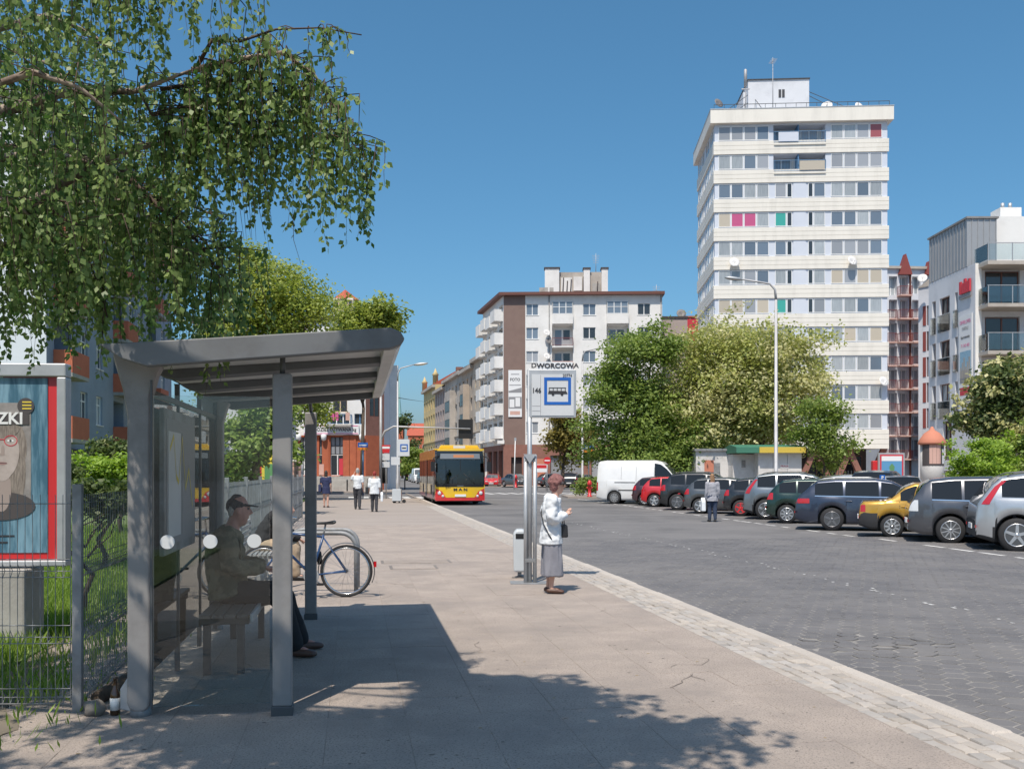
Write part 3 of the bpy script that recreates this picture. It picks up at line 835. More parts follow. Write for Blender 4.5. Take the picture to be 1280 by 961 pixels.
# left side: staggered bays. side runs back from the corner along FD
sa = math.atan2(1, -.2167) - R(-2)          # direction of the side in the local frame
SLN = 13.6
bk = (math.cos(sa) * SLN, math.sin(sa) * SLN)
ang = sa + PI                                # facing left: from the back corner towards the viewer
sh = []
ncol = 4; cw = SLN / ncol
for ft in FL:
    for c in range(ncol): sh.append((c * cw + .5, c * cw + 2.9, ft - 2.1, ft + .1, 1.0, 2))
B.facade(bk, ang, SLN, 4.9, BZ, sh)
for k, ft in enumerate(FL):
    for c in range(ncol):
        B.win((bk[0] + math.sin(ang) * -1.0, bk[1] + math.cos(ang) * 1.0), ang, c * cw + .6, c * cw + 2.8, ft - 2.0, ft, d=.04, n=2, sill=False)
        B.balcony(bk, ang, c * cw + .35, c * cw + 3.0, ft - 2.1 + (.3 if c % 2 else 0), dep=1.05, par=1.25, mats=('wall_white', 'wall_white'))
B.facade(bk, ang, SLN, 0, 4.9, [(c * cw + .4, c * cw + 3.0, .5, 4.2, .4, 2) for c in range(ncol)], m=3)
B.facade((0, 0), 0, BW, 0, 4.9, [(.9, 2.2, 0.1, 3.4, .4, 2), (5.6, 9.4, .8, 3.6, .4, 2), (10.5, 14, .8, 3.6, .4, 2), (15, 18, .8, 3.6, .4, 2)], m=3)
for a, b in ((5.6, 9.4), (10.5, 14), (15, 18)): B.win((0, 0), 0, a, b, .8, 3.6, d=-.3, n=3, frame='frame_dark', pane='pane_grey', transom=.75, sill=False)
for (a, b, m) in ((3.6, 4.9, 'terracotta'),): B.add(MB().box(a, b, -.06, -.01, .4, 3.2), 'shop_poster', m)
B.facade((BW, 0), PI / 2, 12, 0, BZ); B.facade((BW, 12), PI, BW + 3, 0, BZ)
B.done(['wall_white', 'wall_brown', 'interior_dark', 'brick_dull'])
rf = MB().prism([(-.5, -.6), (BW + .25, -.6), (BW + .25, 12), (bk[0], bk[1] + .3), (bk[0] - .75, bk[1])], 'z', BZ, BZ + .35)
B.add(rf, 'eave', 'frame_brown', fix=True)
B.add(MB().prism([(-.75, -.15), (.1, -.15), (.1, .1), (-.6, 2)], 'z', 5.0, 5.4), 'canopy', 'wall_white', fix=True)
kb2 = lambda px: (px - 629.5) * .0958
pt = MB(); pt.box(kb2(699), kb2(760), 4, 9, BZ + .35, BZ + 3.6)
pto = B.add(pt, 'penthouse', 'wall_stone')
for (a, b, top, dy) in ((681, 699.5, 4.0, 3.6), (731, 739, 3.95, 3.7), (754, 762, 3.95, 3.65)):
    o = MB().box(kb2(a), kb2(b), dy, dy + 1.4, BZ + .35, BZ + top).build('chimney', 'wall_white', pto)
    MB().box(kb2(a) - .1, kb2(b) + .1, dy - .1, dy + 1.5, BZ + top, BZ + top + .15).build('chimney_cap', 'roof_dark', o)
for (a, b, c, d, m) in ((702, 716, 1.1, 2.9, 'wall_white'), (718, 729, 1.3, 3.0, 'wall_white'), (742, 752, .4, 2.2, 'concrete')):
    MB().box(kb2(a), kb2(b), 3.86, 3.99, BZ + c, BZ + d).build('patch_panel', m, pto)
for (a, c, d) in ((704, .6, 2.9), (709, .5, 2.5), (714, .9, 2.7), (730, .4, 3.0), (748, .4, 2.4)):
    MB().tube([(kb2(a), 3.8, BZ + c), (kb2(a) + .1, 3.8, BZ + d)], .07, 6).build('vent_pipe', 'roof_dark', pto)
for (a, c) in ((674, 685), (687, 692)): MB().box(kb2(a), kb2(c), 1.2, 2.4, BZ + .35, BZ + 1.2).build('roof_hatch', 'concrete', pto)
bm_ = Matrix.Translation(MBX) @ Matrix.Rotation(R(-2), 4, 'Z'); bp = lambda x, y, z: bm_ @ Vector((x, y, z))
antenna('lattice antenna on the rooftop of the white corner apartment house', bp(kb2(747), 4.4, BZ + 3.6), 2.4, 0)
antenna('short antenna on the right roof end of the corner apartment house', bp(kb2(822), 2, BZ + .3), 1.3, 0)
dish('round dish beside the third-floor balcony of the corner apartment house', bp(kb2(684), -.5, BZ - 4.5), .3, .42, 'dish')
dish('dark dish below another, on the corner apartment house', bp(kb2(686), -.5, BZ - 5.5), .3, .36, 'dish_dark')
dish('pale dish on the fourth-row wall of the corner apartment house', bp(kb2(684), -.5, BZ - 7.3), .3, .42, 'dish')
# tall banner hung on the brown stripe
bn = thing('wall_banner', 'tall pale banner with black print hung on the brown wall stripe', 'banner', bp(kb2(635.5), -.06, 8.2), R(-2))
bw, bh = 1.62, 5.6
MB().box(0, bw, -.05, -.01, 0, bh).build('sheet', 'banner_white', bn)
MB().box(.03, bw - .03, -.056, -.052, 1.0, 2.4).build('print', 'ink_grey', bn)
MB().box(.15, .72, -.061, -.058, 1.15, 2.1).build('print', 'banner_white', bn); MB().box(.85, 1.4, -.061, -.058, 1.25, 2.3).build('print', 'banner_white', bn)
MB().prism([(.03, 2.9), (1.59, 2.9), (1.59, 3.5), (.03, 3.1)], 'y', -.056, -.052).build('print', 'ink_grey', bn)
MB().box(.2, 1.4, -.056, -.052, .25, .7).build('print', 'pink_panel', bn)
put_text('FOTO', .5, 'ink_black', bn, (bw / 2, -.06, 4.45), sx=.9, bold=.01)
MB().box(.12, 1.5, -.056, -.052, 3.75, 3.85).build('print', 'ink_grey', bn); MB().box(.3, 1.3, -.056, -.052, 5.05, 5.15).build('print', 'ink_grey', bn)
# low block and red-topped house behind
lb = Bld('low_block', 'plain beige block between the corner house and the tower', (X(826, 119), 119, 0), 0)
lb.facade((0, 0), 0, 3.3, 0, Z(398, 119), [(1.2, 2.4, 14, 15.6)]); lb.facade((0, 8), -PI / 2, 8, 0, Z(398, 119)); lb.done(['wall_pinkgrey'])
lb.win((0, 0), 0, 1.2, 2.4, 14, 15.6); lb.add(MB().box(-.1, 3.4, -.1, 8, Z(398, 119), Z(398, 119) + .25), 'roof_edge', 'roof_dark')
rb_ = Bld('red_topped_house', 'house with red and orange top floor left of the tower', (X(852, 121), 121, 0), 0)
rb_.facade((0, 0), 0, 6, 0, 17.6, [(2, 3.2, 13, 14.6), (2, 3.2, 9, 10.6)], m=0); rb_.facade((0, 0), 0, .7, 17.6, Z(397, 121), m=1); rb_.facade((.7, 0), 0, 5.3, 17.6, Z(397, 121), m=2)
rb_.done(['wall_pinkgrey', 'orange_sign', 'ink_red'])
rb_.win((0, 0), 0, 2, 3.2, 13, 14.6); rb_.win((0, 0), 0, 2, 3.2, 9, 10.6)
rb_.add(MB().box(-.1, 6.1, -.1, 6, Z(397, 121), Z(397, 121) + .2), 'roof', 'roof_red')
dish('dark dish on the roof of the red-topped house', (X(852.5, 120), 120.5, Z(391, 120)), 0, .6, 'dish_dark')

# ---- old tenement houses down the street
TS = [(0, 6.7, 17.4, 'wall_beige', 2, 'beige stone tenement adjoining the white corner apartment house'),
      (6.7, 17, 16.8, 'wall_tan', 3, 'tan tenement with dark eaves, second along the far street'),
      (17, 35, 17.0, 'wall_stone', 5, 'grey stone tenement with a projecting bay in the middle of the far street'),
      (35, 47, 16.2, 'wall_pinkgrey', 4, 'greyish pink tenement between the bayed house and the yellow house'),
      (47, 64, 17.6, 'wall_yellow', 5, 'yellow tenement with little turrets at the far end of the street')]
base0 = Vector((-4.0, 128.6, 0))
fang = math.atan2(FD.y, FD.x) + PI
for k, (t0, t1, hh, m, nw, lab) in enumerate(TS):
    L = t1 - t0
    b = Bld('tenement_house', lab, tuple(base0 + FD * t1), fang, 'tenement')
    hs = []; wpos = []
    for f in range(5):
        z0 = 4.6 + f * 2.9 if f < 4 else None
        if z0 is None or z0 + 1.9 > hh: continue
        for c in range(nw): u = L * (c + .5) / nw; wpos.append((u - .55, u + .55, z0, z0 + 1.75))
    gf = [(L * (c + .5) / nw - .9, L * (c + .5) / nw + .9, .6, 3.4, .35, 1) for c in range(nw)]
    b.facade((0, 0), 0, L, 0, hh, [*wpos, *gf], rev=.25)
    b.facade((L, 0), PI / 2, 10, 0, hh); b.facade((0, 10), -PI / 2, 10, 0, hh)
    for q in wpos: b.win((0, 0), 0, *q, d=-.2, n=2, frame='frame_white' if k % 2 else 'frame_dark', pane='pane_dark', sill=False)
    b.done([m, 'interior_dark'])
    for zc, th, dp in ((4.1, .3, .35), (7.1, .15, .2), (hh - .55, .5, .6)): b.add(MB().box(-.02, L - .03, -dp, .02, zc, zc + th), 'cornice', m if zc < hh - 1 else 'wall_stone')
    b.add(MB().prism([(-.5, hh), (4, hh + 2.6), (10, hh + .2), (10, hh)], 'x', 0.02, L - .02), 'roof', 'roof_dark' if k != 4 else 'roof_red')
    for q in wpos: b.add(MB().box(q[0] - .15, q[1] + .15, -.14, .0, q[3] + .06, q[3] + .2), 'lintel', m)
    if k in (1, 2):
        b.add(MB().box(L * .35, L * .65, -.9, .0, 4.8, hh - 2.5), 'bay', m)
        for f in range(3): b.win((0, -.9), 0, L * .35 + .3, L * .65 - .3, 5.4 + 2.9 * f, 7.1 + 2.9 * f, d=.02, n=2 if k == 1 else 4, frame='frame_dark', pane='pane_dark', sill=False)
    if k == 4:
        for u in (.5, L - .5): b.add(MB().lathe([(.5, hh), (.5, hh + 1.6), (.65, hh + 1.7), (.3, hh + 2.2), (.05, hh + 2.9)], 8, (u, .1, 0)), 'turret', 'wall_yellow')
    if k in (0, 1, 3): b.add(MB().box(L * .4, L * .4 + .9, 3, 4.2, hh + 1.5, hh + 4), 'chimney', 'brick_dull')
# far end of the street: red house, church spire
fh = Bld('red_brick_house', 'distant red house closing the street beyond the trees', (X(510, 300), 300, 0), 0)
fh.facade((0, 0), 0, 6.5, 0, 13); fh.facade((0, 9), -PI / 2, 9, 0, 13); fh.done(['brick_red'])
fh.add(MB().prism([(-.3, 13), (3, 17), (9.3, 13)], 'x', -.4, 6.9).xf(Matrix.Identity(4)), 'roof', 'roof_red')
for u in (1, 3, 5): fh.win((0, 0), 0, u - .5, u + .5, 8, 10, d=.03, pane='pane_dark')
ch = thing('church', 'distant church with thin green spire at the end of the street', 'church', (X(499, 420), 420, 0))
MB().box(-2, 2, -2, 2, 0, 21).build('tower', 'brick_red', ch)
MB().lathe([(2.2, 21), (1.1, 26), (.5, 33), (.05, 44)], 8).build('spire', 'spire_green', ch)

# ---- right: red-gabled flats beyond the tower, and the newer grey block with the banner
Y1 = 112
R1 = Bld('gabled_flats', 'grey flats with dark red gables and railed balconies right of the tower', (X(1106, Y1), Y1, 0), R(4), 'apartment house')
w1 = 5.6; n1 = 8
hs = []
for f in range(n1):
    z = 3.2 + 2.72 * f
    hs += [(.5, 1.5, z, z + 2.2, .7, 1), (1.8, 2.8, z, z + 2.2, .7, 1), (3.3, 4.3, z + .2, z + 2.2, .7, 1), (4.6, 5.3, z + .4, z + 1.9)]
R1.facade((0, 0), 0, w1, 0, 25.3, hs)
for f in range(n1):
    z = 3.2 + 2.72 * f
    for (a, b) in ((.15, 1.2), (1.45, 2.9), (3.05, 4.4)):
        if f == 7 and a != 1.45: continue
        R1.balcony((0, 0), 0, a, b, z - .05, dep=.9 if a != .15 else .6, par=1.0, mats=('pink_panel', 'pink_panel'), rail='rail_red', bars=True)
    for (a, b, c, d) in ((.5, 1.5, z, z + 2.2), (1.8, 2.8, z, z + 2.2), (3.3, 4.3, z + .2, z + 2.2)): R1.win((0, .7), 0, a, b, c, d, d=.05, n=2, frame='frame_white', pane='pane_curtain' if f % 3 else 'pane_grey', sill=False)
    R1.win((0, 0), 0, 4.6, 5.3, z + .4, z + 1.9, d=-.1, n=1, frame='frame_brown', sill=False)
R1.facade((0, 12), -PI / 2, 12, 0, 25.3); R1.done(['wall_grey', 'wall_white'])
R1.add(MB().box(2.93, 3.03, -.35, -.01, 0, 25.2), 'pier', 'frame_brown')
for (a, b, t) in ((1.55, 3.1, 27.0), (4.7, 5.6, 26.2)):
    R1.add(MB().prism([(a, 24.6), (b, 24.6), ((a + b) / 2, t)], 'y', -.5, .3), 'gable', 'rail_red')
R1.add(MB().box(-.2, w1 + .1, -.3, 12, 25.3, 25.6), 'roof', 'wall_stone')
# panel-windowed wing nearer on the right
R1w = Bld('panelled_flats', 'narrow grey flats wing with tall dark red window panels', (X(1148, 104), 104, 0), R(-60), 'apartment house')
hs = [(u, u + .9, 3.6 + 2.75 * f, 5.7 + 2.75 * f) for f in range(6) for u in (1.0, 3.2, 5.4)]
R1w.facade((0, 0), 0, 7.5, 0, 21.5, hs); R1w.facade((7.5, 0), PI / 2, 8, 0, 21.5); R1w.done(['wall_grey'])
for q in hs:
    R1w.win((0, 0), 0, *q, n=1, frame='frame_brown', sill=False)
    R1w.add(MB().box(q[0] - .42, q[0] - .05, -.05, -.003, q[2], q[3]), 'panel', 'rail_red')
R1w.add(MB().prism([(0, 21.5), (7.5, 21.5), (7.5, 22.1), (3, 23.2)], 'y', -.1, 6), 'roof', 'wall_stone')
dish('white dish on the roofline of the panelled flats', (X(1153, 102), 102, 22.2), -.5, .5)

Y2 = 60.0; x2 = X(1222, Y2)
R2 = Bld('modern_apartment_block', 'modern grey apartment block with corner banner, glass balconies and grey metal attic', (x2, Y2, 0), 0, 'apartment house')
RZ2 = 14.65; LEN2 = 6.7
stL = (-.15, LEN2)                      # left face: from the back towards the viewer
wins = []
for f, zt in enumerate((13.3, 10.4, 7.5)):
    wins += [(.55, 1.1, zt - 2.3, zt), (1.7, 3.2, zt - 2.3, zt), (3.95, 4.35, zt - 2.3, zt)]
wins += [(2.2, 3.5, 2.4, 5.0), (.6, 1.3, .5, 3.0), (2.3, 3.5, .2, 1.7)]
R2.facade(stL, -PI / 2, LEN2, 0, RZ2, wins, rev=.3)
for q in wins:
    R2.win(stL, -PI / 2, *q, d=-.2, n=2 if q[1] - q[0] > 1.2 else 1, frame='frame_brown' if q[1] - q[0] > .5 else 'frame_dark', pane=random.choice(['pane_dark', 'pane_curtain', 'pane_grey']), sill=False)
    if q[3] - q[2] > 2.1 and q[2] > 4:
        o = R2.add(MB().box(0, q[1] - q[0] + .2, -.1, -.07, 0, 1.1), 'glass_guard', 'thin_glass', loc=R2.P(stL, -PI / 2, q[0] - .1, 0, q[2]), rz=-PI / 2)
        MB().box(0, q[1] - q[0] + .2, -.12, -.05, 1.1, 1.14).build('handrail', 'galv', o)
bh2 = []
for f, zs in enumerate((11.95, 9.05, 6.1, 3.15)):
    bh2.append((.75, 2.95, zs + .05, zs + 2.35, .2)); bh2.append((3.8, 6.5, zs + .05, zs + 2.35, .2))
R2.facade((0, .6), 0, 12, 0, RZ2 - .1, bh2)
R2.facade((12, .6), PI / 2, 9, 0, RZ2)
R2.add(MB().box(-.14, .25, 0.0, .6, 0, RZ2), 'corner_pier', 'wall_white')
for f, zs in enumerate((14.55, 11.95, 9.05, 6.1, 3.15)):
    sl = MB().box(.05, 12, -1.2, .59, zs - .22, zs)
    b_ = R2.add(sl, 'balcony', 'wall_stone')
    if f:
        R2.win((0, .6), 0, .8, 2.9, zs + .08, zs + 2.3, d=-.12, n=2, frame='frame_brown', pane='pane_dark', sill=False)
        R2.win((0, .6), 0, 3.85, 6.45, zs + .08, zs + 2.3, d=-.12, n=2, frame='frame_brown', pane='pane_grey', sill=False)
    for k in range(8):
        xa = .1 + 1.48 * k
        MB().box(xa + .02, xa + 1.45, -1.16, -1.145, zs + .08, zs + 1.05).build('glass_panel', 'thin_glass', b_)
        MB().box(xa - .02, xa + .02, -1.18, -1.13, zs, zs + 1.08).build('baluster', 'galv', b_)
    MB().box(.05, 12, -1.19, -1.12, zs + 1.08, zs + 1.12).build('handrail', 'galv', b_)
    MB().box(.06, .085, -1.1, .55, zs + .08, zs + 1.05).build('glass_panel', 'thin_glass', b_)
R2.add(MB().box(2.1, 2.7, -1.27, -1.21, 5.3, 6.9), 'red_cloth', 'ink_red')
R2.done(['wall_grey'])
kz = lambda px: (px - 1222) * .05
at_ = MB(); at_.prism([(-.1, RZ2 + .02), (1.72, RZ2 + .02), (1.72, 17.75), (-.1, 17.8), (-2.0, 16.9), (-2.0, RZ2 + .02)][::-1], 'y', 2.0, 2.1)
at2 = MB().box(-.16, 1.7, 1.0, 6.6, RZ2 + .02, 17.7)
ato = R2.add(at2, 'attic', 'metal_seam')
for k in range(13): MB().box(-.20, -.16, 1.0 + .45 * k, 1.04 + .45 * k, RZ2 + .02, 17.7).build('seam', 'metal_seam', ato)
for k in range(5): MB().box(.1 + .38 * k, .14 + .38 * k, .955, .999, RZ2 + .02, 17.7).build('seam', 'metal_seam', ato)
MB().box(-.25, 1.8, .9, 6.7, 17.7, 17.82).build('attic_edge', 'steel_grey', ato)
R2.add(MB().box(1.75, 12, 1.6, 9, RZ2 + .02, 18.0), 'roof_storey', 'wall_white')
R2.add(MB().box(3.2, 4.6, 3.5, 4.8, 18.0, 19.1), 'chimney', 'wall_white')
for k in (0, .5): R2.add(MB().tube([(3.6 + k, 4.0, 19.1), (3.6 + k, 4.0, 19.5)], .12, 8), 'vent', 'galv')
# banner and lettering on its left face: u grows towards the viewer
ban = thing('facade_banner', 'tall white property banner with city photo on the grey block', 'banner', tuple(Vector((x2, Y2, 0)) + Vector(R2.P(stL, -PI / 2, 4.7, .04, 0))), -PI / 2)
bz0, bz1 = 5.55, 11.6
MB().box(0, 1.75, -.05, 0, bz0, bz1).build('sheet', 'banner_white', ban)
MB().box(.15, 1.6, -.056, -.052, 7.3, 9.3).build('photo_print', 'ink_skyblue', ban)
MB().box(.15, 1.6, -.06, -.057, 7.3, 8.1).build('photo_print', 'ink_grey', ban)
for k in range(6): MB().box(.2 + .23 * k, .36 + .23 * k, -.064, -.061, 7.6, 8.3 + .3 * ((k * 7) % 3)).build('photo_print', 'wall_stone', ban)
MB().box(.15, 1.6, -.056, -.052, 6.5, 7.0).build('print', 'ink_red', ban)
for i, (tx, sz, mm, zz) in enumerate((('DEVELOPER', .33, 'ink_pink', 11.15), ('OSIEDLE', .28, 'ink_grey', 10.75), ('Apartamenty', .27, 'ink_black', 10.2), ('71 343 403', .3, 'ink_pink', 9.65), ('Biuro sprzedazy', .2, 'ink_grey', 6.1))):
    put_text(tx, sz, mm, ban, (.87, -.06, zz), sx=.85)
lg = thing('rooftop_lettering', 'red letters mounted high on the grey block wall', 'sign', tuple(Vector((x2, Y2, 0)) + Vector(R2.P(stL, -PI / 2, 4.75, .06, 12.7))), -PI / 2)
for k, (a, hgt) in enumerate(((.1, .8), (.42, .65), (.72, .9), (1.0, .7), (1.3, .8))): MB().box(a, a + .24, -.1, 0, .3, .3 + hgt).build('letter', 'ink_red', lg)
MB().box(.0, 1.6, -.06, 0, 0, .22).build('letter_row', 'ink_grey', lg)

# ---- left: blue flats with orange balconies
bl0 = Vector((X(58, 39), 39, 0))
BL = Bld('blue_flats', 'blue flats with orange balconies behind the lawn', tuple(bl0), PI / 2 + ROAD_ANG, 'apartment house')
# local x runs away along the street face, local -y faces the street
LB, HB = 27.0, 16.6
fl = [3.0 + 2.75 * k for k in range(5)]
bal = [(1.0, 3.4), (11.0, 13.2), (19.5, 21.8)]; wn = [(4.9, 6.1), (7.6, 8.8), (14.4, 15.6), (16.6, 17.8), (23.4, 24.6)]
hs = []
for z in fl:
    for a, b in bal: hs.append((a, b, z, z + 2.3, 1.1, 1))
    for a, b in wn: hs.append((a, b, z + .9, z + 2.3))
BL.facade((0, 0), 0, LB, 2.6, HB, hs)
BL.facade((0, 0), 0, LB, 0, 2.6, [(a, a + .9, .9, 1.9) for a in (2, 5, 8, 12, 16)], m=2, rev=.2)
for z in fl:
    for a, b in bal:
        BL.balcony((0, 0), 0, a - .1, b + .1, z, dep=.75, par=.95, mats=('concrete', 'orange_panel'))
        BL.win((0, 1.1), 0, a + .2, a + 1.8, z + .1, z + 2.2, d=.04, n=2, pane='pane_dark', sill=False)
    for a, b in wn: BL.win((0, 0), 0, a, b, z + .9, z + 2.3, n=2, pane=random.choice(['pane_dark', 'pane_curtain', 'pane_dark']), transom=.7)
for a in (2, 5, 8, 12, 16): BL.win((0, 0), 0, a, a + .9, .9, 1.9, n=1, pane='pane_dark', sill=False)
BL.facade((-.003, 14), -PI / 2, 14, 0, HB, m=3)
BL.facade((LB, 0), PI / 2, 14, 0, HB); BL.facade((LB, 14), PI, LB, 0, HB)
BL.done(['wall_blue', 'wall_blue', 'plinth', 'wall_paleblue'])
BL.add(MB().prism([(-.6, HB), (7, HB + 1.6), (14.4, HB)], 'x', -.25, LB + .2), 'roof', 'galv_dull')
BL.add(MB().box(-.05, LB, -.12, -.003, 2.5, 2.62), 'plinth_edge', 'roof_dark')
# glazed terrace block behind the shelter roof
tb = Bld('glazed_terrace', 'white glazed rooftop terrace above the low grey pavilion', (X(246, 66), 66, 0), ROAD_ANG, 'pavilion')
zt0, zt1 = Z(421, 66), Z(400, 66)
tb.facade((0, 0), 0, 6.2, 0, zt0 - .1); tb.facade((6.2, 0), PI / 2, 8, 0, zt0 - .1); tb.done(['wall_grey'])
tb.add(MB().box(-.2, 6.4, -.6, 8, zt0 - .1, zt0 + .05), 'floor_slab', 'frame_white')
for k in range(7): tb.win((0, 0), 0, .05 + .88 * k, .05 + .88 * (k + 1) - .03, zt0 + .06, zt1 - .06, d=.1, n=1, pane='pane_grey', sill=False)
tb.add(MB().box(-.5, 6.9, -.9, 7, zt1 - .05, zt1 + .12), 'roof', 'galv')

# ---- left: shop building with brick ground floor and a turret
YA = 85.0
ka = lambda px: (px - 340) * YA / FPX
SH = Bld('shop_building', 'pale building with red brick shop front, sign band and red-roofed turret', (X(340, YA), YA, 0), 0, 'shop')
WA = ka(457); zz = lambda py: Z(py, YA)
hs = []
for (a, b, c, d) in ((396, 408, 487, 500), (416, 434, 484, 515), (443, 456, 487, 500), (396, 406, 517, 529), (412, 437, 517, 530.5), (443, 456, 517, 530), (372, 384, 487, 500), (372, 384, 517, 529), (350, 362, 487, 500),
                     (396, 408, 455, 470), (416, 434, 455, 470), (443, 456, 455, 470), (396, 408, 425, 440), (416, 434, 425, 440), (443, 456, 425, 440), (372, 384, 455, 470), (372, 384, 425, 440)):
    hs.append((ka(a), ka(b), zz(d), zz(c)))
SH.facade((0, 0), 0, WA, zz(544), zz(400), hs, rev=.25)
for i, q in enumerate(hs): SH.win((0, 0), 0, *q, d=-.18, n=2 if q[1] - q[0] < 1.3 else 3, frame='frame_beige' if i == 1 else ('rail_blue' if i in (0, 2, 5) else 'frame_white'), transom=.5 if i == 1 else 0, pane='pane_dark')
gz0, gz1 = zz(595), zz(544)
gh = [(ka(a), ka(b), gz0 + .05, zz(546), .5, 2) for a, b in ((399, 407.5), (413, 430), (375, 385), (352, 366))]
SH.facade((0, 0), 0, WA, gz0, gz1, gh, m=1)
for q in gh:
    SH.win((0, 0), 0, q[0], q[1], zz(568), q[3], d=-.2, n=3, frame='frame_dark', pane='pane_grey', transom=.5, sill=False)
    SH.win((0, 0), 0, q[0], q[1], q[2], zz(568) - .02, d=-.2, n=2, frame='frame_white', pane='pane_dark', sill=False)
SH.add(MB().box(ka(424), ka(429), -.1, .05, gz0 + .1, zz(573)), 'shop_poster', 'ink_red')
SH.add(MB().box(ka(399), ka(405), -.1, .05, gz0 + .1, zz(580)), 'shop_poster', 'pink_panel')
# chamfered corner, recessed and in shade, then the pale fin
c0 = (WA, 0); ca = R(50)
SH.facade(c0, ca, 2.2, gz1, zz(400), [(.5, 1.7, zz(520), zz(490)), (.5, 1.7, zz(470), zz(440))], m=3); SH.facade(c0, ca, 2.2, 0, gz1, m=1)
for q in ((.5, 1.7, zz(520), zz(490)), (.5, 1.7, zz(470), zz(440))): SH.win(c0, ca, *q, d=-.1, n=2, frame='frame_brown', pane='pane_dark', sill=False)
c1 = (WA + 2.2 * math.cos(ca), 2.2 * math.sin(ca))
SH.facade(c1, R(88), 4, 0, zz(458), m=4)
c2 = (c1[0] + 6 * math.cos(R(62)), c1[1] + 6 * math.sin(R(62)))
SH.add(MB().prism([(0, 0), (.75, 0), (.75, .4), (0, .4)], 'z', 0, Z(461, YA + 8)), 'fin', 'wall_white', loc=(X(487.5, YA + 5) - X(340, YA), 5, 0))
SH.facade((0, 12), -PI / 2, 12, 0, zz(400))
SH.done(['wall_white', 'brick_red', 'interior_dark', 'brick_dull', 'wall_grey'])
SH.add(MB().box(-.3, WA + 1.6, -.3, 12, zz(400), zz(400) + .3), 'roof', 'roof_dark')
for k in range(3): SH.add(MB().box(ka(345), ka(478), -1.2 + .35 * k - .01 * k, .0, gz0 - .42 * (3 - k) + .002, gz0 - .42 * (2 - k) - .006), 'step', 'concrete')
SH.balcony((0, 0), 0, ka(409), ka(440), zz(531), dep=.7, par=.9, mats=('concrete', 'rail_blue'), rail='rail_blue')
for px, m in ((416, 'ink_pink'), (420, 'ink_pink'), (434, 'pink_panel')): SH.add(MB().box(ka(px), ka(px) + .35, -.82, -.76, zz(526), zz(516)), 'laundry', m)
for px in (374, 405.5, 453): SH.add(MB().lathe([(.05, 0), (.22, .1), (.26, .5), (.12, .6)], 10, (ka(px), -.3, zz(551))), 'wall_lamp', 'white_plastic')
for px in (407, 433, 441): SH.add(MB().box(ka(px) - .3, ka(px) + .3, -.08, -.003, gz0, gz1), 'pilaster', 'brick_red')
tx0, tx1 = ka(414), ka(439)
tur = SH.add(MB().box(tx0, tx1, 1, 3, zz(400), zz(370)), 'turret', 'wall_white')
MB().lathe([(1.35, 0), (1.25, .08), (.03, 1.0)], 4, ((tx0 + tx1) / 2, 2, zz(371))).build('turret_roof', 'roof_red', tur)
for k in range(2):
    f = put('window', win_mesh(.75, 1.0, 2, 'frame_beige', .5, False), tur, (tx0 + .12 + .85 * k, .96, zz(386)))
    put('pane', pane_mesh(.75, 1.0, 'pane_dark'), f)
SH.add(MB().box(ka(436), ka(452), 3, 6, zz(400), zz(376)), 'roof_block', 'wall_white')
sb = thing('shop_sign', 'white shop sign band with pink lines above the brick shop front', 'sign', (X(340, YA) + ka(380), YA - .2, zz(544) + .06))
MB().box(0, ka(449) - ka(380), -.1, .19, 0, .85).build('board', 'banner_white', sb)
MB().box(.05, ka(449) - ka(380) - .05, -.106, -.101, .05, .12).build('stripe', 'ink_pink', sb); MB().box(.05, ka(449) - ka(380) - .05, -.106, -.101, .73, .8).build('stripe', 'ink_pink', sb)
put_text('ODZIEŻ UŻYWANA kg', .44, 'ink_black', sb, (2.8, -.11, .42), sx=.84, bold=.008)
antenna('white ball-topped pole on the roof right of the red turret', (X(473, YA + 3), YA + 3, zz(400)), 2.6, 2)

# ------------------------------------------------------------------ trees and shrubs
def unit(n):
    v = rng.normal(0, 1, (n, 3)); return v / np.linalg.norm(v, axis=1)[:, None]
def crown_leaves(clumps, n, size, sub=.55, shell=.45, up=.75, elong=1.5, fill=64, droop=0):
    """leaves gathered into small tufts spread through the ellipsoids of a crown"""
    C = np.array([c[:3] for c in clumps]); E = np.array([c[3:6] for c in clumps])
    wgt = np.prod(E, axis=1) ** .75; wgt = wgt / wgt.sum()
    nt_ = max(8, n // fill)
    # limbs first, then tufts round the end of each limb: layers with gaps between
    nb = max(6, min(110, nt_ // 6))
    kb_ = rng.choice(len(clumps), nb, p=wgt)
    db = unit(nb); rb = (shell + (1 - shell) * rng.random(nb)) ** .6 * rng.uniform(.85, 1.1, nb)
    bc_ = C[kb_] + db * rb[:, None] * E[kb_]
    bi_ = rng.integers(0, nb, nt_)
    rad_ = np.mean(E, axis=1)[kb_][bi_] * .30
    d = unit(nt_) * .8 + db[bi_] * .5; d /= np.linalg.norm(d, axis=1)[:, None]
    tc = bc_[bi_] + rng.normal(0, 1, (nt_, 3)) * rad_[:, None] * np.array([1, 1, .55])
    tv = rng.normal(.5, .22, nt_)
    ti = rng.integers(0, nt_, n)
    off = rng.normal(0, 1, (n, 3)) * sub * .5 * np.array([1.15, 1.15, .75])
    P = tc[ti] + off
    nrm = unit(n) * .8 + d[ti] * .5 + np.array([0, 0, up]); nrm /= np.linalg.norm(nrm, axis=1)[:, None]
    t = unit(n); t[:, 2] -= droop
    A = t - nrm * (t * nrm).sum(1)[:, None]; A /= np.linalg.norm(A, axis=1)[:, None]
    Bv = np.cross(nrm, A)
    s = size * rng.uniform(.6, 1.3, n)
    return P, A * (s * elong / 2)[:, None], Bv * (s / 2)[:, None], tv[ti] + rng.normal(0, .2, n), tc
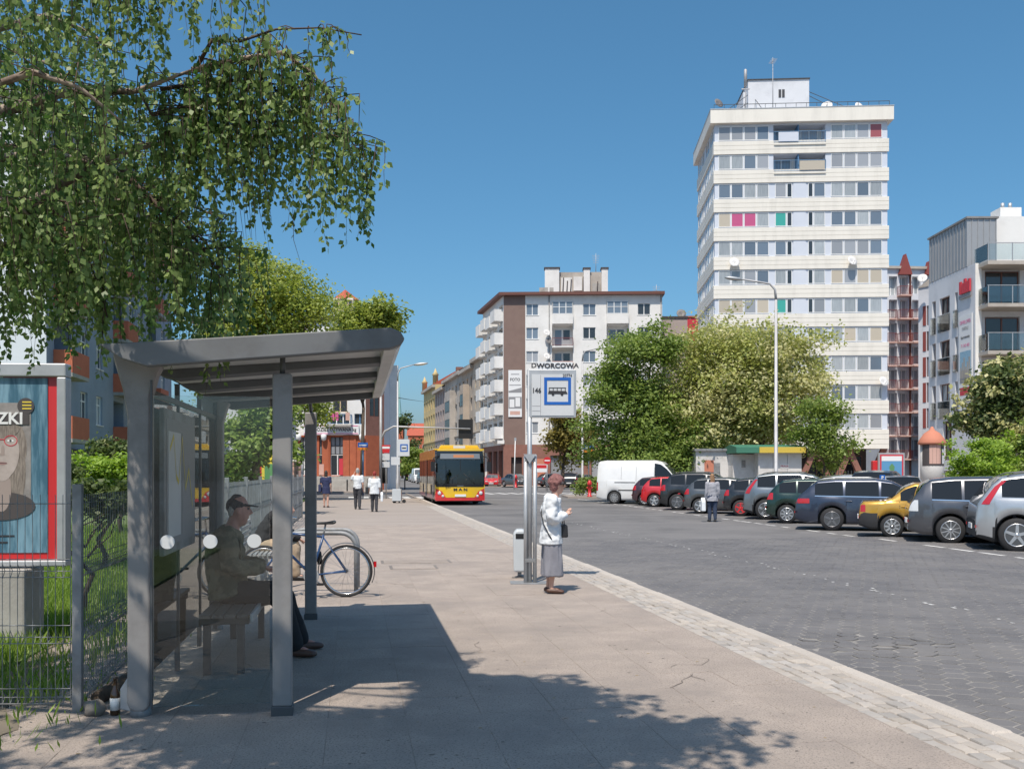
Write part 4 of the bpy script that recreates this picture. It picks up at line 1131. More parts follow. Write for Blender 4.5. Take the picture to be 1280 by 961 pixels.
def tree(name, label, base, clumps, n, size, leaf, trunk_r=.2, fork=.35, sub=.7, shell=.35, cat='tree', group=None, blossom=None, z0=0, droop=0, limbs=14):
    t = thing(name, label, cat, (0, 0, 0), 0, group)
    P, A, Bv, var, tc = crown_leaves(clumps, n, size, sub, shell, droop=droop)
    top = max(c[2] + c[5] for c in clumps); bx, by = base
    cc = np.mean([c[:3] for c in clumps], axis=0)
    mb = MB(); hf = z0 + (top - z0) * fork
    j = lambda s: random.uniform(-s, s)
    mid = Vector((bx + j(.2), by + j(.2), hf))
    mb.tube([(bx, by, z0 - .1), (bx + j(.08), by + j(.08), (z0 + hf) / 2), mid], [trunk_r * 1.25, trunk_r, trunk_r * .85], 9)
    topv = Vector((cc[0] + j(.3), cc[1] + j(.3), top - (top - hf) * .25))
    mb.tube([mid, (mid + topv) / 2 + Vector((j(.5), j(.5), 0)), topv], [trunk_r * .8, trunk_r * .5, trunk_r * .12], 7)
    idx = rng.choice(len(tc), min(limbs, len(tc)), replace=False)
    for i in idx:
        e = Vector(tc[i]); f = random.uniform(.0, .6); s0 = mid.lerp(topv, f)
        m_ = s0.lerp(e, .5) + Vector((j(.3), j(.3), -.12 * (e - s0).length))
        mb.tube([s0, m_, e], [trunk_r * .42 * (1 - f * .6), trunk_r * .25, trunk_r * .06], 6)
    mb.build('trunk', 'bark', t)
    leaf_object('crown', P, A, Bv, var, leaf, t)
    if blossom:
        P, A, Bv, var, tc = crown_leaves(clumps, int(n * blossom[1]), blossom[2], sub * .6, .75, fill=12, droop=1.2)
        leaf_object('blossom', P, A, Bv, var, blossom[0], t)
    return t
def ell(px, py, Y, rx, ry, dY=0): # an ellipsoid of foliage seen round a pixel, radii in px
    k = Y / FPX
    p = W(px, py, Y + dY)
    return (p.x, p.y, p.z, rx * k, rx * k * .85, ry * k)
# locust in blossom in front of the tower
Yt = 56
tree('locust_tree', 'big pale yellow-green tree full of blossom left of the tower foot', (X(951, Yt), Yt),
     [ell(925, 440, Yt, 70, 42), ell(880, 475, Yt, 62, 55), ell(965, 470, Yt, 62, 55), ell(1005, 455, Yt, 28, 36), ell(885, 530, Yt, 62, 40, -1), ell(950, 525, Yt, 60, 42, 1), ell(925, 490, Yt, 70, 60), ell(1020, 500, Yt, 24, 28, 1), ell(840, 520, Yt, 30, 45)],
     46000, .13, 'leaf_locust', .24, .3, .75, .3, blossom=('leaf_cream', .5, .14), limbs=26)
tree('maple_tree', 'dense mid-green tree standing behind the white van', (X(800, 54), 54),
     [ell(795, 450, 54, 34, 42), ell(828, 430, 54, 16, 28), ell(780, 510, 54, 48, 45), ell(815, 520, 54, 45, 55), ell(765, 550, 54, 35, 30), ell(838, 565, 54, 40, 32), ell(775, 472, 54, 28, 22), ell(880, 572, 54, 30, 20), ell(800, 565, 54, 50, 30)],
     52000, .125, 'leaf_green', .2, .25, .6, .3, limbs=20)
tree('young_tree', 'slim young tree with airy crown beside the kiosk', (X(1030, 50), 50),
     [ell(1022, 520, 50, 26, 26), ell(1035, 555, 50, 30, 26), ell(1005, 550, 50, 20, 26), ell(1050, 535, 50, 14, 24), ell(1028, 580, 50, 26, 14)],
     8000, .11, 'leaf_green', .07, .35, .55, .2, limbs=14)
tree('olive_tree', 'brownish olive tree in front of the corner house brick shop', (X(703, 95), 95),
     [ell(705, 530, 95, 20, 24), ell(695, 560, 95, 20, 22), ell(722, 555, 95, 22, 26), ell(735, 540, 95, 10, 18)], 7000, .24, 'leaf_olive', .16, .3, .8, .25)
tree('flowering_shrub', 'tall shrub with cream blossom by the modern block', (X(1258, 38), 38),
     [ell(1255, 490, 38, 42, 30), ell(1285, 480, 38, 40, 32), ell(1232, 515, 38, 28, 22), ell(1270, 530, 38, 45, 26), ell(1225, 540, 38, 22, 10)], 9000, .13, 'leaf_dark', .1, .3, .5, .3, blossom=('leaf_cream', .7, .14), cat='shrub')
tree('round_bush', 'bright green rounded bush behind the parked cars', (X(1237, 33), 33),
     [ell(1238, 583, 33, 40, 32), ell(1218, 592, 33, 22, 22), ell(1262, 590, 33, 22, 24), ell(1238, 600, 33, 44, 18)], 11000, .075, 'leaf_bright', .05, .3, .22, .55, cat='bush')
tree('dark_bush', 'dark green bush at the right picture edge behind the round one', (X(1292, 36), 36),
     [ell(1290, 560, 36, 30, 34), ell(1285, 590, 36, 32, 28), ell(1310, 550, 36, 34, 40)], 6000, .1, 'leaf_green', .06, .3, .35, .4, cat='bush')
# left side: behind the shelter
Yl = 54
tree('street_tree', 'yellow-green tree rising behind the left part of the shelter roof', (X(322, Yl), Yl),
     [ell(335, 350, Yl, 38, 34), ell(310, 400, Yl, 50, 50), ell(360, 390, Yl, 48, 40), ell(395, 395, Yl, 26, 28), ell(300, 470, Yl, 50, 50), ell(345, 470, Yl, 45, 45), ell(390, 510, Yl, 18, 24), ell(320, 330, Yl, 18, 18)],
     46000, .125, 'leaf_yellowgreen', .22, .3, .8, .3, limbs=22)
tree('street_tree', 'smaller yellow-green tree in front of the turreted shop building', (X(452, 70), 70),
     [ell(440, 405, 70, 34, 24), ell(468, 400, 70, 24, 22), ell(420, 425, 70, 24, 20), ell(485, 430, 70, 16, 30), ell(445, 440, 70, 40, 26), ell(430, 480, 70, 12, 14), ell(492, 415, 70, 10, 14)],
     12000, .2, 'leaf_yellowgreen', .13, .45, .7, .25, limbs=16)
tree('garden_tree', 'dark green tree seen through the shelter glass', (X(318, 36), 36),
     [ell(318, 540, 36, 34, 30), ell(345, 570, 36, 26, 26), ell(300, 575, 36, 26, 30), ell(330, 510, 36, 26, 18)], 7000, .14, 'leaf_green', .1, .3, .5, .3)
tree('lilac_bush', 'dark green bush with faded blossom before the blue flats', (X(152, 24), 24),
     [ell(152, 560, 24, 28, 26), ell(135, 575, 24, 18, 18), ell(172, 570, 24, 18, 22)], 5000, .075, 'leaf_dark', .05, .3, .22, .4, cat='bush', blossom=('leaf_cream', .1, .06))
tree('garden_hedge', 'trimmed yellow-green hedge beside the advertising frame', (X(125, 15), 15),
     [ell(px, 592 + 3 * (i % 2), 15, 26, 24, dY) for i, (px, dY) in enumerate(((82, 0), (105, -.2), (130, .2), (155, 0), (180, .3), (205, .5)))], 14000, .045, 'leaf_bright', .04, .3, .14, .5, cat='hedge', limbs=8)
tree('dark_hedge', 'dark leafy shrub right behind the fence post', (X(105, 10.5), 10.5),
     [ell(95, 610, 10.5, 24, 20), ell(120, 625, 10.5, 28, 16), ell(150, 622, 10.5, 24, 16), ell(100, 595, 11, 14, 14)], 6000, .04, 'leaf_dark', .03, .3, .13, .4, cat='hedge', limbs=8)
tree('island_hedge', 'low trimmed hedge on the traffic island behind the red hydrant', (X(738, 64), 64.2),
     [ell(728, 606, 64, 10, 11), ell(742, 605, 64, 11, 12), ell(755, 608, 64, 8, 9)], 5000, .1, 'leaf_green', .05, .3, .3, .5, cat='hedge', limbs=5, z0=.05)
for (px, py, Y, rx, ry, lab, lm) in ((508, 568, 190, 14, 26, 'far green tree on the left at the street end', 'leaf_green'), (522, 572, 215, 10, 18, 'paler far tree on the right at the street end', 'leaf_yellowgreen'), (503, 548, 260, 14, 30, 'tall hazy tree behind the others at the street end', 'leaf_dark')):
    tree('far_tree', lab, (X(px, Y), Y), [ell(px, py, Y, rx, ry), ell(px - 4, py + 8, Y, rx * .8, ry * .6), ell(px + 5, py + 10, Y, rx * .7, ry * .6)], 3000, .5, lm, .3, .3, 1.4, .3)
tree('kerb_bush', 'small shrub by the advertising column on the right', (X(1203, 35), 35), [ell(1200, 605, 35, 10, 9), ell(1212, 603, 35, 10, 10)], 2000, .08, 'leaf_green', .03, .3, .2, .4, cat='bush', limbs=4)

# the weeping birch overhanging from the left
bt = thing('birch_tree', 'weeping birch with hanging leafy twigs overhanging from the left', 'tree', (0, 0, 0))
bk_ = MB(); tw = MB()
TB = Vector((-5.3, 4.4, 0))
bk_.tube([TB, TB + Vector((.05, .1, 2.5)), TB + Vector((.2, .3, 5)), TB + Vector((.4, .4, 8)), TB + Vector((.5, .5, 11))], [.22, .18, .14, .09, .03], 10)
def tr(z): return TB + Vector((.05 * z, .06 * z, z))
BO = []   # (points, r0, strands, lmin, lmax, spread)
w_ = lambda *a: W(*a)
BO.append(([tr(2.6), w_(0, 270, 6.0), w_(55, 244, 6.0), w_(130, 200, 6.1), w_(220, 172, 6.2)], .055, 60, .3, 1.0, .22))
BO.append(([tr(3.2), w_(0, 140, 5.9), w_(75, 117, 5.9), w_(170, 114, 6.0), w_(245, 86, 6.0)], .05, 52, .3, .9, .2))
BO.append(([w_(245, 86, 6.0), w_(265, 50, 6.0), w_(300, 52, 6.05), w_(345, 37, 6.1), w_(400, 35, 6.2), w_(452, 44, 6.2)], .014, 20, .1, .32, .04))
BO.append(([w_(240, 88, 6.0), w_(300, 74, 6.0), w_(352, 66, 6.05), w_(392, 92, 6.1), w_(422, 140, 6.1), w_(446, 190, 6.1)], .02, 78, .3, .75, .1))
BO.append(([w_(200, 112, 6.1), w_(270, 100, 6.2), w_(330, 105, 6.25), w_(390, 135, 6.3)], .014, 58, .35, .85, .13))
BO.append(([w_(175, 114, 6.0), w_(190, 145, 6.0), w_(240, 130, 6.1), w_(300, 150, 6.2), w_(345, 165, 6.2)], .014, 46, .3, .8, .14))
BO.append(([tr(5), w_(120, -40, 5.6), w_(190, -50, 5.8), w_(250, -45, 5.9), w_(292, -20, 5.9)], .04, 85, .35, .68, .12))
BO.append(([tr(4.4), w_(-20, 40, 6.8), w_(60, 20, 6.9), w_(110, 40, 7.0), w_(150, 70, 7.0)], .04, 62, .4, 1.0, .22))
BO.append(([tr(3.8), w_(-40, 120, 5.4), w_(40, 90, 5.4), w_(100, 110, 5.5), w_(150, 150, 5.6)], .035, 56, .5, 1.1, .22))
BO.append(([tr(2.8), w_(-20, 200, 6.6), w_(60, 190, 6.6), w_(140, 210, 6.7), w_(215, 265, 6.8), w_(275, 320, 6.8)], .035, 84, .3, .85, .2))
BO.append(([tr(2.3), w_(-10, 285, 6.4), w_(80, 255, 6.5), w_(165, 250, 6.5), w_(235, 255, 6.5), w_(280, 275, 6.6)], .03, 70, .4, 1.0, .16))
BO.append(([w_(60, 250, 6.3), w_(100, 300, 6.4), w_(125, 360, 6.4), w_(135, 400, 6.4)], .015, 22, .2, .5, .06))
BO.append(([tr(2.2), w_(40, 300, 6.8), w_(120, 285, 6.8), w_(190, 290, 6.9), w_(245, 320, 6.9), w_(285, 360, 6.9)], .025, 95, .35, .85, .16))
BO.append(([w_(150, 210, 6.4), w_(200, 260, 6.4), w_(245, 300, 6.4), w_(278, 345, 6.4)], .018, 55, .3, .8, .14))
BO.append(([w_(30, 290, 6.9), w_(80, 330, 6.9), w_(120, 370, 6.9)], .015, 22, .25, .6, .1))
BO.append(([w_(-30, 240, 5.6), w_(20, 255, 5.6), w_(60, 290, 5.7)], .02, 34, .3, .75, .15))
BO.append(([tr(5), w_(-10, -60, 6.3), w_(40, -70, 6.3), w_(100, -30, 6.4), w_(140, 0, 6.4)], .04, 54, .4, 1.0, .2))
BO.append(([w_(10, 60, 7.6), w_(60, 80, 7.6), w_(120, 130, 7.6), w_(160, 200, 7.6)], .02, 60, .4, 1.1, .25))
BO.append(([w_(-30, 170, 7.2), w_(40, 190, 7.2), w_(110, 190, 7.2), w_(150, 230, 7.2)], .02, 56, .4, 1.0, .25))
# boughs over the photographer's head: they throw the dappled shade
for (e, zz_, n) in (((.25, 2.9), 5.6, 430), ((-.35, 4.0), 5.6, 400), ((-1.0, 4.5), 5.9, 190), ((-1.5, 3.5), 6.2, 190), ((-.6, 2.3), 5.5, 380), ((-2.3, 2.6), 5.8, 55), ((-3.0, 3.2), 6.2, 24), ((-3.0, 1.2), 5.6, 24), ((-2.2, 4.4), 6.6, 20), ((-3.7, 4.4), 6.8, 20), ((.0, 1.8), 5.4, 270)):
    s0 = tr(zz_ - 1.2); e_ = Vector((e[0], e[1], zz_))
    BO.append(([s0, s0.lerp(e_, .4) + Vector((0, 0, .5)), s0.lerp(e_, .75) + Vector((0, 0, .35)), e_], .05, n, .3, .9, .3))
LP, LA, LBv, LV = [], [], [], []
for pts, r0, ns, l0, l1, spr in BO:
    over = pts[-1].z > 5.2 and pts[-1].y < 4.7      # boughs high above the camera carry larger leaves
    ns = int(ns * (1.5 if over else 1.12))
    seg = [(pts[i + 1] - pts[i]).length for i in range(len(pts) - 1)]; tot = sum(seg)
    (bk_ if r0 > .018 else tw).tube(pts, [max(.004, r0 * (1 - .85 * i / (len(pts) - 1))) for i in range(len(pts))], 7)
    skip = (.52 if ns > 150 else .3) if over else .0 if (pts[0] - TB).length > 3.2 and abs(pts[0].x + 5.2) > .6 else .22
    for _ in range(ns):
        s = tot * (skip + (1 - skip) * random.random()); k = 0
        while k < len(seg) - 1 and s > seg[k]: s -= seg[k]; k += 1
        p = pts[k].lerp(pts[k + 1], min(1, s / seg[k]))
        # a short side twig, then it hangs
        out = Vector((random.gauss(0, spr), random.gauss(0, spr), random.uniform(-.3, .35) * spr))
        q = p + out; L = random.uniform(l0, l1)
        if over:                                      # kept clear of the light that falls on the drooping boughs ahead
            gx, gy = q.x + .155 * (q.z - .4), q.y + .52 * (q.z - .4)
            if gy > 7.45 or (gx < -.7 and gy > 6.25): continue
        path = [p, p.lerp(q, .6) + Vector((0, 0, .012)), q]
        sway = Vector((random.gauss(0, .10), random.gauss(0, .10), 0)); n = max(3, int(L / .12))
        for i in range(1, n + 1): path.append(q + sway * (i / n) * L + Vector((random.gauss(0, .008), random.gauss(0, .008), -L * i / n)))
        tw.tube(path, [.004] * 3 + [max(.0012, .003 * (1 - i / n)) for i in range(n)], 3, cap=False)
        tone = random.gauss(.45, .2)
        for i in range(1, len(path) - 1):
            a, b = path[i], path[i + 1]; m_ = max(2, int((b - a).length / (.026 if over else .0165)))
            for _k in range(m_):
                f = random.random(); c = a.lerp(b, f)
                o = Vector((random.gauss(0, 1), random.gauss(0, 1), random.gauss(-.6, .5))).normalized()
                ln_ = random.uniform(.017, .031) * (1.75 if over else .86)
                ax = (o + Vector((0, 0, -.7))).normalized() * ln_
                sd = ax.cross(Vector((random.gauss(0, 1), random.gauss(0, 1), random.gauss(0, .6)))).normalized() * ln_ * random.uniform(.68, .85)
                LP.append(tuple(c + o * .018 + ax)); LA.append(tuple(ax)); LBv.append(tuple(sd)); LV.append(tone + random.gauss(0, .18))
# a few bare hanging twigs
for px in (297, 302, 305, 309, 315, 321):
    tw.tube([w_(px - 2, 175, 6.1), w_(px, 220, 6.1), w_(px + 3, 262, 6.1), w_(px + 5 + (px % 7), 300, 6.1)], [.003, .002, .002, .001], 3, cap=False)
tw.tube([w_(366, 262, 6.1), w_(367, 300, 6.1), w_(376, 330, 6.1)], [.002, .002, .001], 3, cap=False)
bk_.build('trunk', 'bark_birch', bt); tw.build('twigs', 'twig', bt)
leaf_object('crown', np.array(LP), np.array(LA), np.array(LBv), np.array(LV), 'leaf_birch', bt)
print('birch leaves', len(LP))

# ------------------------------------------------------------------ bus shelter
SH0 = (-1.52, 6.36, 0)
sm = Matrix.Translation(SH0) @ Matrix.Rotation(ROAD_ANG, 4, 'Z')
sp = lambda x, y, z: sm @ Vector((x, y, z))
S = thing('bus_shelter', 'grey steel bus shelter with glass walls and slanting roof', 'bus shelter', SH0, ROAD_ANG)
RY0, RY1 = -.30, 3.95
def roof_prof(t=0.0):
    return [(-1.08, 2.385), (-.95, 2.30 - t), (-.80, 2.255 - t), (.70, 2.395 - t), (.765, 2.42), (.79, 2.46), (.765, 2.505), (.70, 2.53)]
MB().prism([(-1.08, 2.39), (-1.0, 2.36), (.70, 2.50), (.77, 2.47), (.78, 2.49), (.70, 2.534)], 'y', RY0 + .1, RY1 - .1).build('roof_skin', 'roof_grey', S, fix=True)
MB().prism(roof_prof(), 'y', RY0, RY0 + .09).build('roof_beam', 'roof_grey', S, bevel=.008)
MB().prism(roof_prof(), 'y', RY1 - .09, RY1).build('roof_beam', 'roof_grey', S, bevel=.008)
ny = 4
for k in range(1, ny):
    y = RY0 + (RY1 - RY0) * k / ny
    MB().prism([(-1.0, 2.355), (-.9, 2.29), (-.8, 2.27), (.69, 2.41), (.69, 2.49)], 'y', y - .12, y + .12).build('roof_beam', 'roof_grey', S, fix=True)
for k in range(ny):
    y0 = RY0 + (RY1 - RY0) * k / ny + .13; y1 = RY0 + (RY1 - RY0) * (k + 1) / ny - .13
    MB().prism([(-.93, 2.325), (.69, 2.455), (.69, 2.485), (-.93, 2.355)], 'y', y0, y1).build('soffit_panel', 'soffit', S, fix=True)
MB().prism([(.66, 2.392), (.74, 2.40), (.77, 2.43), (.74, 2.49), (.66, 2.48)], 'y', RY0 + .092, RY1 - .092).build('front_gutter', 'soffit', S, fix=True)
for k in range(ny + 1):
    for q in (.52, .60):
        y = RY0 + .12 + (RY1 - RY0 - .24) * k / ny
        MB().lathe([(.012, 0), (.012, .006), (0, .008)], 8, (.69, y, 2.40), 'z').build('bolt', 'galv', S)
for y in (-.16, 0.95):    # lamp trays glinting under the soffit
    pass
# posts
for y in (0.0, 4.17):
    p = MB().box(-.062, .062, -.055, .055, .06, 2.25).build('front_post', 'steel_grey', S, (0, y, 0), bevel=.012)
    MB().box(-.07, .07, -.063, .063, -.02, .062).build('foot', 'steel_dark', p, bevel=.004)
    MB().tube([(0, 0, 2.25), (0, -.25 if y else 0.02, 2.40)], .02, 6).build('bracket', 'steel_dark', p)
rp = [(-.075, .10), (-.06, .055), (-.02, .035), (.03, .035), (.062, .06), (.072, .11), (.072, 2.10), (.11, 2.24), (.14, 2.30), (-.02, 2.36), (-.16, 2.375), (-.155, 2.33), (-.10, 2.14), (-.072, 1.95), (-.072, .3)]
for y in (.12, 3.62):
    p = MB().prism(rp, 'y', -.07, .07).build('rear_post', 'steel_grey', S, (-.92, y, 0), bevel=.014)
    MB().lathe([(.068, -.02), (.068, .05), (.05, .07)], 14).build('foot', 'galv_dull', p)
    if y < 1: MB().prism([(-.125, .05), (-.02, .02), (-.02, .27), (-.075, .26), (-.125, .18)], 'y', -.02, .02).build('foot_gusset', 'galv', p, bevel=.004)
# back wall
ys = [.30, 1.45, 2.55, 3.55]
for k in range(3):
    MB().box(-.925, -.915, ys[k] + .02, ys[k + 1] - .02, .22, 2.12).build('glass_pane', 'shelter_glass', S)
for y in ys:
    MB().box(-.94, -.905, y - .018, y + .018, .02, 2.30).build('mullion', 'steel_dark', S)
MB().box(-.935, -.905, ys[0], ys[-1], 2.13, 2.17).build('top_rail', 'steel_dark', S)
# near side pane with white dots
sd = MB().box(-.84, -.085, .035, .045, .07, 2.10).build('glass_pane', 'shelter_glass', S)
for x in (-.735, -.465, -.185):
    MB().lathe([(.046, 0), (.046, .002)], 24, (x, .026, 1.145), 'y').build('marker_dot', 'frost', sd)
MB().box(-.842, -.83, .028, .052, .06, 2.2).build('edge_strip', 'steel_dark', S)
# timetable case on the first panes
tcs = MB().box(-.90, -.865, .62, 1.95, 1.0, 2.06).build('timetable_case', 'galv_dull', S, bevel=.006)
MB().box(-.866, -.862, .69, 1.88, 1.07, 1.99).build('sheet', 'ink_grey', tcs)
for (a, b, c, d) in ((.75, 1.25, 1.12, 1.9), (1.32, 1.82, 1.12, 1.9)): MB().box(-.862, -.860, a, b, c, d).build('sheet', 'panel_grey' if a < 1 else 'ink_grey', tcs)
yl = [(.8, 1.75), (.95, 1.85), (1.05, 1.55), (1.15, 1.5), (1.3, 1.85), (1.45, 1.45), (1.6, 1.6), (1.78, 1.3)]
rl_ = MB()
for i in range(len(yl) - 1):
    (a, b), (c, d) = yl[i], yl[i + 1]; rl_.poly([(-.858, a, b), (-.858, c, d), (-.858, c, d + .04), (-.858, a, b + .04)])
rl_.build('route_line', 'yellow_ad', tcs)
# bench under it
bn_ = thing('shelter_bench', 'dark slatted bench with grey steel frame inside the shelter', 'bench', tuple(sp(-.54, 1.3, 0)), ROAD_ANG)
for k in range(4): MB().cbox(-.19 + .097 * k, -.19 + .097 * k + .087, -.04, 1.84, .455, .485, .005).build('slat', 'bench_wood', bn_)
for y in (.06, 1.74):
    f = MB().box(-.185, .185, y - .03, y + .03, .395, .45).build('leg_frame', 'steel_dark', bn_, bevel=.006)
    for x in (-.14, .12): MB().box(x - .028, x + .028, y - .026, y + .026, -.01, .395).build('leg', 'steel_dark', f)
MB().box(.198, .225, -.05, 1.85, .42, .49).build('edge_rail', 'galv', bn_, bevel=.008)
# bottle and stone at its foot
x, y = G(144, 893)
bo = thing('beer_bottle', 'brown glass beer bottle with white label by the shelter post', 'bottle', (x, y, .0))
MB().lathe([(.0, .0), (.030, .002), (.032, .01), (.032, .125), (.028, .15), (.016, .18), (.0125, .20), (.0125, .235), (.015, .236), (.015, .25), (0, .25)], 18).build('glass', 'bottle_glass', bo)
MB().lathe([(.0327, .035), (.0327, .115)], 18).build('paper_label', 'paper', bo)
x, y = G(118, 893)
def rock(name, label, x, y, s, z=0, seed=1):
    r = random.Random(seed); mb = MB().ball((0, 0, 0), 1, 10, 7)
    mb.v = [tuple(Vector(v) * (1 + .18 * math.sin(5 * v[0] + seed) * math.cos(4 * v[1] + 3 * v[2])) * r.uniform(.92, 1.06)) for v in mb.v]
    mb.v = [(v[0] * s[0], v[1] * s[1], v[2] * s[2]) for v in mb.v]
    o = mb.build(name, 'stone', None, (x, y, z + s[2] * .7), r.random() * 3, fix=True); return tag(o, label, 'stone')
rock('rough_stone', 'rough grey-brown stone lying at the fence post beside the bottle', x, y, (.085, .07, .06))
lgx, lgy = G(118, 880)
log_ = MB().tube([(lgx, lgy + .05, .03), (lgx + .02, lgy + .35, .05), (lgx - .02, lgy + .75, .045), (lgx - .08, lgy + 1.2, .04)], [.05, .055, .05, .035], 10)
tag(log_.build('fallen_branch', 'bark'), 'thick dead branch lying on the soil along the fence', 'branch')
rock('rough_stone', 'low dark stone lying in the soil behind the bottle', x + .12, y + .35, (.14, .1, .06), seed=5)

# ------------------------------------------------------------------ welded wire fence
def panel_mesh(L, H, name='mesh_panel'):
    mb = MB(); n = int(L / .05)
    for i in range(n + 1):
        x = L * i / n; mb.tube([(x, 0, .03), (x, 0, H)], .0026, 4, cap=False)
    for z in (.06, .10, .16, .46, .50, .58, .9, .94, 1.02, H - .06):
        mb.tube([(0, -.012 if z in (.10, .50, .94) else .004, z), (L, -.012 if z in (.10, .50, .94) else .004, z)], .003, 4, cap=False)
    # the pressed V folds
    for z in (.10, .50, .94):
        for i in range(n + 1):
            x = L * i / n; mb.tube([(x, 0, z - .05), (x, -.035, z), (x, 0, z + .05)], .0026, 3, cap=False)
    return mb.mesh(name, 'galv_dull')
fe = thing('wire_fence', 'grey welded wire fence with square posts behind the shelter', 'fence', (0, 0, 0))
pm = panel_mesh(2.45, 1.45)
post_me = MB().box(-.03, .03, -.03, .03, -.05, 1.52).mesh('post', 'galv_dull', bevel=.004)
F0 = Vector((fence_x(6.42), 6.42, 0)); FA = PI / 2 + ROAD_ANG
put('post', post_me, fe, F0, ROAD_ANG)
put('mesh_panel', pm, fe, F0 + Vector((-.04, -.02, 0)), PI + .02); put('post', post_me, fe, F0 + Vector((-2.5, -.07, 0)), .02)
for k in range(11):
    p = F0 + UD * (2.5 * k + .1)
    put('mesh_panel', pm, fe, p + UD * .03, FA)
    put('post', post_me, fe, p + UD * 2.5, ROAD_ANG)

# ------------------------------------------------------------------ advertising frame on the lawn
YB = 8.9; kB = YB / FPX
ad = thing('poster_stand', 'poster frame with red border and blue portrait poster on a concrete foot', 'advertising stand', (X(86, YB), YB, 0), R(4))
lx = lambda px: (px - 86) * kB
lz = lambda py: Z(py, YB)
fw = 1.42
for (a, b, c, d) in ((-fw, 0, lz(472), lz(455)), (-fw, 0, lz(707), lz(699)), (-.085, 0, lz(699), lz(472)), (-fw, -fw + .085, lz(699), lz(472))):
    MB().box(a, b, -.07, .07, c + .001, d - .001).build('frame', 'galv', ad, bevel=.012)
MB().box(-fw + .08, -.08, -.01, .06, lz(700), lz(471)).build('case', 'steel_dark', ad)
MB().box(-fw + .085, -.083, -.022, -.012, lz(699), lz(472)).build('border', 'red_paint', ad)
mat('poster_blue', (.05, .13, .19), .4, col2=(.19, .33, .42), scale=3, lo=.4, hi=.62, stretch=(5, 5, .6))
po = MB().box(-fw + .17, lx(62), -.030, -.023, lz(690), lz(473)).build('poster', 'poster_blue', ad)
mat('photo_grey', (.20, .185, .18), .6, col2=(.34, .315, .30), scale=6)
mat('photo_skin', (.50, .43, .40), .5, col2=(.33, .275, .25), scale=7, lo=.3, hi=.75)
mat('photo_dark', (.07, .06, .06), .6)
mat('photo_hair', (.13, .105, .09), .6, col2=(.34, .29, .25), scale=14, stretch=(9, 9, .8))
mat('photo_shade', (.33, .265, .24), .6)
mat('photo_lips', (.33, .18, .17), .6)
MB().box(-fw + .3, lx(42), -.034, -.031, lz(640), lz(504)).build('print', 'photo_grey', po)
def disc(cx, cz, rx, rz_, y, m, n=28, ring=0):
    mb = MB(); o = [(cx + rx * math.cos(2 * PI * k / n), y, cz + rz_ * math.sin(2 * PI * k / n)) for k in range(n)]
    if ring:
        i_ = [(cx + (rx - ring) * math.cos(2 * PI * k / n), y, cz + (rz_ - ring) * math.sin(2 * PI * k / n)) for k in range(n)]
        mb.add(o + i_, [(k, (k + 1) % n, n + (k + 1) % n, n + k) for k in range(n)])
    else: mb.poly(o)
    return mb.build('print', m, po, fix=False)
fx, fz = lx(7), lz(562)
for (cx, cz, rx_, rz_, y_, m_) in ((fx + .01, fz + .02, .215, .30, -.0355, 'photo_hair'), (fx + .13, fz - .20, .085, .30, -.0356, 'photo_hair'), (fx - .13, fz - .20, .085, .30, -.0357, 'photo_hair'), (fx, lz(632), .30, .13, -.0362, 'photo_dark'), (fx, lz(612), .085, .2, -.0366, 'photo_shade'),
                                   (fx, fz - .02, .158, .255, -.0375, 'photo_skin'), (fx, fz - .17, .10, .12, -.0376, 'photo_skin'), (fx - .01, fz + .20, .17, .10, -.0381, 'photo_hair')):
    disc(cx, cz, rx_, rz_, y_, m_)
for s_ in (-1, 1):
    disc(fx + s_ * .082, lz(551), .060, .050, -.040, 'ink_red', ring=.007); disc(fx + s_ * .08, lz(551), .030, .011, -.0390, 'banner_white'); disc(fx + s_ * .08, lz(551), .011, .011, -.0395, 'photo_dark')
    disc(fx + s_ * .085, lz(544), .045, .006, -.0395, 'photo_hair')
MB().box(fx - .022, fx + .022, -.041, -.0395, lz(550), lz(549)).build('print', 'ink_red', po)
disc(fx + .012, lz(563), .016, .05, -.0385, 'photo_shade'); disc(fx, lz(568), .03, .012, -.0388, 'photo_shade'); disc(fx, lz(579), .052, .012, -.0390, 'photo_lips'); disc(fx, lz(578.6), .05, .003, -.0395, 'photo_dark')
disc(lx(36), lz(508), .075, .075, -.0385, 'photo_dark')
for k in range(3): MB().box(lx(32), lx(43), -.041, -.039, lz(512) + .03 * k, lz(512) + .03 * k + .012).build('print', 'yellow_ad', po)
MB().box(-fw + .3, lx(40), -.0405, -.0385, lz(531), lz(518)).build('print', 'photo_dark', po)
put_text('SZKI', .15, 'banner_white', po, (lx(13), -.043, lz(524)), sx=1.0, bold=.004)
for k, (a, b) in enumerate(((lx(-30), lx(22)), (lx(-30), lx(14)))): MB().box(a, b, -.034, -.031, lz(670 + 8 * k), lz(668 + 8 * k)).build('print', 'ink_black', po)
MB().box(lx(-10), lx(8), -.026, -.0225, lz(479), lz(463)).build('print', 'banner_white', ad)
put_text('5', .09, 'ink_red', ad, (lx(2), -.03, lz(471)))
MB().box(-fw + .1, lx(45), -.22, .22, -.02, lz(709)).build('foot', 'concrete', ad, bevel=.02)

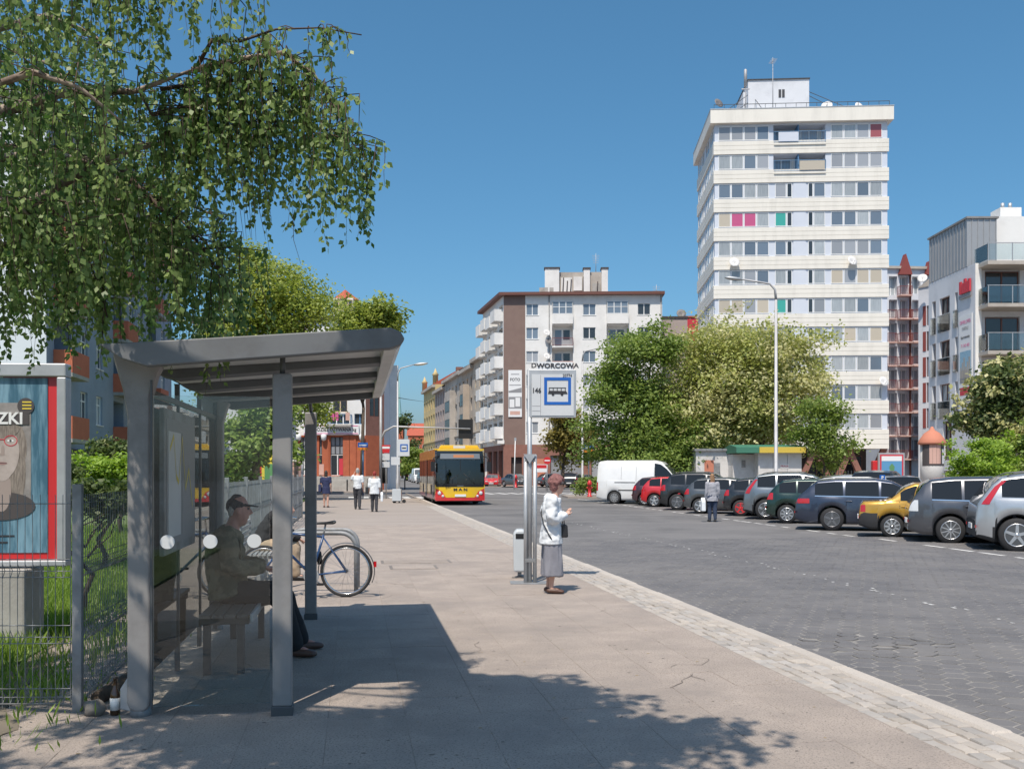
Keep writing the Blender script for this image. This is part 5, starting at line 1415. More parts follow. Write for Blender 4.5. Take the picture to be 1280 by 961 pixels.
# ------------------------------------------------------------------ bus stop sign and bin
x, y = G(662, 728)
st = thing('bus_stop_sign', 'grey bus stop sign on tall poles with blue bus symbol and stop name', 'bus stop sign', (x, y, 0), .02)
kS = y / FPX; sx_ = lambda px: (px - 662) * kS; sz = lambda py: Z(py, y)
MB().tube([(0, 0, -.02), (0, 0, sz(462))], .034, 12).build('pole', 'galv', st)
for px, top in ((657, 570), (668.5, 568)): MB().tube([(sx_(px), -.02, -.02), (sx_(px), -.02, sz(top))], .03, 10).build('rail', 'galv', st)
for z in (1.75, .3): MB().box(sx_(656), sx_(669), -.05, .05, z, z + .05).build('clamp', 'galv_dull', st)
pl = MB().box(sx_(661), sx_(720), -.035, .03, sz(522), sz(462)).build('panel', 'galv', st, bevel=.008)
MB().box(sx_(664.5), sx_(717), -.042, -.037, sz(519.5), sz(468)).build('face', 'panel_grey', pl)
b0, b1, c0_, c1_ = sx_(680), sx_(713.5), sz(506), sz(472); t_ = .042
for (a, b, c, d) in ((b0, b1, c0_, c0_ + t_), (b0, b1, c1_ - t_, c1_), (b0, b0 + t_, c0_ + t_, c1_ - t_), (b1 - t_, b1, c0_ + t_, c1_ - t_)):
    MB().box(a, b, -.047, -.043, c, d).build('symbol_border', 'blue_sign', pl)
bx0, bx1, bz = sx_(685), sx_(709), sz(491.5)
sy = MB(); sy.prism([(bx0, bz), (bx0 + .01, bz + .035), (bx1 - .02, bz + .03), (bx1, bz), (bx1, bz - .012), (bx0, bz - .012)], 'y', -.047, -.043)
for q in (.07, .2): sy.lathe([(.02, 0), (.02, .004)], 12, (bx0 + q, -.047, bz - .02), 'y')
for q in range(5): sy.box(bx0 + .01 + .058 * q, bx0 + .02 + .058 * q, -.047, -.043, bz + .03, bz + .075)
sy.box(bx0 + .01, bx1 - .02, -.047, -.043, bz + .072, bz + .08)
sy.build('bus_symbol', 'ink_black', pl)
for zz_ in (508, 514): MB().box(sx_(665), sx_(675), -.0435, -.042, sz(zz_), sz(zz_) + .006).build('rule', 'ink_grey', pl)
MB().box(sx_(675.3), sx_(675.8), -.0435, -.042, sz(519), sz(469)).build('rule', 'ink_grey', pl)
put_text('146', .10, 'ink_black', pl, (sx_(670.5), -.046, sz(488.5)), sx=.9, bold=.002)
put_text('20774', .06, 'ink_black', pl, (sx_(709), -.046, sz(469.8)), sx=.9)
put_text('DWORCOWA', .095, 'ink_black', st, (sx_(693.5), -.03, sz(457.5)), sx=1.12, bold=.003)
MB().box(sx_(671), sx_(716), -.024, -.016, sz(461.8), sz(452.5)).build('name_plate', 'white_sign', st)
MB().prism([(-.09, 1.86), (.09, 1.86), (0, 1.72)], 'y', -.07, -.06).build('bracket', 'galv', st)
MB().prism([(-.28, -.2), (.3, -.2), (.3, .2), (-.28, .2)], 'z', -.01, .006).build('base_plate', 'galv_dull', st, fix=True)
x, y = G(649.5, 722)
bi = thing('litter_bin', 'pale grey litter bin hung beside the bus stop poles', 'bin', (x, y, 0))
MB().prism([(-.09, .13), (-.085, .10), (.10, .10), (.105, .16), (.105, .69), (.06, .74), (-.05, .74), (-.10, .68)], 'y', -.16, .16).build('body', 'bin_grey', bi, bevel=.03)
MB().box(-.06, .06, -.163, -.155, .60, .68).build('mouth', 'black', bi)
MB().tube([(0, 0, -.02), (0, 0, .12)], .03, 8).build('foot', 'galv_dull', bi); MB().lathe([(.12, -.005), (.12, .012), (.03, .03)], 12).build('base', 'iron', bi)

# ------------------------------------------------------------------ lamps, signals, signs, posts
def lamp(label, px, Y, ytop, arm, r=.085, base=True):
    o = thing('street_lamp', label, 'street lamp', (X(px, Y), Y, 0))
    zt = Z(ytop, Y)
    MB().tube([(0, 0, -.1), (0, 0, 1.2), (.0, 0, 1.25), (0, 0, zt - .8)], [r * 1.5, r * 1.5, r, r * .7], 10).build('pole', 'lamp_pole', o)
    pts = [(0, 0, zt - .8), (arm * .03, 0, zt - .35), (arm * .18, 0, zt - .1), (arm * .5, 0, zt - .02), (arm, 0, zt + .1)]
    MB().tube(pts, [r * .7, r * .6, r * .55, r * .5, r * .4], 8).build('arm', 'lamp_pole', o)
    e = Vector(pts[-1]); s = 1 if arm > 0 else -1
    h = MB().ball((0, 0, 0), (.42, .14, .08), 12, 6); h.xf(Matrix.Translation(e + Vector((s * .35, 0, .03))) @ Matrix.Rotation(-s * .12, 4, 'Y'))
    h.build('lamp_head', 'galv', o)
    return o
lamp('tall street lamp with curved arm behind the parked cars', 970, 42, 352, -1.5)
lamp('street lamp with arm to the right, before the corner house', 728, 66, 437, 1.15, .08)
lamp('far street lamp near the second bus stop sign', 497, 52, 458, .9, .06)
YG = 60
gp_ = thing('signal_gantry', 'traffic signal pole with long arm reaching over the street', 'traffic light', (X(476, YG), YG, 0))
zg = Z(533, YG)
MB().tube([(0, 0, -.1), (0, 0, Z(478, YG))], [.11, .07], 10).build('pole', 'lamp_pole', gp_)
MB().tube([(0, 0, zg - .9), (.25, 0, zg - .3), (.8, 0, zg), (5.6, 0, zg - .15)], [.07, .07, .06, .045], 8).build('arm', 'lamp_pole', gp_)
sg = MB().box(4.85, 5.75, .1, .14, zg - .75, zg + .45).build('backboard', 'black', gp_)
MB().box(5.0, 5.3, .14, .42, zg - .65, zg + .35).build('signal_head', 'steel_dark', sg); MB().box(5.4, 5.6, .14, .3, zg - .65, zg + .35).build('signal_head', 'steel_dark', sg)
MB().tube([(.25, .05, .9), (.25, .05, 2.6)], .16, 8).build('signal_head', 'black', gp_)
cbl = tag(MB().tube([W(497, 497, 52), W(512, 499.5, 75), W(530, 502, 185)], .02, 5).build('overhead_cable', 'black'), 'thin black cable strung across the far street', 'cable')
def round_sign(name, label, px, py, Y, r, post=True, face='red_paint', bar='white_sign', base=0.0, cat='road sign'):
    o = thing(name, label, cat, (X(px, Y), Y, base)); z = Z(py, Y) - base
    if post: MB().tube([(0, .05, -.1), (0, .05, z + r)], .035, 8).build('post', 'galv', o)
    f = MB().lathe([(r, 0), (r, .015)], 24, (0, 0, z), 'y').build('disc', face, o)
    if bar: MB().box(-r * .72, r * .72, -.008, -.003, z - r * .17, z + r * .17).build('bar', bar, f)
    return o
round_sign('no_entry_sign', 'round no-entry sign before the corner house brick wall', 684, 575.5, 84, .32)
x_, Y_ = X(677, 86), 86
o = thing('warning_board', 'red and white board beside the no-entry sign', 'road sign', (x_, Y_, 0)); MB().box(-.5, .5, 0, .04, 1.6, 2.3).build('board', 'white_sign', o); MB().box(-.45, .45, -.006, -.001, 1.95, 2.25).build('stripe', 'red_paint', o)
for q in (-.4, .4): MB().tube([(q, .06, -.05), (q, .06, 2.3)], .03, 6).build('post', 'galv', o)
o = thing('no_entry_sign', 'dropped red and white sign beside the far bus stop sign', 'road sign', (X(482.5, 58), 58, 0))
MB().tube([(0, .05, -.05), (0, .05, Z(556, 58))], .035, 8).build('post', 'galv', o)
MB().prism([(-.26, Z(556, 58)), (.26, Z(556, 58)), (.2, Z(566, 58)), (-.2, Z(566, 58))], 'y', 0, .03).build('plate', 'red_paint', o); MB().box(-.22, .22, -.006, -.001, Z(560, 58) - .03, Z(558, 58)).build('bar', 'white_sign', o)
for (a, b) in ((567, 575), (577, 584)): MB().box(-.22, .22, -.01, .03, Z(b, 58), Z(a, 58)).build('plate', 'panel_grey', o)
def name_sign(label, px, py, Y, w, polem):
    o = thing('street_name_sign', label, 'street sign', (X(px, Y), Y, 0)); z = Z(py, Y)
    MB().tube([(0, .06, -.05), (0, .06, z + .3)], .04, 8).build('post', polem, o)
    p = MB().box(-w / 2, w / 2, 0, .03, z, z + .3).build('plate', 'blue_sign', o); MB().box(-w / 2, w / 2, 0, .03, z - .17, z - .004).build('plate', 'orange_sign', o)
    MB().box(-w * .38, w * .38, -.006, -.001, z + .1, z + .17).build('lettering', 'white_sign', p)
    return o
name_sign('blue and orange street name sign on blue post by the brick shop', 453.5, 559, 60, .62, 'rail_blue')
name_sign('blue and orange street name sign behind the island hedge', 736, 562, 68, .75, 'galv')
# second bus stop sign further along
Y5 = 50
o = thing('bus_stop_sign', 'smaller distant bus stop sign on a pole with a grey box at its foot', 'bus stop sign', (X(499, Y5), Y5, 0))
k5 = Y5 / FPX; q5 = lambda px: (px - 499) * k5
MB().tube([(0, 0, -.05), (0, 0, Z(549, Y5))], .045, 8).build('pole', 'galv', o)
p5_ = MB().box(q5(496), q5(512), -.08, -.04, Z(570, Y5), Z(549, Y5)).build('panel', 'panel_grey', o)
a, b, c, d = q5(500.5), q5(510), Z(564.5, Y5), Z(555, Y5)
for (e, f, g, h) in ((a, b, c, c + .06), (a, b, d - .06, d), (a, a + .06, c + .06, d - .06), (b - .06, b, c + .06, d - .06)): MB().box(e, f, -.086, -.081, g, h).build('symbol_border', 'blue_sign', p5_)
MB().box(a + .1, b - .1, -.086, -.081, (c + d) / 2 - .04, (c + d) / 2 + .02).build('bus_symbol', 'ink_black', p5_)
MB().box(q5(489), q5(500), -.08, -.04, Z(581, Y5), Z(571, Y5)).build('timetable', 'panel_grey', o)
MB().box(-.35, .12, -.2, .2, .1, .72).build('foot_box', 'bin_grey', o, bevel=.02)
for q in (-.25, .25): MB().lathe([(.1, -.03), (.1, .03)], 12, (q, 0, .09), 'y').build('wheel', 'rubber', o)
# bollards by the brick shop
for i, (px, py) in enumerate(((422, 609), (434, 614), (506, 611))):
    Yb = CAMH * FPX / (py - HZ)
    tag(MB().lathe([(.06, -.05), (.06, .85), (.07, .86), (.07, .95), (.03, 1.0)], 10).build('bollard', 'steel_dark', None, (X(px, Yb), Yb, 0)), ['dark bollard in front of the brick shop, further one', 'dark bollard in front of the brick shop, nearer one', 'dark bollard right of the far bus stop pole'][i], 'bollard')
# hydrants
def hydrant(label, px, py, Y, s=1):
    o = thing('fire_hydrant', label, 'hydrant', (X(px, Y), Y, .02))
    MB().lathe([(.16 * s, 0), (.16 * s, .06 * s), (.10 * s, .08 * s), (.10 * s, .7 * s), (.15 * s, .72 * s), (.15 * s, .8 * s), (.12 * s, .92 * s), (.05 * s, 1.02 * s)], 12).build('body', 'red_paint', o)
    for q in (-1, 1): MB().lathe([(.06 * s, 0), (.06 * s, .08 * s)], 10, (q * .1 * s if q > 0 else -.18 * s, 0, .55 * s), 'x').build('outlet', 'red_paint', o)
hydrant('red hydrant in front of the island hedge', 737, 620, 61.5, 1.05); hydrant('red hydrant by the lamp before the corner house', 644.5, 606, 98, 1.3)
o = thing('flag_post', 'thin pale post in front of the brown wall stripe', 'post', (X(642.5, 92), 92, 0)); MB().tube([(0, 0, -.05), (.12, 0, 4.6)], [.06, .04], 8).build('pole', 'white_plastic', o); MB().box(.02, .22, -.03, .03, 4.6, 4.9).build('cap', 'galv', o)
# bicycle hoops
x0, y0 = G(440, 744)
for k, (dy, top, lab) in enumerate(((.0, .80, 'grey tubular bicycle hoop nearest the shelter'), (.75, .80, 'grey tubular bicycle hoop behind the bicycle'))):
    o = thing('bicycle_hoop', lab, 'bike rack', (x0 + .03 - .1 * k, y0 + .15 + dy, 0))
    mb = MB(); pts = [(0, 0, -.03), (0, 0, top - .2)]
    pts += [(-.2 + .2 * math.cos(a), 0, top - .2 + .2 * math.sin(a)) for a in [PI / 2 * i / 6 for i in range(1, 7)]]
    pts += [(-.75, 0, top)] + [(-.75 - .2 * math.sin(a), 0, top - .2 + .2 * math.cos(a)) for a in [PI / 2 * i / 6 for i in range(1, 7)]] + [(-.95, 0, -.03)]
    mb.tube(pts, .03, 10); mb.build('hoop', 'galv_dull', o)
# metal slat bench beyond the shelter
x0, y0 = G(352, 726)
bb = thing('wire_bench', 'pale metal slat bench beyond the shelter', 'bench', (x0 - .28, y0 + .1, 0), ROAD_ANG)
for k in range(7): MB().box(-.22 + .065 * k, -.18 + .065 * k, -.7, .7, .42, .45).build('slat', 'galv', bb)
for k in range(5): MB().box(-.29, -.26, -.7, .7, .52 + .08 * k, .56 + .08 * k).build('back_slat', 'galv', bb)
for q in (-.6, .6):
    MB().box(-.30, .24, q - .02, q + .02, .37, .415).build('bracket', 'galv_dull', bb); MB().box(-.05, .0, q - .025, q + .025, 0, .37).build('leg', 'galv_dull', bb); MB().box(-.30, -.262, q + .021, q + .05, .42, .93).build('upright', 'galv_dull', bb)
# kiosk, poster case and advertising columns on the right
YK = 50
kk = thing('kiosk', 'white kiosk with green and yellow roof edge under the tree', 'kiosk', (X(948, YK), YK, 0)); kq = lambda px: (px - 948) * YK / FPX
MB().box(0, kq(1002), 0, 2.4, 0, Z(566, YK)).build('wall', 'kiosk_white', kk); MB().box(kq(921), -.004, .9, 2.4, 0, Z(566, YK) - .05).build('side_room', 'kiosk_white', kk)
MB().prism([(-.35, Z(566, YK)), (-.35, Z(559, YK)), (1.2, Z(555, YK)), (2.6, Z(559, YK)), (2.6, Z(566, YK))], 'x', kq(921) - .1, kq(1005)).build('roof', 'kiosk_green', kk)
MB().box(kq(947), kq(1004.5), -.42, -.355, Z(566, YK), Z(558.8, YK)).build('roof_band', 'kiosk_yellow', kk)
for q in (.75, 1.5): MB().box(q, q + .02, -.012, -.001, .1, Z(568, YK)).build('panel_joint', 'ink_grey', kk)
MB().box(kq(975), kq(986), -.02, -.002, Z(585, YK), Z(580, YK)).build('notice', 'paper', kk); put_text('PRASA', .14, 'ink_red', kk, (kq(980.5), -.03, Z(582.5, YK)))
MB().box(kq(932), kq(937), .87, .897, Z(584, YK), Z(575, YK)).build('notice', 'photo_grey', kk)
w2 = thing('market_wall', 'plain grey-white hut left of the kiosk in the tree shade', 'hut', (X(870, 52), 52, 0)); MB().box(0, 2.2, 0, 2.2, 0, 2.75).build('wall', 'kiosk_white', w2); MB().box(-.1, 2.3, -.15, 2.3, 2.75, 2.87).build('roof', 'galv_dull', w2); MB().box(.5, 1.3, -.03, -.002, .1, 2.1).build('door', 'galv_dull', w2); MB().box(.45, .95, -.05, -.032, 1.6, 2.25).build('poster', 'terracotta', w2)
YP = 50
pc = thing('poster_case', 'lit blue and white poster case with red border on the right pavement', 'advertising stand', (X(1098, YP), YP, 0)); pq = lambda px: (px - 1098) * YP / FPX
MB().box(0, pq(1131), 0, .15, Z(596, YP), Z(566, YP)).build('frame', 'galv', pc, bevel=.01); MB().box(.08, pq(1131) - .08, -.012, -.001, Z(595, YP), Z(568, YP)).build('border', 'ink_red', pc)
pp = MB().box(.16, pq(1131) - .16, -.018, -.013, Z(595, YP), Z(570, YP)).build('poster', 'ink_blue', pc); MB().box(.16, pq(1131) - .16, -.022, -.019, Z(576, YP), Z(570, YP)).build('print', 'banner_white', pp)
MB().prism([(.6, Z(592, YP)), (.8, Z(592, YP)), (.84, Z(583, YP)), (.7, Z(579, YP)), (.56, Z(583, YP))], 'y', -.022, -.019).build('print', 'ink_green', pp)
MB().box(.1, .2, .03, .12, -.05, Z(596, YP)).build('leg', 'galv', pc); MB().box(pq(1131) - .2, pq(1131) - .1, .03, .12, -.05, Z(596, YP)).build('leg', 'galv', pc)
rbx = thing('red_box', 'narrow red postbox beside the poster case', 'postbox', (X(1094, 50.3), 50.3, 0)); MB().box(-.18, .18, -.15, .15, .9, 2.2).build('body', 'red_paint', rbx, bevel=.04); MB().box(-.05, .05, -.05, .05, -.05, .9).build('post', 'steel_dark', rbx)
def ad_column(label, px, Y, r, top, posters, dome='terracotta'):
    o = thing('advertising_column', label, 'advertising column', (X(px, Y), Y, 0))
    MB().lathe([(r * 1.0, 0), (r * 1.0, .7), (r * .96, .72)], 24).build('plinth', 'kiosk_white', o)
    c = MB().lathe([(r * .94, .72), (r * .94, top - .75)], 24).build('drum', 'kiosk_white', o)
    MB().lathe([(r * 1.12, top - .75), (r * 1.15, top - .65), (r * .95, top - .45), (r * .62, top - .2), (r * .22, top - .05), (r * .1, top + .1), (0, top + .12)], 24).build('dome', dome, o)
    for (a0, a1, z0, z1, m) in posters:
        pts = []
        n = 8
        pm_ = MB(); P = [[(r * .955 * math.cos(a0 + (a1 - a0) * i / n), r * .955 * math.sin(a0 + (a1 - a0) * i / n), z) for i in range(n + 1)] for z in (z0, z1)]
        pm_.grid(P); pm_.build('poster', m, c)
    return o
ad_column('advertising column with orange dome right of the poster case', 1165, 46, .56, Z(536, 46), [(-2.9, -.3, 1.9, 2.95, 'photo_dark'), (-2.2, -1.2, 2.0, 2.9, 'pink_panel'), (-1.0, -.6, 2.0, 2.7, 'banner_white'), (-2.9, -.3, .8, 1.15, 'terracotta'), (-1.9, -1.3, .75, 1.1, 'photo_dark')])
ad_column('distant advertising column left of the brick shop entrance', 370, 62, .5, Z(557, 62), [(-2.6, -.6, 1.0, 2.3, 'pink_panel'), (-1.6, -1.0, 1.2, 2.2, 'photo_dark')], 'galv_dull')
ys_ = thing('poster_stand', 'distant yellow poster in a red frame behind the shelter', 'advertising stand', (X(336, 46), 46, 0)); MB().box(-.42, .42, 0, .1, .35, Z(563, 46)).build('frame', 'red_paint', ys_); MB().box(-.34, .34, -.01, -.001, .45, Z(565, 46)).build('poster', 'yellow_ad', ys_); MB().box(-.2, .2, -.016, -.011, 1.0, 2.0).build('print', 'ink_green', ys_)
for q in (-.3, .3): MB().box(q - .04, q + .04, .02, .08, -.05, .35).build('leg', 'steel_dark', ys_)
pkz = thing('parking_sign', 'small blue parking sign behind the gold car', 'road sign', (X(1103, 36), 36, 0)); MB().tube([(0, .05, -.05), (0, .05, 1.5)], .02, 8).build('post', 'galv', pkz); MB().box(-.1, .1, 0, .03, 1.28, 1.5).build('plate', 'blue_sign', pkz); put_text('P', .17, 'white_sign', pkz, (0, -.01, 1.39), bold=.006); MB().box(-.1, .1, 0, .03, 1.14, 1.27).build('plate', 'white_sign', pkz)
wall = thing('low_garden_wall', 'low red-brown wall and railing at the tower foot', 'wall', (X(1040, 60), 60, 0)); MB().box(0, 3.2, 0, .3, 0, .8).build('wall', 'brick_dull', wall)
for k in range(16): MB().box(.05 + .2 * k, .08 + .2 * k, .13, .17, .8, 1.7).build('rail_bar', 'steel_dark', wall)

# ------------------------------------------------------------------ vehicles
def paint(name, c, metal=.35, rough=.3):
    return mat(name, c, rough, metal=metal, coat=1.0, col2=tuple(v * .93 for v in c), scale=2, dirt=tuple(v * .8 + .04 for v in c), dscale=1.4)
paint('paint_silver', (.48, .49, .50), .6); paint('paint_darkgrey', (.085, .088, .10), .5); paint('paint_gold', (.52, .29, .03), .35)
paint('paint_navy', (.035, .045, .075), .45); paint('paint_green', (.010, .035, .026), .3); paint('paint_bluegrey', (.20, .225, .245), .55)
paint('paint_black', (.018, .019, .022), .3); paint('paint_grey', (.10, .105, .11), .5); paint('paint_red', (.56, .012, .018), .1)
paint('paint_white', (.70, .70, .69), 0, .4); paint('paint_plum', (.07, .03, .04), .4); paint('paint_yellow', (.78, .48, .008), 0); paint('paint_busred', (.60, .02, .025), 0)
mat('car_window', (.012, .013, .014), .03, spec=.5)
mat('car_window_clear', (.07, .08, .085), .03, coat=.5, spec=.9)
mat('tail_red', (.45, .010, .015), .15, coat=1)
mat('lamp_clear', (.62, .63, .64), .12, coat=1)
mat('cladding', (.028, .028, .03), .65)
def wheel_mesh(r, w, style, rimm):
    key = ('wh', r, w, style, rimm)
    if key in WM: return WM[key]
    ty = MB().lathe([(r * .66, -w / 2), (r * .93, -w / 2), (r * .985, -w / 2 + .025), (r, -w / 2 + .06), (r, w / 2 - .06), (r * .985, w / 2 - .025), (r * .93, w / 2), (r * .66, w / 2)], 28, axis='y').mesh('wheel', 'rubber')
    ri = MB(); f = -w / 2 - .004
    ri.lathe([(r * .67, f), (r * .64, f + .004), (r * .60, f + .05), (r * .58, f + .06), (0, f + .06)], 28, axis='y', m=1)
    ri.lathe([(r * .69, f + .02), (r * .675, f - .006), (r * .62, f - .002), (r * .60, f + .05)], 28, axis='y')
    ri.lathe([(0, f - .008), (r * .10, f - .008), (r * .13, f + .01), (r * .13, f + .06)], 16, axis='y')
    n, wd = {'five': (5, .062), 'multi': (10, .028), 'y': (5, .04), 'cap': (9, .05)}[style]
    for k in range(n):
        a = 2 * PI * k / n + .3
        for da in ((0,) if style != 'y' else (-.12, .12)):
            ca, sa_ = math.cos(a), math.sin(a); cb, sb_ = math.cos(a + da), math.sin(a + da)
            p0 = Vector((ca * r * .1, 0, sa_ * r * .1)); p1 = Vector((cb * r * .63, 0, sb_ * r * .63)); t = (p1 - p0).normalized(); s = Vector((t.z, 0, -t.x))
            w0, w1 = wd * 1.1, wd * .85
            pts = [p0 - s * w0 / 2, p0 + s * w0 / 2, p1 + s * w1 / 2, p1 - s * w1 / 2]
            fr = [q + Vector((0, f - .004, 0)) for q in pts]; bk = [q + Vector((0, f + .045, 0)) for q in pts]
            ri.add(fr + bk, [(0, 1, 2, 3), (0, 1, 5, 4), (1, 2, 6, 5), (2, 3, 7, 6), (3, 0, 4, 7)])
    rim = ri.mesh('rim', [rimm, 'steel_dark'], fix=True)
    WM[key] = (ty, rim); return WM[key]
SPEC = {
 'hatch': dict(L=4.0, W=1.72, H=1.46, r=.31, xr=.66, xf=3.2, belt=(.98, .90), top=[(0, .60), (.04, .86), (.10, 1.0), (.30, 1.24), (.52, 1.40), (.95, 1.45), (1.7, 1.46), (2.15, 1.40), (2.55, 1.20), (2.98, .99), (3.3, .93), (3.7, .82), (3.95, .62), (4.0, .52)], wins=[(.42, .95), (1.0, 1.82), (1.88, 2.62)], rear=(.13, .50), front=(2.12, 2.94)),
 'suv': dict(L=4.5, W=1.85, H=1.66, r=.36, xr=.78, xf=3.55, belt=(1.12, 1.04), top=[(0, .66), (.05, 1.0), (.12, 1.12), (.34, 1.42), (.52, 1.58), (1.0, 1.65), (1.9, 1.66), (2.4, 1.58), (2.8, 1.36), (3.2, 1.13), (3.6, 1.06), (4.1, .96), (4.4, .78), (4.5, .6)], wins=[(.50, 1.12), (1.18, 2.02), (2.08, 2.95)], rear=(.14, .48), front=(2.36, 3.16), clad=.5),
 'wagon': dict(L=4.8, W=1.85, H=1.49, r=.33, xr=1.02, xf=3.83, belt=(.98, .92), top=[(0, .62), (.04, .88), (.12, 1.0), (.42, 1.28), (.62, 1.43), (1.1, 1.48), (2.2, 1.49), (2.65, 1.42), (3.05, 1.2), (3.48, 1.0), (3.9, .94), (4.4, .84), (4.72, .66), (4.8, .55)], wins=[(.55, 1.32), (1.38, 2.28), (2.34, 3.15)], rear=(.15, .58), front=(2.6, 3.44), chrome=True),
 'sedan': dict(L=4.24, W=1.68, H=1.42, r=.29, xr=.80, xf=3.35, belt=(.92, .88), top=[(0, .58), (.04, .84), (.12, .92), (.62, .95), (.80, 1.02), (1.12, 1.30), (1.35, 1.40), (1.8, 1.42), (2.3, 1.38), (2.72, 1.16), (3.08, .93), (3.5, .88), (3.95, .78), (4.18, .6), (4.24, .5)], wins=[(1.0, 1.72), (1.78, 2.66)], rear=(.78, 1.26), front=(2.28, 3.04)),
 'mpv': dict(L=4.62, W=1.78, H=1.58, r=.325, xr=.92, xf=3.70, belt=(1.02, .92), top=[(0, .62), (.05, .92), (.14, 1.08), (.34, 1.38), (.50, 1.50), (1.0, 1.56), (1.9, 1.58), (2.5, 1.52), (3.0, 1.32), (3.5, 1.08), (3.9, .96), (4.3, .84), (4.55, .66), (4.62, .52)], wins=[(.52, 1.16), (1.22, 2.06), (2.12, 3.2)], rear=(.16, .47), front=(2.45, 3.5), chrome=True),
 'van': dict(L=5.0, W=1.95, H=2.3, r=.33, xr=.98, xf=4.1, belt=(1.28, 1.2), top=[(0, .7), (.02, 1.3), (.05, 2.1), (.14, 2.26), (.5, 2.3), (3.1, 2.3), (3.45, 2.22), (3.75, 1.95), (4.1, 1.5), (4.3, 1.24), (4.6, 1.08), (4.85, .9), (5.0, .6)], wins=[(3.12, 4.12)], rear=(.03, .045), front=(3.62, 4.26), tumble=.10, sh=(1.28, 1.2)),
}
def car(name, label, kind, pnt, contact=None, loc=None, rz=R(-19), rim=('five', 'alloy'), low=False, cat='car', glassm='car_window', bumper=None, tail=None, parent_group=None, scale=1.0, L=None, plate=True):
    s = SPEC[kind]; L = s['L']; hwW = s['W'] / 2; r = s['r']; xr, xf = s['xr'], s['xf']
    if contact:
        cx, cy = G(*contact, ROADZ)
        off = Matrix.Rotation(rz, 3, 'Z') @ Vector((xr, -hwW + .10, 0)); loc = (cx - off.x, cy - off.y, ROADZ)
    o = thing(name, label, cat, loc, rz, parent_group)
    tx = [p[0] for p in s['top']]; tz = [p[1] for p in s['top']]
    T = lambda x: float(np.interp(x, tx, tz))
    B_ = lambda x: min(s['belt'][0] + (s['belt'][1] - s['belt'][0]) * x / L, T(x) - .05)
    plan = lambda x: 1 - .13 * max(0, (abs(2 * x / L - 1) - .74) / .26) ** 2
    Ra = r + .055; sill = .21
    def bot(x):
        z = sill + .10 * max(0, (abs(2 * x / L - 1) - .86) / .14)
        for xa in (xr, xf):
            if abs(x - xa) < Ra: z = max(z, r + math.sqrt(Ra * Ra - (x - xa) ** 2))
        return min(z, B_(x) - .06)
    tum = s.get('tumble', .24)
    def sec(x):
        h = hwW * plan(x); zb = bot(x); bl = B_(x); t = T(x); g = max(.02, t - bl)
        ht = h * .955 - tum * g - .01
        f = lambda k: zb + k * (bl - zb)
        return [(h * .95 - .24, zb + .005), (h * .95, zb), (h * .985, f(.10)), (h * 1.0, f(.35)), (h * 1.0, f(.62)), (h * .985, f(.72)), (h * .98, f(.9)), (h * .958, bl), (h * .95, bl + .03 * min(1, g * 4)), (ht, bl + .88 * g), (ht - min(.05, ht * .1), bl + .965 * g), (ht * .62, t + .004), (0, t + .018)]
    def ys(x, z):
        p = sec(x)[1:]
        for (a, b) in zip(p[:-1], p[1:]):
            if a[1] <= z <= b[1] and b[1] > a[1]: return a[0] + (b[0] - a[0]) * (z - a[1]) / (b[1] - a[1])
        return p[0][0]
    xs = set(np.linspace(0, L, 26 if low else 58)) | {.02, .06, L - .02, L - .06} | set(p[0] for p in s['top'])
    for xa in (xr, xf):
        for k in range(15): xs.add(xa + Ra * math.cos(PI * k / 14) * .9995)
        xs.add(xa - Ra - .004); xs.add(xa + Ra + .004)
    xs = sorted(x for x in xs if 0 <= x <= L)
    mb = MB(); rows = []
    for x in xs:
        h = sec(x); rows.append([(x, -y, z) for y, z in h] + [(x, y, z) for y, z in h[::-1][1:]])
    n = len(rows[0]); clad = s.get('clad', 0)
    idx0 = len(mb.v); mb.v = [p for rw in rows for p in rw]
    for i in range(len(rows) - 1):
        for j in range(n - 1):
            q = min(j, n - 2 - j)
            cx = (xs[i] + xs[i + 1]) / 2
            zc = sum(rows[i + a][j + b][2] for a in (0, 1) for b in (0, 1)) / 4
            m = 0
            if q == 0: m = 1
            elif clad and q == 1: m = 1
            elif clad and (q <= 2 and (zc < .42 or any(abs(cx - xa) < Ra + .07 and math.hypot(cx - xa, zc - r) < Ra + .07 for xa in (xr, xf)))): m = 1
            elif bumper and (cx < .62 or cx > L - .5) and zc < .56: m = 1
            mb.f.append((i * n + j, i * n + j + 1, (i + 1) * n + j + 1, (i + 1) * n + j)); mb.m.append(m); mb.sm.append(True)
    mb.f.append(tuple(range(n))[::-1]); mb.m.append(1 if (bumper or clad) else 0); mb.sm.append(False)
    mb.f.append(tuple((len(rows) - 1) * n + j for j in range(n))); mb.m.append(1 if (bumper or clad) else 0); mb.sm.append(False)
    mb.build('body', [pnt, 'cladding'], o)
    MB().box(.35, L - .35, -hwW + .26, hwW - .26, .2, .62).build('underbody', 'black', o)
    def side_patch(pname, m, x0, x1, zlo, zhi, off=.005, k=8, parent=o, both=True):
        out = None
        for sg in ((-1, 1) if both else (-1,)):
            P = [[], []]
            for i in range(k + 1):
                x = x0 + (x1 - x0) * i / k; a = zlo(x) if callable(zlo) else zlo; b = zhi(x) if callable(zhi) else zhi
                b = max(b, a + .004)
                P[0].append((x, sg * (ys(x, a) + off), a)); P[1].append((x, sg * (ys(x, b) + off), b))
            # a middle row to follow the curve
            Mid = []
            for i in range(k + 1):
                x = P[0][i][0]; z = (P[0][i][2] + P[1][i][2]) / 2; Mid.append((x, sg * (ys(x, z) + off), z))
            out = MB().grid([P[0], Mid, P[1]]).build(pname, m, parent)
        return out
    wl = lambda x: B_(x) + .045
    wh_ = lambda x: B_(x) + .86 * max(.02, T(x) - B_(x))
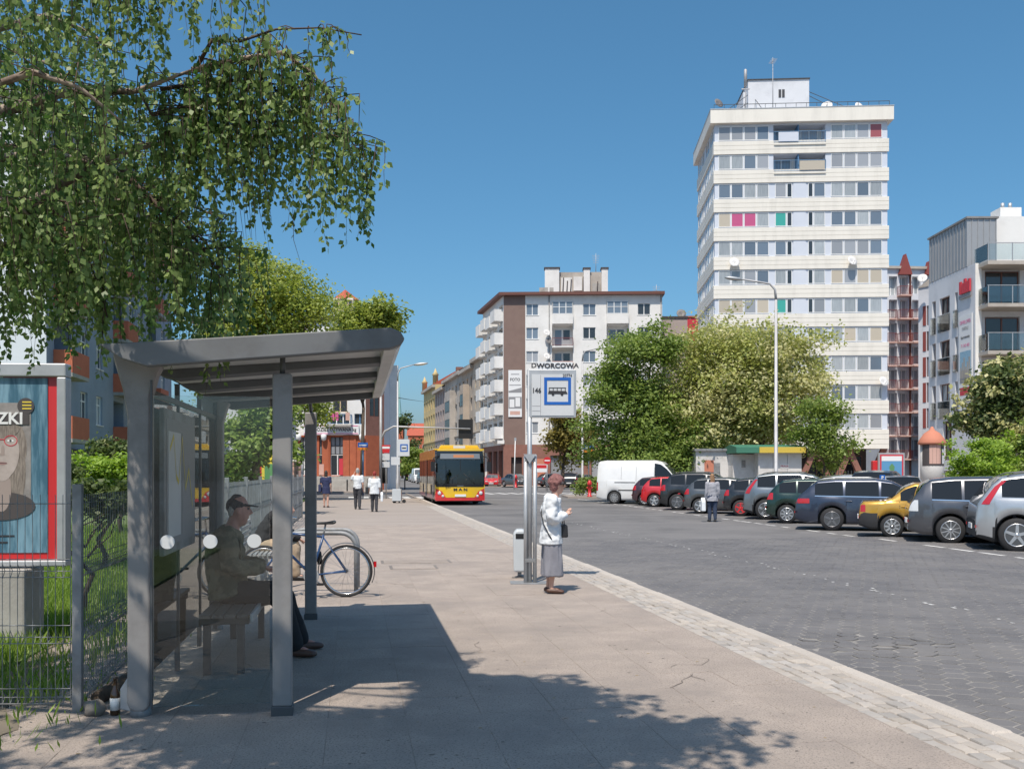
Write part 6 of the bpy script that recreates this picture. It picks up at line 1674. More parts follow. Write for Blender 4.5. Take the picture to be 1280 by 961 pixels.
    for (a, b) in s['wins']:
        side_patch('side_window', glassm, a, b, wl, wh_, .006, 10)
    if s.get('chrome'):
        side_patch('chrome_strip', 'chrome', s['wins'][0][0], s['wins'][-1][1], lambda x: B_(x) + .012, lambda x: B_(x) + .036, .008, 14)
    def top_patch(pname, m, x0, x1, k=6, frac=.93):
        P = []
        for i in range(k + 1):
            x = x0 + (x1 - x0) * i / k; h = sec(x); ht = h[10][0] * frac; zt = T(x)
            dx = T(min(L, x + .02)) - T(max(0, x - .02)); nx, nz = -dx, .04; l_ = math.hypot(nx, nz); nx, nz = nx / l_ * .007, nz / l_ * .007
            P.append([(x + nx, ht * f, np.interp(abs(ht * f), [0, h[11][0], h[10][0]], [zt + .018, zt + .004, h[10][1]]) + nz) for f in (-1, -.66, -.33, 0, .33, .66, 1)])
        return MB().grid(P).build(pname, m, o)
    if kind != 'van':
        top_patch('rear_window', 'car_window', *s['rear'])
    top_patch('windscreen', 'car_window_clear', *s['front'])
    # lamps
    tl = tail if tail and len(tail) == 4 else {'hatch': (.0, .22, .78, 1.0), 'suv': (.0, .26, .86, 1.12), 'wagon': (.0, .40, .78, .92), 'sedan': (.0, .16, .66, .84), 'mpv': (.0, .22, .76, 1.02), 'van': (.0, .09, .7, 1.15)}[kind]
    if tail and len(tail) == 2:              # a tall lamp that climbs the rear pillar
        for sg in (-1, 1):
            rowsl = []
            for k in range(9):
                z = tail[0] + (tail[1] - tail[0]) * k / 8
                xe = next(x for x in np.linspace(0, 1.2, 241) if T(x) - .045 >= z) + .03
                wdt = .15 * (1 - .45 * k / 8)
                rowsl.append([(x, sg * (ys(x, z) + .008), z) for x in (xe, xe + wdt / 2, xe + wdt)])
            MB().grid(rowsl).build('tail_light', 'tail_red', o)
    else: side_patch('tail_light', 'tail_red' if kind != 'mpv' else 'lamp_clear', tl[0] + .015, tl[1], tl[2], lambda x: min(tl[3], T(x) - .03) if x < .2 else tl[3], .007, 5)
    hz0, hz1 = T(L - .35) - .20, T(L - .35) - .04
    side_patch('headlight', 'lamp_clear', L - .42, L - .06, hz0, lambda x: min(hz1, T(x) - .05), .006, 5)
    for sg in (-1, 1):
        MB().box(-.012, .0, sg * (hwW * .86) - .11, sg * (hwW * .86) + .0 if sg > 0 else sg * (hwW * .86) + .11, .50, .56).build('tail_light' if False else 'reflector', 'tail_red', o)
        MB().box(L - .03, L + .01, sg * hwW * .62 - .14, sg * hwW * .62 + .14, hz0 - .02, hz0 + .09).build('headlight', 'lamp_clear', o)
    if plate:
        MB().box(-.022, -.002, -.26, .26, .46, .57).build('number_plate', 'white_sign', o); MB().box(L + .0, L + .022, -.26, .26, .36, .47).build('number_plate', 'white_sign', o)
    MB().box(L - .02, L + .012, -hwW * .5, hwW * .5, .5, .6).build('grille', 'cladding', o)
    if not low:
        seams = [s['wins'][-1][0] - .03, s['wins'][-1][1] + .05] + ([s['wins'][-2][0] - .02] if len(s['wins']) > 1 else [])
        if kind == 'van': seams = [1.35, 2.15, 3.1, 4.15]
        for x in seams:
            z0 = sill + .06
            for xa in (xr, xf):
                if abs(x - xa) < Ra + .02: z0 = max(z0, r + Ra * .95)
            side_patch('door_gap', 'black', x - .006, x + .006, z0, lambda q: B_(q) + (.02 if kind != 'van' else .7), .002, 1)
        for x in [s['wins'][-1][0] + .12] + ([s['wins'][-2][0] + .1] if len(s['wins']) > 1 else []):
            for sg in (-1, 1):
                z = B_(x) - .11; y = sg * (ys(x, z) + .012)
                MB().box(x - .09, x + .09, y - .012, y + .012, z - .014, z + .014).build('door_handle', pnt if kind != 'van' else 'cladding', o, bevel=.005)
        if kind == 'van':
            for sg in (-1,): side_patch('rub_strip', 'cladding', 1.2, 3.0, .70, .76, .008, 8); side_patch('slide_rail', 'cladding', 1.0, 2.1, 1.12, 1.16, .008, 6)
    if kind in ('suv', 'wagon') and not low:
        for sg in (-1, 1):
            MB().tube([(x, sg * (sec(x)[10][0] - .02), sec(x)[10][1] + (.06 if .75 < x < 2.1 else .015)) for x in (.62, .78, 1.1, 1.5, 1.9, 2.05, 2.2)], .014, 6).build('roof_rail', 'steel_dark' if kind == 'suv' else 'galv', o)
    xm = s['wins'][-1][1] - .12
    for sg in (-1, 1):
        z = B_(xm) + .09; MB().ball((xm, sg * (ys(xm, z) + .10), z), (.07, .11, .075), 10, 6).build('wing_mirror', pnt if kind != 'van' else 'cladding', o)
    ty, rm = wheel_mesh(r, .2, *rim)
    for xa in (xr, xf):
        for sg in (-1, 1):
            wv = put('wheel', ty, o, (xa, sg * (hwW - .12), r), 0 if sg < 0 else PI)
            put('rim', rm, wv)
    return o
car('parked_suv', 'silver off-roader with tall red tail light at the right picture edge', 'suv', 'paint_silver', (1270.6, 690), rim=('five', 'alloy'), tail=(1.0, 1.5))
car('parked_car', 'dark grey people carrier with sun glinting on its windows', 'mpv', 'paint_darkgrey', (1188, 679.6), rim=('multi', 'alloy'))
car('parked_car', 'gold saloon with black rear bumper and steel wheels', 'sedan', 'paint_gold', (1115, 672), rim=('cap', 'alloy'), bumper=True)
car('parked_car', 'dark navy estate car with chrome window line', 'wagon', 'paint_navy', (1040, 663), rim=('five', 'alloy_dark'))
car('parked_car', 'very dark green hatchback with silver wheel covers', 'hatch', 'paint_green', (983.7, 654), rim=('cap', 'alloy'))
car('parked_suv', 'blue-grey sport utility car with long vertical tail lights', 'suv', 'paint_bluegrey', (957, 649.2), rim=('y', 'alloy'), tail=(.92, 1.42))
car('parked_car', 'dark car with red wheels between two grey ones', 'hatch', 'paint_black', (926, 645), rim=('five', 'red_paint'))
car('parked_car', 'dark grey hatchback behind the walking woman', 'hatch', 'paint_grey', (875, 641.8), rim=('y', 'alloy'))
car('parked_suv', 'black sport utility car next to the red hatchback', 'suv', 'paint_black', (846.5, 637.6), rim=('five', 'alloy_dark'))
car('parked_car', 'bright red small hatchback in the parking row', 'hatch', 'paint_red', (818, 633.5), rim=('five', 'alloy'))
car('parked_car', 'plum dark small car squeezed behind the white van', 'hatch', 'paint_plum', (806, 631.6), rim=('cap', 'alloy'))
car('delivery_van', 'white panel van at the far end of the parking row', 'van', 'paint_white', (768, 629.7), rim=('cap', 'galv_dull'), cat='van')
car('parked_car', 'silver estate car in the row behind the navy one', 'wagon', 'paint_silver', loc=(X(1010, 40), 39.4, ROADZ + .08), rz=R(4), low=True)
car('parked_car', 'pale silver hatchback seen from behind, in front of the advertising column', 'hatch', 'paint_silver', loc=(X(1133, 37), 37, .01), rz=R(86), low=True)
car('parked_car', 'dark hatchback behind the round green bush side, at the right edge', 'hatch', 'paint_navy', loc=(X(1252, 29), 29, .01), rz=R(5), low=True)
car('parked_suv', 'dark off-roader in the second row left of the pale hatchback', 'suv', 'paint_black', loc=(X(1088, 38), 38, .01), rz=R(60), low=True)
# far traffic
car('red_car', 'red car facing the camera just right of the bus', 'hatch', 'paint_red', loc=(X(617, 108), 108 + 4, ROADZ), rz=R(-94), low=True)
car('far_car', 'grey car parked by the corner house next to the red one', 'sedan', 'paint_grey', loc=(X(633, 106), 108, ROADZ + .09), rz=R(-60), low=True)
car('far_suv', 'black off-roader seen from behind near the no-entry sign', 'suv', 'paint_black', loc=(X(711, 103), 103, ROADZ), rz=R(80), low=True)
car('far_car', 'grey car left of the black off-roader near the brick shop', 'hatch', 'paint_grey', loc=(X(674, 106), 106, ROADZ + .09), rz=R(20), low=True)
car('far_car', 'dark red car half hidden right of the black off-roader', 'hatch', 'paint_plum', loc=(X(722, 104), 105, ROADZ), rz=R(60), low=True)
car('far_van', 'white van parked far down the street by the trees', 'van', 'paint_white', loc=(X(517, 150), 155, ROADZ), rz=R(-78), low=True, cat='van')
car('far_car', 'dark car parked far down the street behind the bus', 'suv', 'paint_grey', loc=(X(525, 135), 139, ROADZ), rz=R(-78), low=True)
car('far_car', 'pale car parked far down the street left of the others', 'hatch', 'paint_silver', loc=(X(513, 170), 174, ROADZ), rz=R(-78), low=True)

# ---- the bus
YBu = 48.6
bus = thing('city_bus', 'yellow and red city bus coming towards the stop', 'bus', (X(575.5, YBu), YBu, ROADZ), ROAD_ANG)
hw = 1.26; LBu = 12.0; HBu = 2.86
def yf(x, z): return .16 * (x / hw) ** 2 + .10 * max(0, (z - .9) / 2.0) ** 1.5
def fpatch(name, m, pts, off=0, parent=bus, nx=10, nz=3):
    """pts: lower-left, lower-right, upper-right, upper-left in (x, z) on the curved front"""
    (a, b, c, d) = [Vector(p) for p in pts]; P = []
    for j in range(nz + 1):
        l = a.lerp(d, j / nz); r_ = b.lerp(c, j / nz); P.append([])
        for i in range(nx + 1):
            q = l.lerp(r_, i / nx); P[-1].append((q.x, yf(q.x, q.y) - off, q.y))
    return MB().grid(P).build(name, m, parent)
fpatch('front_skirt', 'paint_busred', [(-hw, .24), (hw, .24), (hw, .62), (-hw, .62)])
fpatch('front_panel', 'paint_yellow', [(-hw, .62), (hw, .62), (hw, 1.02), (-hw, 1.02)])
fpatch('front_stripe', 'paint_yellow', [(-.72, .40), (.72, .40), (.95, .62), (-.95, .62)], .006)
for sg in (-1, 1):
    q = [(.70, .34), (1.24, .34), (1.24, .86), (.92, .70)]
    fpatch('lamp_housing', 'paint_busred', [(sg * x, z) for x, z in q], .008)
    for cx, cz, rr_ in ((1.05, .62, .10), (.88, .47, .07)):
        y_ = yf(cx, cz); MB().lathe([(0, -.02), (rr_ * .8, -.018), (rr_, 0)], 14, (sg * cx, y_ - .012, cz), 'y').build('headlight', 'lamp_clear', bus)
fpatch('windscreen', 'bus_glass', [(-hw + .05, 1.02), (hw - .05, 1.02), (hw - .06, 2.30), (-hw + .06, 2.30)], .01, nz=6)
fpatch('windscreen_base', 'black_gloss', [(-hw + .04, .94), (hw - .04, .94), (hw - .04, 1.12), (-hw + .04, 1.12)], .014)
MB().box(-.015, .015, yf(0, 2) - .025, yf(0, 2) + .01, 1.1, 2.3).build('screen_divider', 'black', bus)
hd = fpatch('destination_box', 'black_gloss', [(-hw + .04, 2.30), (hw - .04, 2.30), (hw - .10, 2.76), (-hw + .10, 2.76)], .012)
mat('led', (.55, .22, .10), .5); mat('display', (.20, .22, .24), .25)
fpatch('display', 'display', [(-1.02, 2.36), (1.02, 2.36), (1.0, 2.62), (-1.0, 2.62)], .02, hd)
fpatch('display_text', 'led', [(-.35, 2.42), (.7, 2.42), (.7, 2.56), (-.35, 2.56)], .026, hd)
fpatch('brow', 'paint_yellow', [(-hw + .10, 2.76), (hw - .10, 2.76), (hw - .16, 2.87), (-hw + .16, 2.87)])
for sg in (-1, 1):
    MB().grid([[(sg * (hw - .05 * t_), yf(hw, z) - .0 - .0 * t_, z) for z, t_ in ((.3, 0), (1.0, 0), (1.8, .6), (2.3, 1), (2.8, 2))], [(sg * hw, .42, z) for z in (.3, 1.0, 1.8, 2.3, 2.8)]]).build('corner_pillar', 'paint_yellow' if sg > 0 else 'black_gloss', bus)
sh_ = MB()
for sg in (-1, 1):
    x0, x1 = sorted((sg * hw, sg * (hw - .05)))
    sh_.box(x0, x1, .42, LBu, .30, 1.05, 0); sh_.box(x0, x1, .42, LBu, 2.35, 2.86, 0)
    for y in np.arange(.42, LBu + .01, 1.65): sh_.box(x0, x1, y, min(y + .10, LBu), 1.05, 2.35, 1)
sh_.box(-hw + .05, hw - .05, .25, LBu, 2.80, 2.87, 0); sh_.box(-hw + .05, hw - .05, LBu - .05, LBu, .3, 2.80, 0); sh_.box(-hw + .05, hw - .05, .3, LBu - .06, .32, .40, 2)
sh_.build('body', ['paint_yellow', 'black_gloss', 'interior_dark'], bus)
for sg in (-1, 1):
    for y in np.arange(.52, LBu - 1, 1.65):
        x0, x1 = sorted((sg * (hw - .006), sg * (hw - .022))); MB().box(x0, x1, y, y + 1.53, 1.06, 2.34).build('side_window', 'bus_glass', bus)
    x0, x1 = sorted((sg * (hw + .003), sg * (hw + .012))); MB().box(x0, x1, .5, LBu - .02, .30, .50).build('side_stripe', 'paint_busred', bus)
for y in (.65, 5.6):
    MB().box(-hw - .016, -hw - .006, y, y + 1.25, .34, 2.36).build('door', 'black_gloss', bus); MB().box(-hw - .03, -hw - .017, y + .61, y + .64, .34, 2.36).build('door_seal', 'black', bus)
rp_ = MB().prism([(-1.05, 2.871), (1.05, 2.871), (.95, 3.06), (-.95, 3.06)], 'y', .55, 2.6); rp_.build('roof_pod', 'paint_yellow', bus, bevel=.03)
MB().box(-.3, .3, .53, .549, 2.9, 3.04).build('pod_grille', 'panel_grey', bus); MB().prism([(-1.0, 2.871), (1.0, 2.871), (.9, 3.0), (-.9, 3.0)], 'y', 5.5, 9.5).build('roof_pod', 'paint_yellow', bus, bevel=.03)
MB().box(-hw + .1, hw - .1, 3.0, 3.05, .42, 2.3).build('partition', 'interior_dark', bus)
MB().box(-hw + .06, hw - .06, .36, .8, .62, 1.05).build('dashboard', 'black', bus)
MB().box(.35, .85, 1.15, 1.65, .5, 1.5).build('driver_seat', 'cloth_jeans', bus)
stw = MB().lathe([(.21, 0), (.225, .012), (.21, .024), (.195, .012), (.21, 0)], 20); stw.xf(Matrix.Translation((.6, .75, 1.2)) @ Matrix.Rotation(R(-35), 4, 'X')); stw.build('steering_wheel', 'black', bus)
for k in range(4): MB().box(-.9 + (k % 2) * .5, -.5 + (k % 2) * .5, 1.7 + (k // 2) * .8, 2.0 + (k // 2) * .8, .4, 1.5).build('seat', 'cloth_blue', bus)
for sg in (-1, 1):
    mr = MB(); mr.tube([(sg * 1.1, .05, 2.5), (sg * 1.38, -.28, 2.4), (sg * 1.42, -.3, 2.2)], .03, 8); mr.box(sg * 1.42 - .1, sg * 1.42 + .1, -.36, -.26, 1.72, 2.2); mr.build('mirror', 'black', bus)
for x0, x1 in ((-.85, -.1), (.75, .15)):
    y0, y1 = yf(x0, 1.1) - .035, yf(x1, 1.6) - .035; MB().tube([(x0, y0, 1.08), (x1, y1, 1.55 if x0 < 0 else 1.62)], .014, 5).build('wiper', 'black', bus)
o_ = put_text('M A N', .17, 'ink_black', bus, (.0, yf(0, .8) - .012, .80), sx=1.5, bold=.008)
put_text('8103', .13, 'ink_black', bus, (-.62, yf(.62, .9) - .014, .90))
MB().box(-.28, .28, yf(0, .5) - .03, yf(0, .5) - .008, .44, .56).build('number_plate', 'white_sign', bus)
MB().box(-.16, .16, yf(0, .9) - .02, yf(0, .9) - .004, .98, 1.0).build('trim', 'chrome', bus)
ty, rm = wheel_mesh(.47, .28, 'cap', 'galv_dull')
for y in (2.6, 8.6):
    for sg in (-1, 1):
        wv = put('wheel', ty, bus, (sg * (hw - .17), y, .47), -PI / 2 if sg < 0 else PI / 2); put('rim', rm, wv)
    MB().box(-hw - .005, -hw + .001, y - .6, y + .6, .29, 1.02).build('wheel_arch', 'black', bus)
MB().box(-hw + .1, hw - .1, .35, LBu - .2, .18, .318).build('underbody', 'black', bus)

# ---- bicycle
x, y = G(433, 746)
bc = thing('bicycle', 'blue bicycle with black saddle leaning at the hoops', 'bicycle', (x, y, 0), R(3))
wr = .335
def bike_wheel(cx):
    ty = MB()
    n = 40; P = [[(cx + (wr - .018 + .018 * math.cos(b)) * math.cos(a), .018 * math.sin(b), wr + (wr - .018 + .018 * math.cos(b)) * math.sin(a)) for b in [2 * PI * q / 8 for q in range(9)]] for a in [2 * PI * k / n for k in range(n + 1)]]
    t = MB().grid(P).build('wheel', 'rubber', bc)
    P = [[(cx + (wr - .042 + .012 * math.cos(b)) * math.cos(a), .012 * math.sin(b), wr + (wr - .042 + .012 * math.cos(b)) * math.sin(a)) for b in [2 * PI * q / 6 for q in range(7)]] for a in [2 * PI * k / n for k in range(n + 1)]]
    MB().grid(P).build('rim', 'chrome', t)
    s = MB()
    for k in range(28):
        a = 2 * PI * k / 28; d = .25 * (1 if k % 2 else -1)
        s.tube([(cx + .02 * math.cos(a + d * 4), .02 * (1 if k % 4 < 2 else -1), wr + .02 * math.sin(a + d * 4)), (cx + (wr - .045) * math.cos(a), 0, wr + (wr - .045) * math.sin(a))], .0014, 3, cap=False)
    s.build('spokes', 'chrome', t); MB().lathe([(.022, -.05), (.022, .05)], 10, (cx, 0, wr), 'y').build('hub', 'steel_dark', t)
bike_wheel(0); bike_wheel(-1.05)
mat('bike_blue', (.02, .06, .16), .3, coat=.6)
bb_ = (-.44, 0, .28); st_ = (-.29, 0, .80); hd_ = (-.83, 0, .83); hd2 = (-.86, 0, .70)
fr = MB()
for a, b, r_ in (((0, .06, wr), bb_, .011), ((0, -.06, wr), bb_, .011), ((0, .06, wr), (st_[0], 0, .76), .009), ((0, -.06, wr), (st_[0], 0, .76), .009), (bb_, st_, .016), (bb_, hd2, .018), ((st_[0] - .01, 0, .77), hd_, .016), (hd_, hd2, .02), (hd2, (-.93, .05, .5), .012), ((-.93, .05, .5), (-1.05, .05, wr), .01), (hd2, (-.93, -.05, .5), .012), ((-.93, -.05, .5), (-1.05, -.05, wr), .01)):
    fr.tube([a, b], r_, 8)
fr.build('frame', 'bike_blue', bc)
MB().tube([st_, (-.265, 0, .93)], .012, 8).build('seat_post', 'galv', bc)
sad = MB().prism([(-.42, .935), (-.40, .93), (-.15, .935), (-.13, .955), (-.15, .985), (-.25, .965), (-.41, .96)], 'y', -.05, .05); sad.v = [(v[0], v[1] * (1.4 if v[0] > -.22 else .5), v[2]) for v in sad.v]; sad.build('saddle', 'leather_black', bc, bevel=.015)
MB().tube([(-.83, 0, .83), (-.81, 0, 1.0), (-.86, -.05, 1.02), (-.78, -.27, 1.02), (-.68, -.29, 1.0)], .012, 8).build('handlebar', 'chrome', bc); MB().tube([(-.86, .05, 1.02), (-.78, .27, 1.02), (-.68, .29, 1.0)], .012, 8).build('handlebar', 'chrome', bc)
MB().lathe([(.095, -.004), (.10, 0), (.095, .004), (.03, .004)], 24, (bb_[0], -.05, bb_[2]), 'y').build('chainring', 'galv', bc)
for sg, d in ((-1, (.12, -.10)), (1, (-.12, .10))):
    c = MB().tube([(bb_[0], sg * .07, bb_[2]), (bb_[0] + d[0], sg * .08, bb_[2] + d[1])], .01, 6).build('crank', 'galv', bc); MB().box(bb_[0] + d[0] - .05, bb_[0] + d[0] + .05, sg * .085 - (.0 if sg > 0 else .08), sg * .085 + (.08 if sg > 0 else .0), bb_[2] + d[1] - .012, bb_[2] + d[1] + .012).build('pedal', 'black', c)
gd = MB(); P = [[(q * math.cos(a), y_, wr + q * math.sin(a)) for y_, q in ((-.03, wr + .02), (0, wr + .03), (.03, wr + .02))] for a in [R(-25) + (R(190) - R(-25)) * k / 24 for k in range(25)]]; gd.grid(P); gd.build('mudguard', 'steel_dark', bc)
MB().box(wr + .015, wr + .05, -.025, .025, wr + .05, wr + .12).build('rear_light', 'tail_red', bc)
MB().tube([(-.36, .04, .58), (-.34, .05, .42)], .035, 8).build('bottle_cage', 'black', bc)

# ------------------------------------------------------------------ people
from mathutils import noise as mnoise
FOLDS = {'jacket': (.016, 9), 'trousers': (.008, 8), 'top': (.010, 8), 'skirt': (.010, 6), 'culottes': (.022, 13), 'hair': (.004, 30)}
def blob(name, parts, m, parent, voxel=.012, smooth=3):
    """parts: chains of (point, ra, rb) grown together into one continuous surface"""
    mb = MB()
    for ch in parts:
        side = ch.get('side'); pts = [Vector(p[0]) for p in ch['p']]; rad = [(p[1], p[2] if len(p) > 2 else p[1]) for p in ch['p']]
        # dense spline through the joints
        P, Q = [], []
        n = ch.get('n', 4)
        for i in range(len(pts) - 1):
            p0, p1, p2, p3 = pts[max(i - 1, 0)], pts[i], pts[i + 1], pts[min(i + 2, len(pts) - 1)]
            for k in range(n):
                t = k / n; t2, t3 = t * t, t * t * t
                P.append(.5 * ((2 * p1) + (p2 - p0) * t + (2 * p0 - 5 * p1 + 4 * p2 - p3) * t2 + (3 * p1 - p0 - 3 * p2 + p3) * t3))
                Q.append((rad[i][0] + (rad[i + 1][0] - rad[i][0]) * t, rad[i][1] + (rad[i + 1][1] - rad[i][1]) * t))
        P.append(pts[-1]); Q.append(rad[-1])
        if ch.get('round', True):
            d0 = (P[0] - P[1]).normalized(); d1 = (P[-1] - P[-2]).normalized(); r0, r1 = min(Q[0]), min(Q[-1])
            P = [P[0] + d0 * r0 * .8, P[0] + d0 * r0 * .45] + P + [P[-1] + d1 * r1 * .45, P[-1] + d1 * r1 * .8]
            Q = [(Q[0][0] * .5, Q[0][1] * .5), (Q[0][0] * .85, Q[0][1] * .85)] + Q + [(Q[-1][0] * .85, Q[-1][1] * .85), (Q[-1][0] * .5, Q[-1][1] * .5)]
        mb.tube(P, Q, 12, side=side)
    me = mb.mesh(name, m, fix=True)
    o = bpy.data.objects.new('tmp', me); COL.objects.link(o)
    md = o.modifiers.new('r', 'REMESH'); md.mode = 'VOXEL'; md.voxel_size = voxel; md.use_smooth_shade = True
    dg = bpy.context.evaluated_depsgraph_get()
    out = bpy.data.meshes.new_from_object(o.evaluated_get(dg))
    bpy.data.objects.remove(o); bpy.data.meshes.remove(me)
    bm = bmesh.new(); bm.from_mesh(out)
    for _ in range(smooth): bmesh.ops.smooth_vert(bm, verts=bm.verts, factor=.5, use_axis_x=True, use_axis_y=True, use_axis_z=True)
    if name in FOLDS:                            # creases of the cloth
        am, fq = FOLDS[name]; bm.normal_update(); sd_ = Vector((random.random() * 9, random.random() * 9, 0))
        for v in bm.verts:
            q = Vector((v.co.x * fq, v.co.y * fq, v.co.z * fq * (.14 if name in ('skirt', 'culottes') else 1.3))) + sd_
            v.co += v.normal * am * (mnoise.noise(q) + .45 * mnoise.noise(q * 2.3))
    for f in bm.faces: f.smooth = True
    bm.to_mesh(out); bm.free(); out.name = name
    out.materials.clear(); out.materials.append(M(m))
    return put(name, out, parent)
V = Vector
def pose(H, **ov):
    """joints of a standing figure of height H facing +x"""
    J = dict(pel=V((0, 0, .53 * H)), wai=V((0, 0, .62 * H)), che=V((.005 * H, 0, .73 * H)), nec=V((0, 0, .835 * H)), hed=V((.02 * H, 0, .925 * H)))
    for s, n in ((1, 'l'), (-1, 'r')):
        J['sh' + n] = V((0, s * .105 * H, .80 * H)); J['el' + n] = V((-.015 * H, s * .13 * H, .625 * H)); J['wr' + n] = V((.03 * H, s * .135 * H, .48 * H))
        J['hi' + n] = V((0, s * .05 * H, .515 * H)); J['kn' + n] = V((.015 * H, s * .052 * H, .285 * H)); J['an' + n] = V((-.01 * H, s * .052 * H, .045 * H)); J['to' + n] = V((.085 * H, s * .06 * H, .018 * H))
        J['hd' + n] = None
    J['fwd'] = V((1, 0, 0)); J['H'] = H
    for k, v in ov.items(): J[k] = V(v) if isinstance(v, tuple) else v
    return J
def hand_chains(J, s):
    H = J['H']; w_ = J['wr' + s]; d = J['hd' + s] if J['hd' + s] else (w_ - J['el' + s]); d = V(d).normalized()
    sd = d.cross(V((0, 0, 1))) if abs(d.z) < .9 else d.cross(V((0, 1, 0))); sd = V((1, 0, 0)) - d * d.x if abs(d.x) < .6 else sd
    sd.normalize(); nrm = d.cross(sd); k = H / 1.75
    out = [dict(p=[(w_, .024 * k, .019 * k), (w_ + d * .05 * k, .036 * k, .017 * k), (w_ + d * .095 * k, .038 * k, .014 * k)], side=sd, n=3)]
    for i, L in enumerate((.070, .080, .076, .060)):
        b = w_ + d * .092 * k + sd * (.028 - .0185 * i) * k; c = nrm * (.010 * (1 if s == 'l' else -1))
        out.append(dict(p=[(b, .0088 * k), (b + d * L * .5 * k + c, .0085 * k), (b + d * L * .92 * k + c * 2.6, .0072 * k)], n=2))
    b = w_ + d * .03 * k + sd * .03 * k
    out.append(dict(p=[(b, .011 * k), (b + d * .035 * k + sd * .03 * k, .010 * k), (b + d * .072 * k + sd * .036 * k, .008 * k)], n=2))
    return out
def body_chains(J, f=1.0, torso=1.0, hands=True):
    H = J['H']; k = H; Y_ = V((0, 1, 0)); fw_ = J['fwd']
    sdv = V((-fw_.y, fw_.x, 0))
    ch = [dict(p=[(J['pel'], .098 * k * torso, .072 * k * torso), (J['wai'], .084 * k * torso, .062 * k * torso), (J['che'], .098 * k * torso, .070 * k * torso), (J['che'].lerp(J['nec'], .62), .088 * k, .052 * k), (J['nec'] + (J['hed'] - J['nec']) * .1, .034 * k, .034 * k), (J['hed'] - V((.01 * k, 0, .03 * k)), .032 * k, .034 * k)], side=Y_)]
    hd = J['hed']; hf = J.get('hf', fw_)
    hs = V((-hf.y, hf.x, 0))
    ch.append(dict(p=[(hd + hf * .012 * k - V((0, 0, .052 * k)), .030 * k, .034 * k), (hd - V((0, 0, .022 * k)) + hf * .006 * k, .040 * k, .050 * k), (hd + V((0, 0, .016 * k)), .0435 * k, .054 * k), (hd + V((0, 0, .045 * k)) - hf * .004 * k, .038 * k, .046 * k)], side=hs, n=3))
    ch.append(dict(p=[(hd + hf * .050 * k + V((0, 0, .016 * k)), .006 * k), (hd + hf * .062 * k - V((0, 0, .010 * k)), .010 * k)], n=2))     # nose
    ch.append(dict(p=[(hd + hf * .046 * k - V((0, 0, .034 * k)) + hs * .012 * k, .006 * k), (hd + hf * .046 * k - V((0, 0, .034 * k)) - hs * .012 * k, .006 * k)], n=2))  # lips
    for s in (-1, 1): ch.append(dict(p=[(hd + hs * s * .046 * k - V((0, 0, .012 * k)), .006 * k, .011 * k), (hd + hs * s * .048 * k + V((0, 0, .010 * k)), .006 * k, .012 * k)], n=2))   # ears
    for n in 'lr':
        ch.append(dict(p=[(J['sh' + n], .036 * k), (J['sh' + n].lerp(J['el' + n], .5), .028 * k), (J['el' + n], .024 * k), (J['el' + n].lerp(J['wr' + n], .4), .023 * k), (J['wr' + n], .015 * k)], n=3))
        ch.append(dict(p=[(J['hi' + n], .058 * k), (J['hi' + n].lerp(J['kn' + n], .5), .046 * k), (J['kn' + n], .033 * k), (J['kn' + n].lerp(J['an' + n], .35), .033 * k), (J['kn' + n].lerp(J['an' + n], .75), .022 * k), (J['an' + n], .020 * k)], n=3))
        ch.append(dict(p=[(J['an' + n] - V((0, 0, .012 * k)), .021 * k), (J['an' + n].lerp(J['to' + n], .5), .022 * k, .02 * k), (J['to' + n], .020 * k, .012 * k)], n=3))
        if hands: ch += hand_chains(J, n)
    return ch
def top_chains(J, e=.012, hem=0.0, sleeve=1.0, flare=1.0, torso=1.0):
    """jacket or shirt: torso down to hem (metres below the pelvis) with sleeves"""
    k = J['H']; dn = (J['pel'] - J['wai']).normalized()
    tb = (.098 * k * torso + e) * flare, (.074 * k * torso + e) * flare
    ch = [dict(p=[(J['pel'] + dn * hem, *tb), (J['pel'], .101 * k * torso + e, .074 * k * torso + e), (J['wai'], .090 * k * torso + e, .066 * k * torso + e), (J['che'], .101 * k * torso + e, .073 * k * torso + e), (J['che'].lerp(J['nec'], .62), .090 * k + e, .054 * k + e), (J['nec'] - (J['hed'] - J['nec']) * .05, .042 * k + e * .5, .042 * k + e * .5)], side=V((0, 1, 0)), n=5, round=False)]
    for n in 'lr':
        w_ = J['el' + n].lerp(J['wr' + n], .92) if sleeve >= 1 else (J['el' + n] if sleeve > .5 else J['sh' + n].lerp(J['el' + n], .7))
        mid = [(J['el' + n], .027 * k + e)] if sleeve >= 1 else []
        ch.append(dict(p=[(J['sh' + n], .038 * k + e), (J['sh' + n].lerp(J['el' + n], .5), .031 * k + e), *mid, (w_, (.020 if sleeve >= 1 else .030) * k + e)], n=4))
    return ch
def leg_chains(J, e=.012, to=.93, wide=0.0):
    k = J['H']; ch = [dict(p=[(J['pel'] + (J['wai'] - J['pel']) * .5, .09 * k + e, .066 * k + e), (J['pel'], .099 * k + e, .073 * k + e)], side=V((0, 1, 0)))]
    for n in 'lr':
        a = J['kn' + n].lerp(J['an' + n], to)
        ch.append(dict(p=[(J['hi' + n], .060 * k + e), (J['hi' + n].lerp(J['kn' + n], .5), .049 * k + e + wide * .5), (J['kn' + n], .037 * k + e + wide), (J['kn' + n].lerp(J['an' + n], .4), .035 * k + e + wide), (a, .028 * k + e + wide)], n=4))
    return ch
